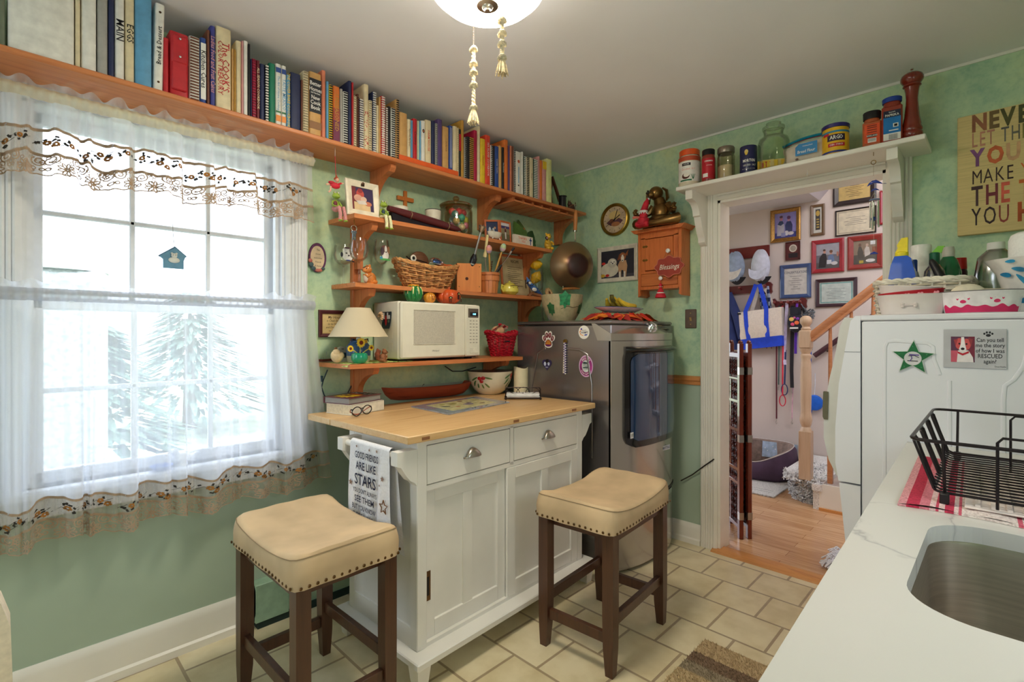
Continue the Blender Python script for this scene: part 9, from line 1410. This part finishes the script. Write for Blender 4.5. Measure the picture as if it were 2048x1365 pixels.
def leash(label,pts,c,w_=.014,hooks=None,name='dog_leash'):
 t=T(name,label,'leash',(0,0,0),0,'leashes on the bone-shaped rack'); P_=[onx(u,v,XP-.035-.008*(i%2))for i,(u,v)in enumerate(pts)]; b=B(mt(c,.7,var=.1)); strap(b,P_,w_); obj('strap',b,t); q=P_[-1]
 if hooks=='loop':b=B(mt(c,.7,var=.1)); b.tube([q+Vector((0,.026*math.sin(a),-.045+.05*math.cos(a)))for a in[2*PI*j/18 for j in range(18)]],.007,6,True,flat=.6); obj('hand_loop',b,t)
 if hooks=='clip':b=B(STEEL); b.tube([q,q+Vector((0,0,-.02)),q+Vector((0,.008,-.035)),q+Vector((0,0,-.05)),q+Vector((0,-.006,-.036))],.004,6); obj('clip',b,t)
leash('thin burgundy leash hanging lowest below the tote bag',[(1554,612),(1553,700),(1553,780),(1553,838)],(90,26,40),.012,'clip'); leash('grey-green leash hanging behind the red one',[(1558,612),(1558,700),(1557,770)],(70,90,86),.012,'clip'); leash('red leash with a pink-red hand loop',[(1565,612),(1566,690),(1565,760),(1565,792)],(206,40,66),.012,'loop'); leash('white strap with purple print hanging in front of the navy leash',[(1574,606),(1571,660),(1568,710),(1570,730)],(206,196,226),.026); leash('navy leash with a blue hand loop',[(1571,700),(1570,740),(1569,770)],(36,50,96),.014,'loop'); leash('wide black leash hanging under the colourful pouch',[(1585,612),(1584,690),(1583,740),(1584,776)],(30,26,32),.030,'clip'); leash('short purple strap beside the wide black leash',[(1592,650),(1591,690),(1591,708)],(84,40,160),.022); leash('thin pink cord hanging low beside the newel post',[(1586,776),(1584,820),(1584,838)],(206,150,176),.006,'clip'); leash('blue cord hanging to the right of the newel post',[(1622,690),(1621,730),(1621,756)],(40,90,190),.012); leash('dark strap bundle hanging behind the newel post',[(1606,612),(1612,660),(1624,690)],(50,46,54),.02,'clip')
b=B(mt((86,50,150),.7));
t=T('pouch','small black dog treat pouch with bright orange and pink pattern','pouch',(0,0,0)); p=onx(1591,645,XP-.075); k=mpp(p); b=B(mt((34,34,44),.8)); b.ell(p,(.04,14*k,21*k)); b.box(p.x-.03,p.y-9*k,p.z+14*k,p.x+.03,p.y+9*k,p.z+30*k,.01); obj('body',b,t); b=B()
for dy,dz,c,r_ in((5,6,(226,190,100),6),(-4,-1,(232,110,60),6),(3,-4,(226,80,120),5),(-6,7,(130,60,170),4),(0,9,(206,90,150),3)):b.mat(mt(c,.7)); b.ell((p.x-.036,p.y+dy*k,p.z+dz*k),(.006,r_*k*.8,r_*k*.7),nu=10,nv=6)
b.mat(WHITE); b.box(p.x-.040,p.y-7*k,p.z-13*k,p.x-.034,p.y+8*k,p.z-10*k); obj('pattern',b,t); b=B(mt((110,50,170),.7)); b.tube([(p.x,p.y-2*k,p.z+28*k),(p.x,p.y-3*k,zb2)],.010,6); obj('loop',b,t)
t=T('keys_bundle','bundle of grey clips and tags hanging at the right end of the leash rack','clips',(0,0,0)); rn=random.Random(6); p=onx(1618,628,XP-.04); b=B(mt((110,116,124),.4,.6,var=.2));[b.tube([p+Vector((0,rn.uniform(-.05,.05),rn.uniform(-.06,.05))),p+Vector((-.01,rn.uniform(-.06,.06),rn.uniform(-.08,.06)))],.006,6)for k in range(16)]; b.tube([p+Vector((0,.03,.03)),(XP-.03,onx(1604,610,XP).y,zb2)],.005,6); obj('clips',b,t)
p=onx(1629,806,XP-.03); t=T('blue_frisbee','blue disc toy hanging on the wall to the right of the newel post','disc toy',(0,0,0)); b=B(mt((30,100,206),.35)); b.lathe([(0,.022),(.05,.022),(.066,.016),(.07,0),(.064,0),(.06,.012),(0,.017)],28,M=FD(p)); obj('disc',b,t); b=B(mt((206,210,220),.6)); b.tube([p+Vector((0,.0,.07)),p+Vector((.02,0,.16)),p+Vector((.02,.0,.26))],.003,5); b.mat(mt((40,90,190),.5)); b.tube([p+Vector((0,.02,-.06)),p+Vector((0,.03,-.12)),p+Vector((0,.045,-.06))],.006,6); obj('cord',b,t)
t=T('dog_bed','brown and plum cushioned dog bed on the hall floor against the wall','dog bed',(4.80,1.60,.016),.12); PL=mt((78,58,78),.9,var=.08,scale=10); TB=mt((136,116,106),.95,var=.12,scale=30,bump=.3)
def ring(z,f,lo=1):return[((.28*f)*sup(a,3)[0],(.30*f)*sup(a,3)[1],z*(1-.42*max(0,-math.cos(a))**4 if lo else 1))for a in[2*PI*j/48 for j in range(48)]]
b=B(PL); R_=[ring(0,.9,0),ring(.03,1.0,0),ring(.13,1.05),ring(.23,1.0),ring(.26,.93)]; n=48; b.add([q for r_ in R_ for q in r_],[(j*n+i,j*n+(i+1)%n,(j+1)*n+(i+1)%n,(j+1)*n+i)for j in range(4)for i in range(n)]+[list(range(n))[::-1]]); obj('outer_wall',b,t); b=B(TB); R_=[ring(.261,.93),ring(.255,.82),ring(.13,.74),ring(.06,.70,0)]; b.add([q for r_ in R_ for q in r_],[(j*n+i,j*n+(i+1)%n,(j+1)*n+(i+1)%n,(j+1)*n+i)for j in range(3)for i in range(n)]); obj('inner_bolsters',b,t); b=B(mt((120,90,74),1,var=.2,scale=60,bump=.6)); b.grid(lambda u,v:((.20*v+.001)*math.cos(2*PI*u),(.215*v+.001)*math.sin(2*PI*u),.075-.02*v*v+.006*math.sin(u*40)*v),40,8); obj('cushion',b,t); b=B(mt((206,196,190),.8)); b.tube(ring(.263,.935),.004,6,True); obj('piping',b,t)
b=B(mt((160,176,196),.95,var=.1)); b.grid(lambda u,v:(.19+.03*v,-.06+.16*(u-.5)*2*.9-.08,.11+.14*v),8,5); b.mat(WHITE);[b.ell((.195+.012*(k%3),-.24+.022*k,.15+.02*(k%4)),(.003,.005,.005),nu=6,nv=4)for k in range(12)]; obj('dotted_bolster',b,t)
t=T('hall_rug','pale grey-beige rug under the dog bed in the hall','rug',(4.18,1.275,.0012)); b=B(mt((196,192,186),1,var=.12,scale=90,bump=.5)); b.box(0,0,0,.86,.85,.012,.003); b.mat(mt((176,172,166),1,var=.1)); b.box(.09,.05,.012,.10,.8,.0135); b.box(.14,.05,.012,.15,.8,.0135); rn=random.Random(12); b.mat(mt((206,202,196),1)); tuft(b,lambda:(rn.uniform(-.002,.01),rn.uniform(0,.85),.006),800,.012,mt((206,202,196),1),mt((176,172,166),1,var=.1)); obj('pile',b,t,flat=True)
t=T('shag_mat','white stringy shag mat corner on the hall floor beside the white dryer','mat',(3.28,.60,.0012)); b=B(mt((226,226,232),1,var=.06)); b.box(-.13,-.22,0,.12,.06,.014,.004); rn=random.Random(13)
for k in range(420):
 x_,y_=rn.uniform(-.15,.13),rn.uniform(-.22,.08); a=rn.uniform(1.2,2.6); L_=rn.uniform(.03,.075); b.tube([(x_,y_,.015),(x_+L_*.5*math.cos(a),y_+L_*.5*math.sin(a),.032+rn.uniform(0,.012)),(x_+L_*math.cos(a),y_+L_*math.sin(a),max(.004,.012+rn.uniform(-.006,.012)))],.0045,4)
obj('strands',b,t)
t=T('folding_screen','carved dark red wooden folding screen standing inside the doorway','room screen',(0,0,0)); SC=wood('rosewood',(118,44,26),(74,24,16),2,.8,.22,.5)
def carvm():
 m,nt,b=new('carved rosewood relief'); vo=N(nt,'ShaderNodeTexVoronoi',Scale=48.0); nt.links.new(coords(nt,(1,1,.8)),vo.inputs['Vector']); nt.links.new(ramp(nt,vo.outputs['Distance'],[(.05,(128,50,34)),(.45,(84,28,20)),(.8,(40,12,12))]),b.inputs['Base Color']); b.inputs['Roughness'].default_value=.42; b.inputs['Coat Weight'].default_value=.05; b.inputs['Specular IOR Level'].default_value=.25; bp=N(nt,'ShaderNodeBump',Strength=.6,Distance=.02); nt.links.new(vo.outputs['Distance'],bp.inputs['Height']); nt.links.new(bp.outputs[0],b.inputs['Normal']); return m
CV_=carvm()
def panel(p0,p1,nm):
 p0,p1=Vector(p0),Vector(p1); d=p1-p0; W_=d.length; d.normalize(); M=Matrix(((d.x,-d.y,0,p0.x),(d.y,d.x,0,p0.y),(0,0,1,0),(0,0,0,1))); b=B(SC); pw=.034; b.xf=M
 for x_ in(0,W_-pw):b.box(x_,-.013,.0,x_+pw,.013,1.215,.003); b.lathe([(.012,1.215),(.015,1.222),(.008,1.232),(0,1.234)],14,(x_+pw/2,0,0))
 for z0,z1 in((.06,.085),(.33,.35),(.415,.435),(.66,.68),(.84,.86),(.985,1.0),(1.125,1.155)):b.box(pw,-.009,z0,W_-pw,.009,z1,.002)
 b.box(W_/2-.010,-.008,.085,W_/2+.010,.008,.33,.002); b.box(W_/2-.010,-.008,.435,W_/2+.010,.008,.985,.002); fr_=obj(nm,b,t)
 b=B(CV_); b.xf=M; b.box(pw-.002,-.004,.07,W_-pw+.002,.004,1.14)
 rn=random.Random(3); k=0
 for z0,z1,nx,nz in((.09,.325,4,5),(.355,.41,6,1),(.44,.655,4,4),(.685,.835,4,3),(.865,.98,5,2),(1.005,1.12,6,3)):
  for i in range(nx):
   for j in range(nz):
    cx=pw+.012+(W_-2*pw-.024)*(i+.5)/nx; cz=z0+.008+(z1-z0-.016)*(j+.5)/nz; r_=min((W_-2*pw)/nx,(z1-z0)/nz)*.40
    for s in(-1,1):b.tube([(cx+r_*math.cos(q),s*.0055,cz+r_*math.sin(q))for q in[2*PI*h_/10 for h_ in range(10)]],.0028,5,True); b.ell((cx,s*.005,cz),(r_*.45,.004,r_*.45),nu=8,nv=5)
 obj('carved_infill',b,fr_)
 for z in(.12,.60,1.02):b=B(STEEL); b.xf=M; b.box(-.0012,-.0145,z,.026,-.012,z+.045); b.box(-.0012,-.0145,z,0,.0145,z+.045); b.box(0,.0125,z,.026,.0145,z+.045); obj('hinge',b,fr_)
panel((3.205,1.163),(3.415,1.365),'panel'); panel((3.245,1.127),(3.455,1.329),'panel')
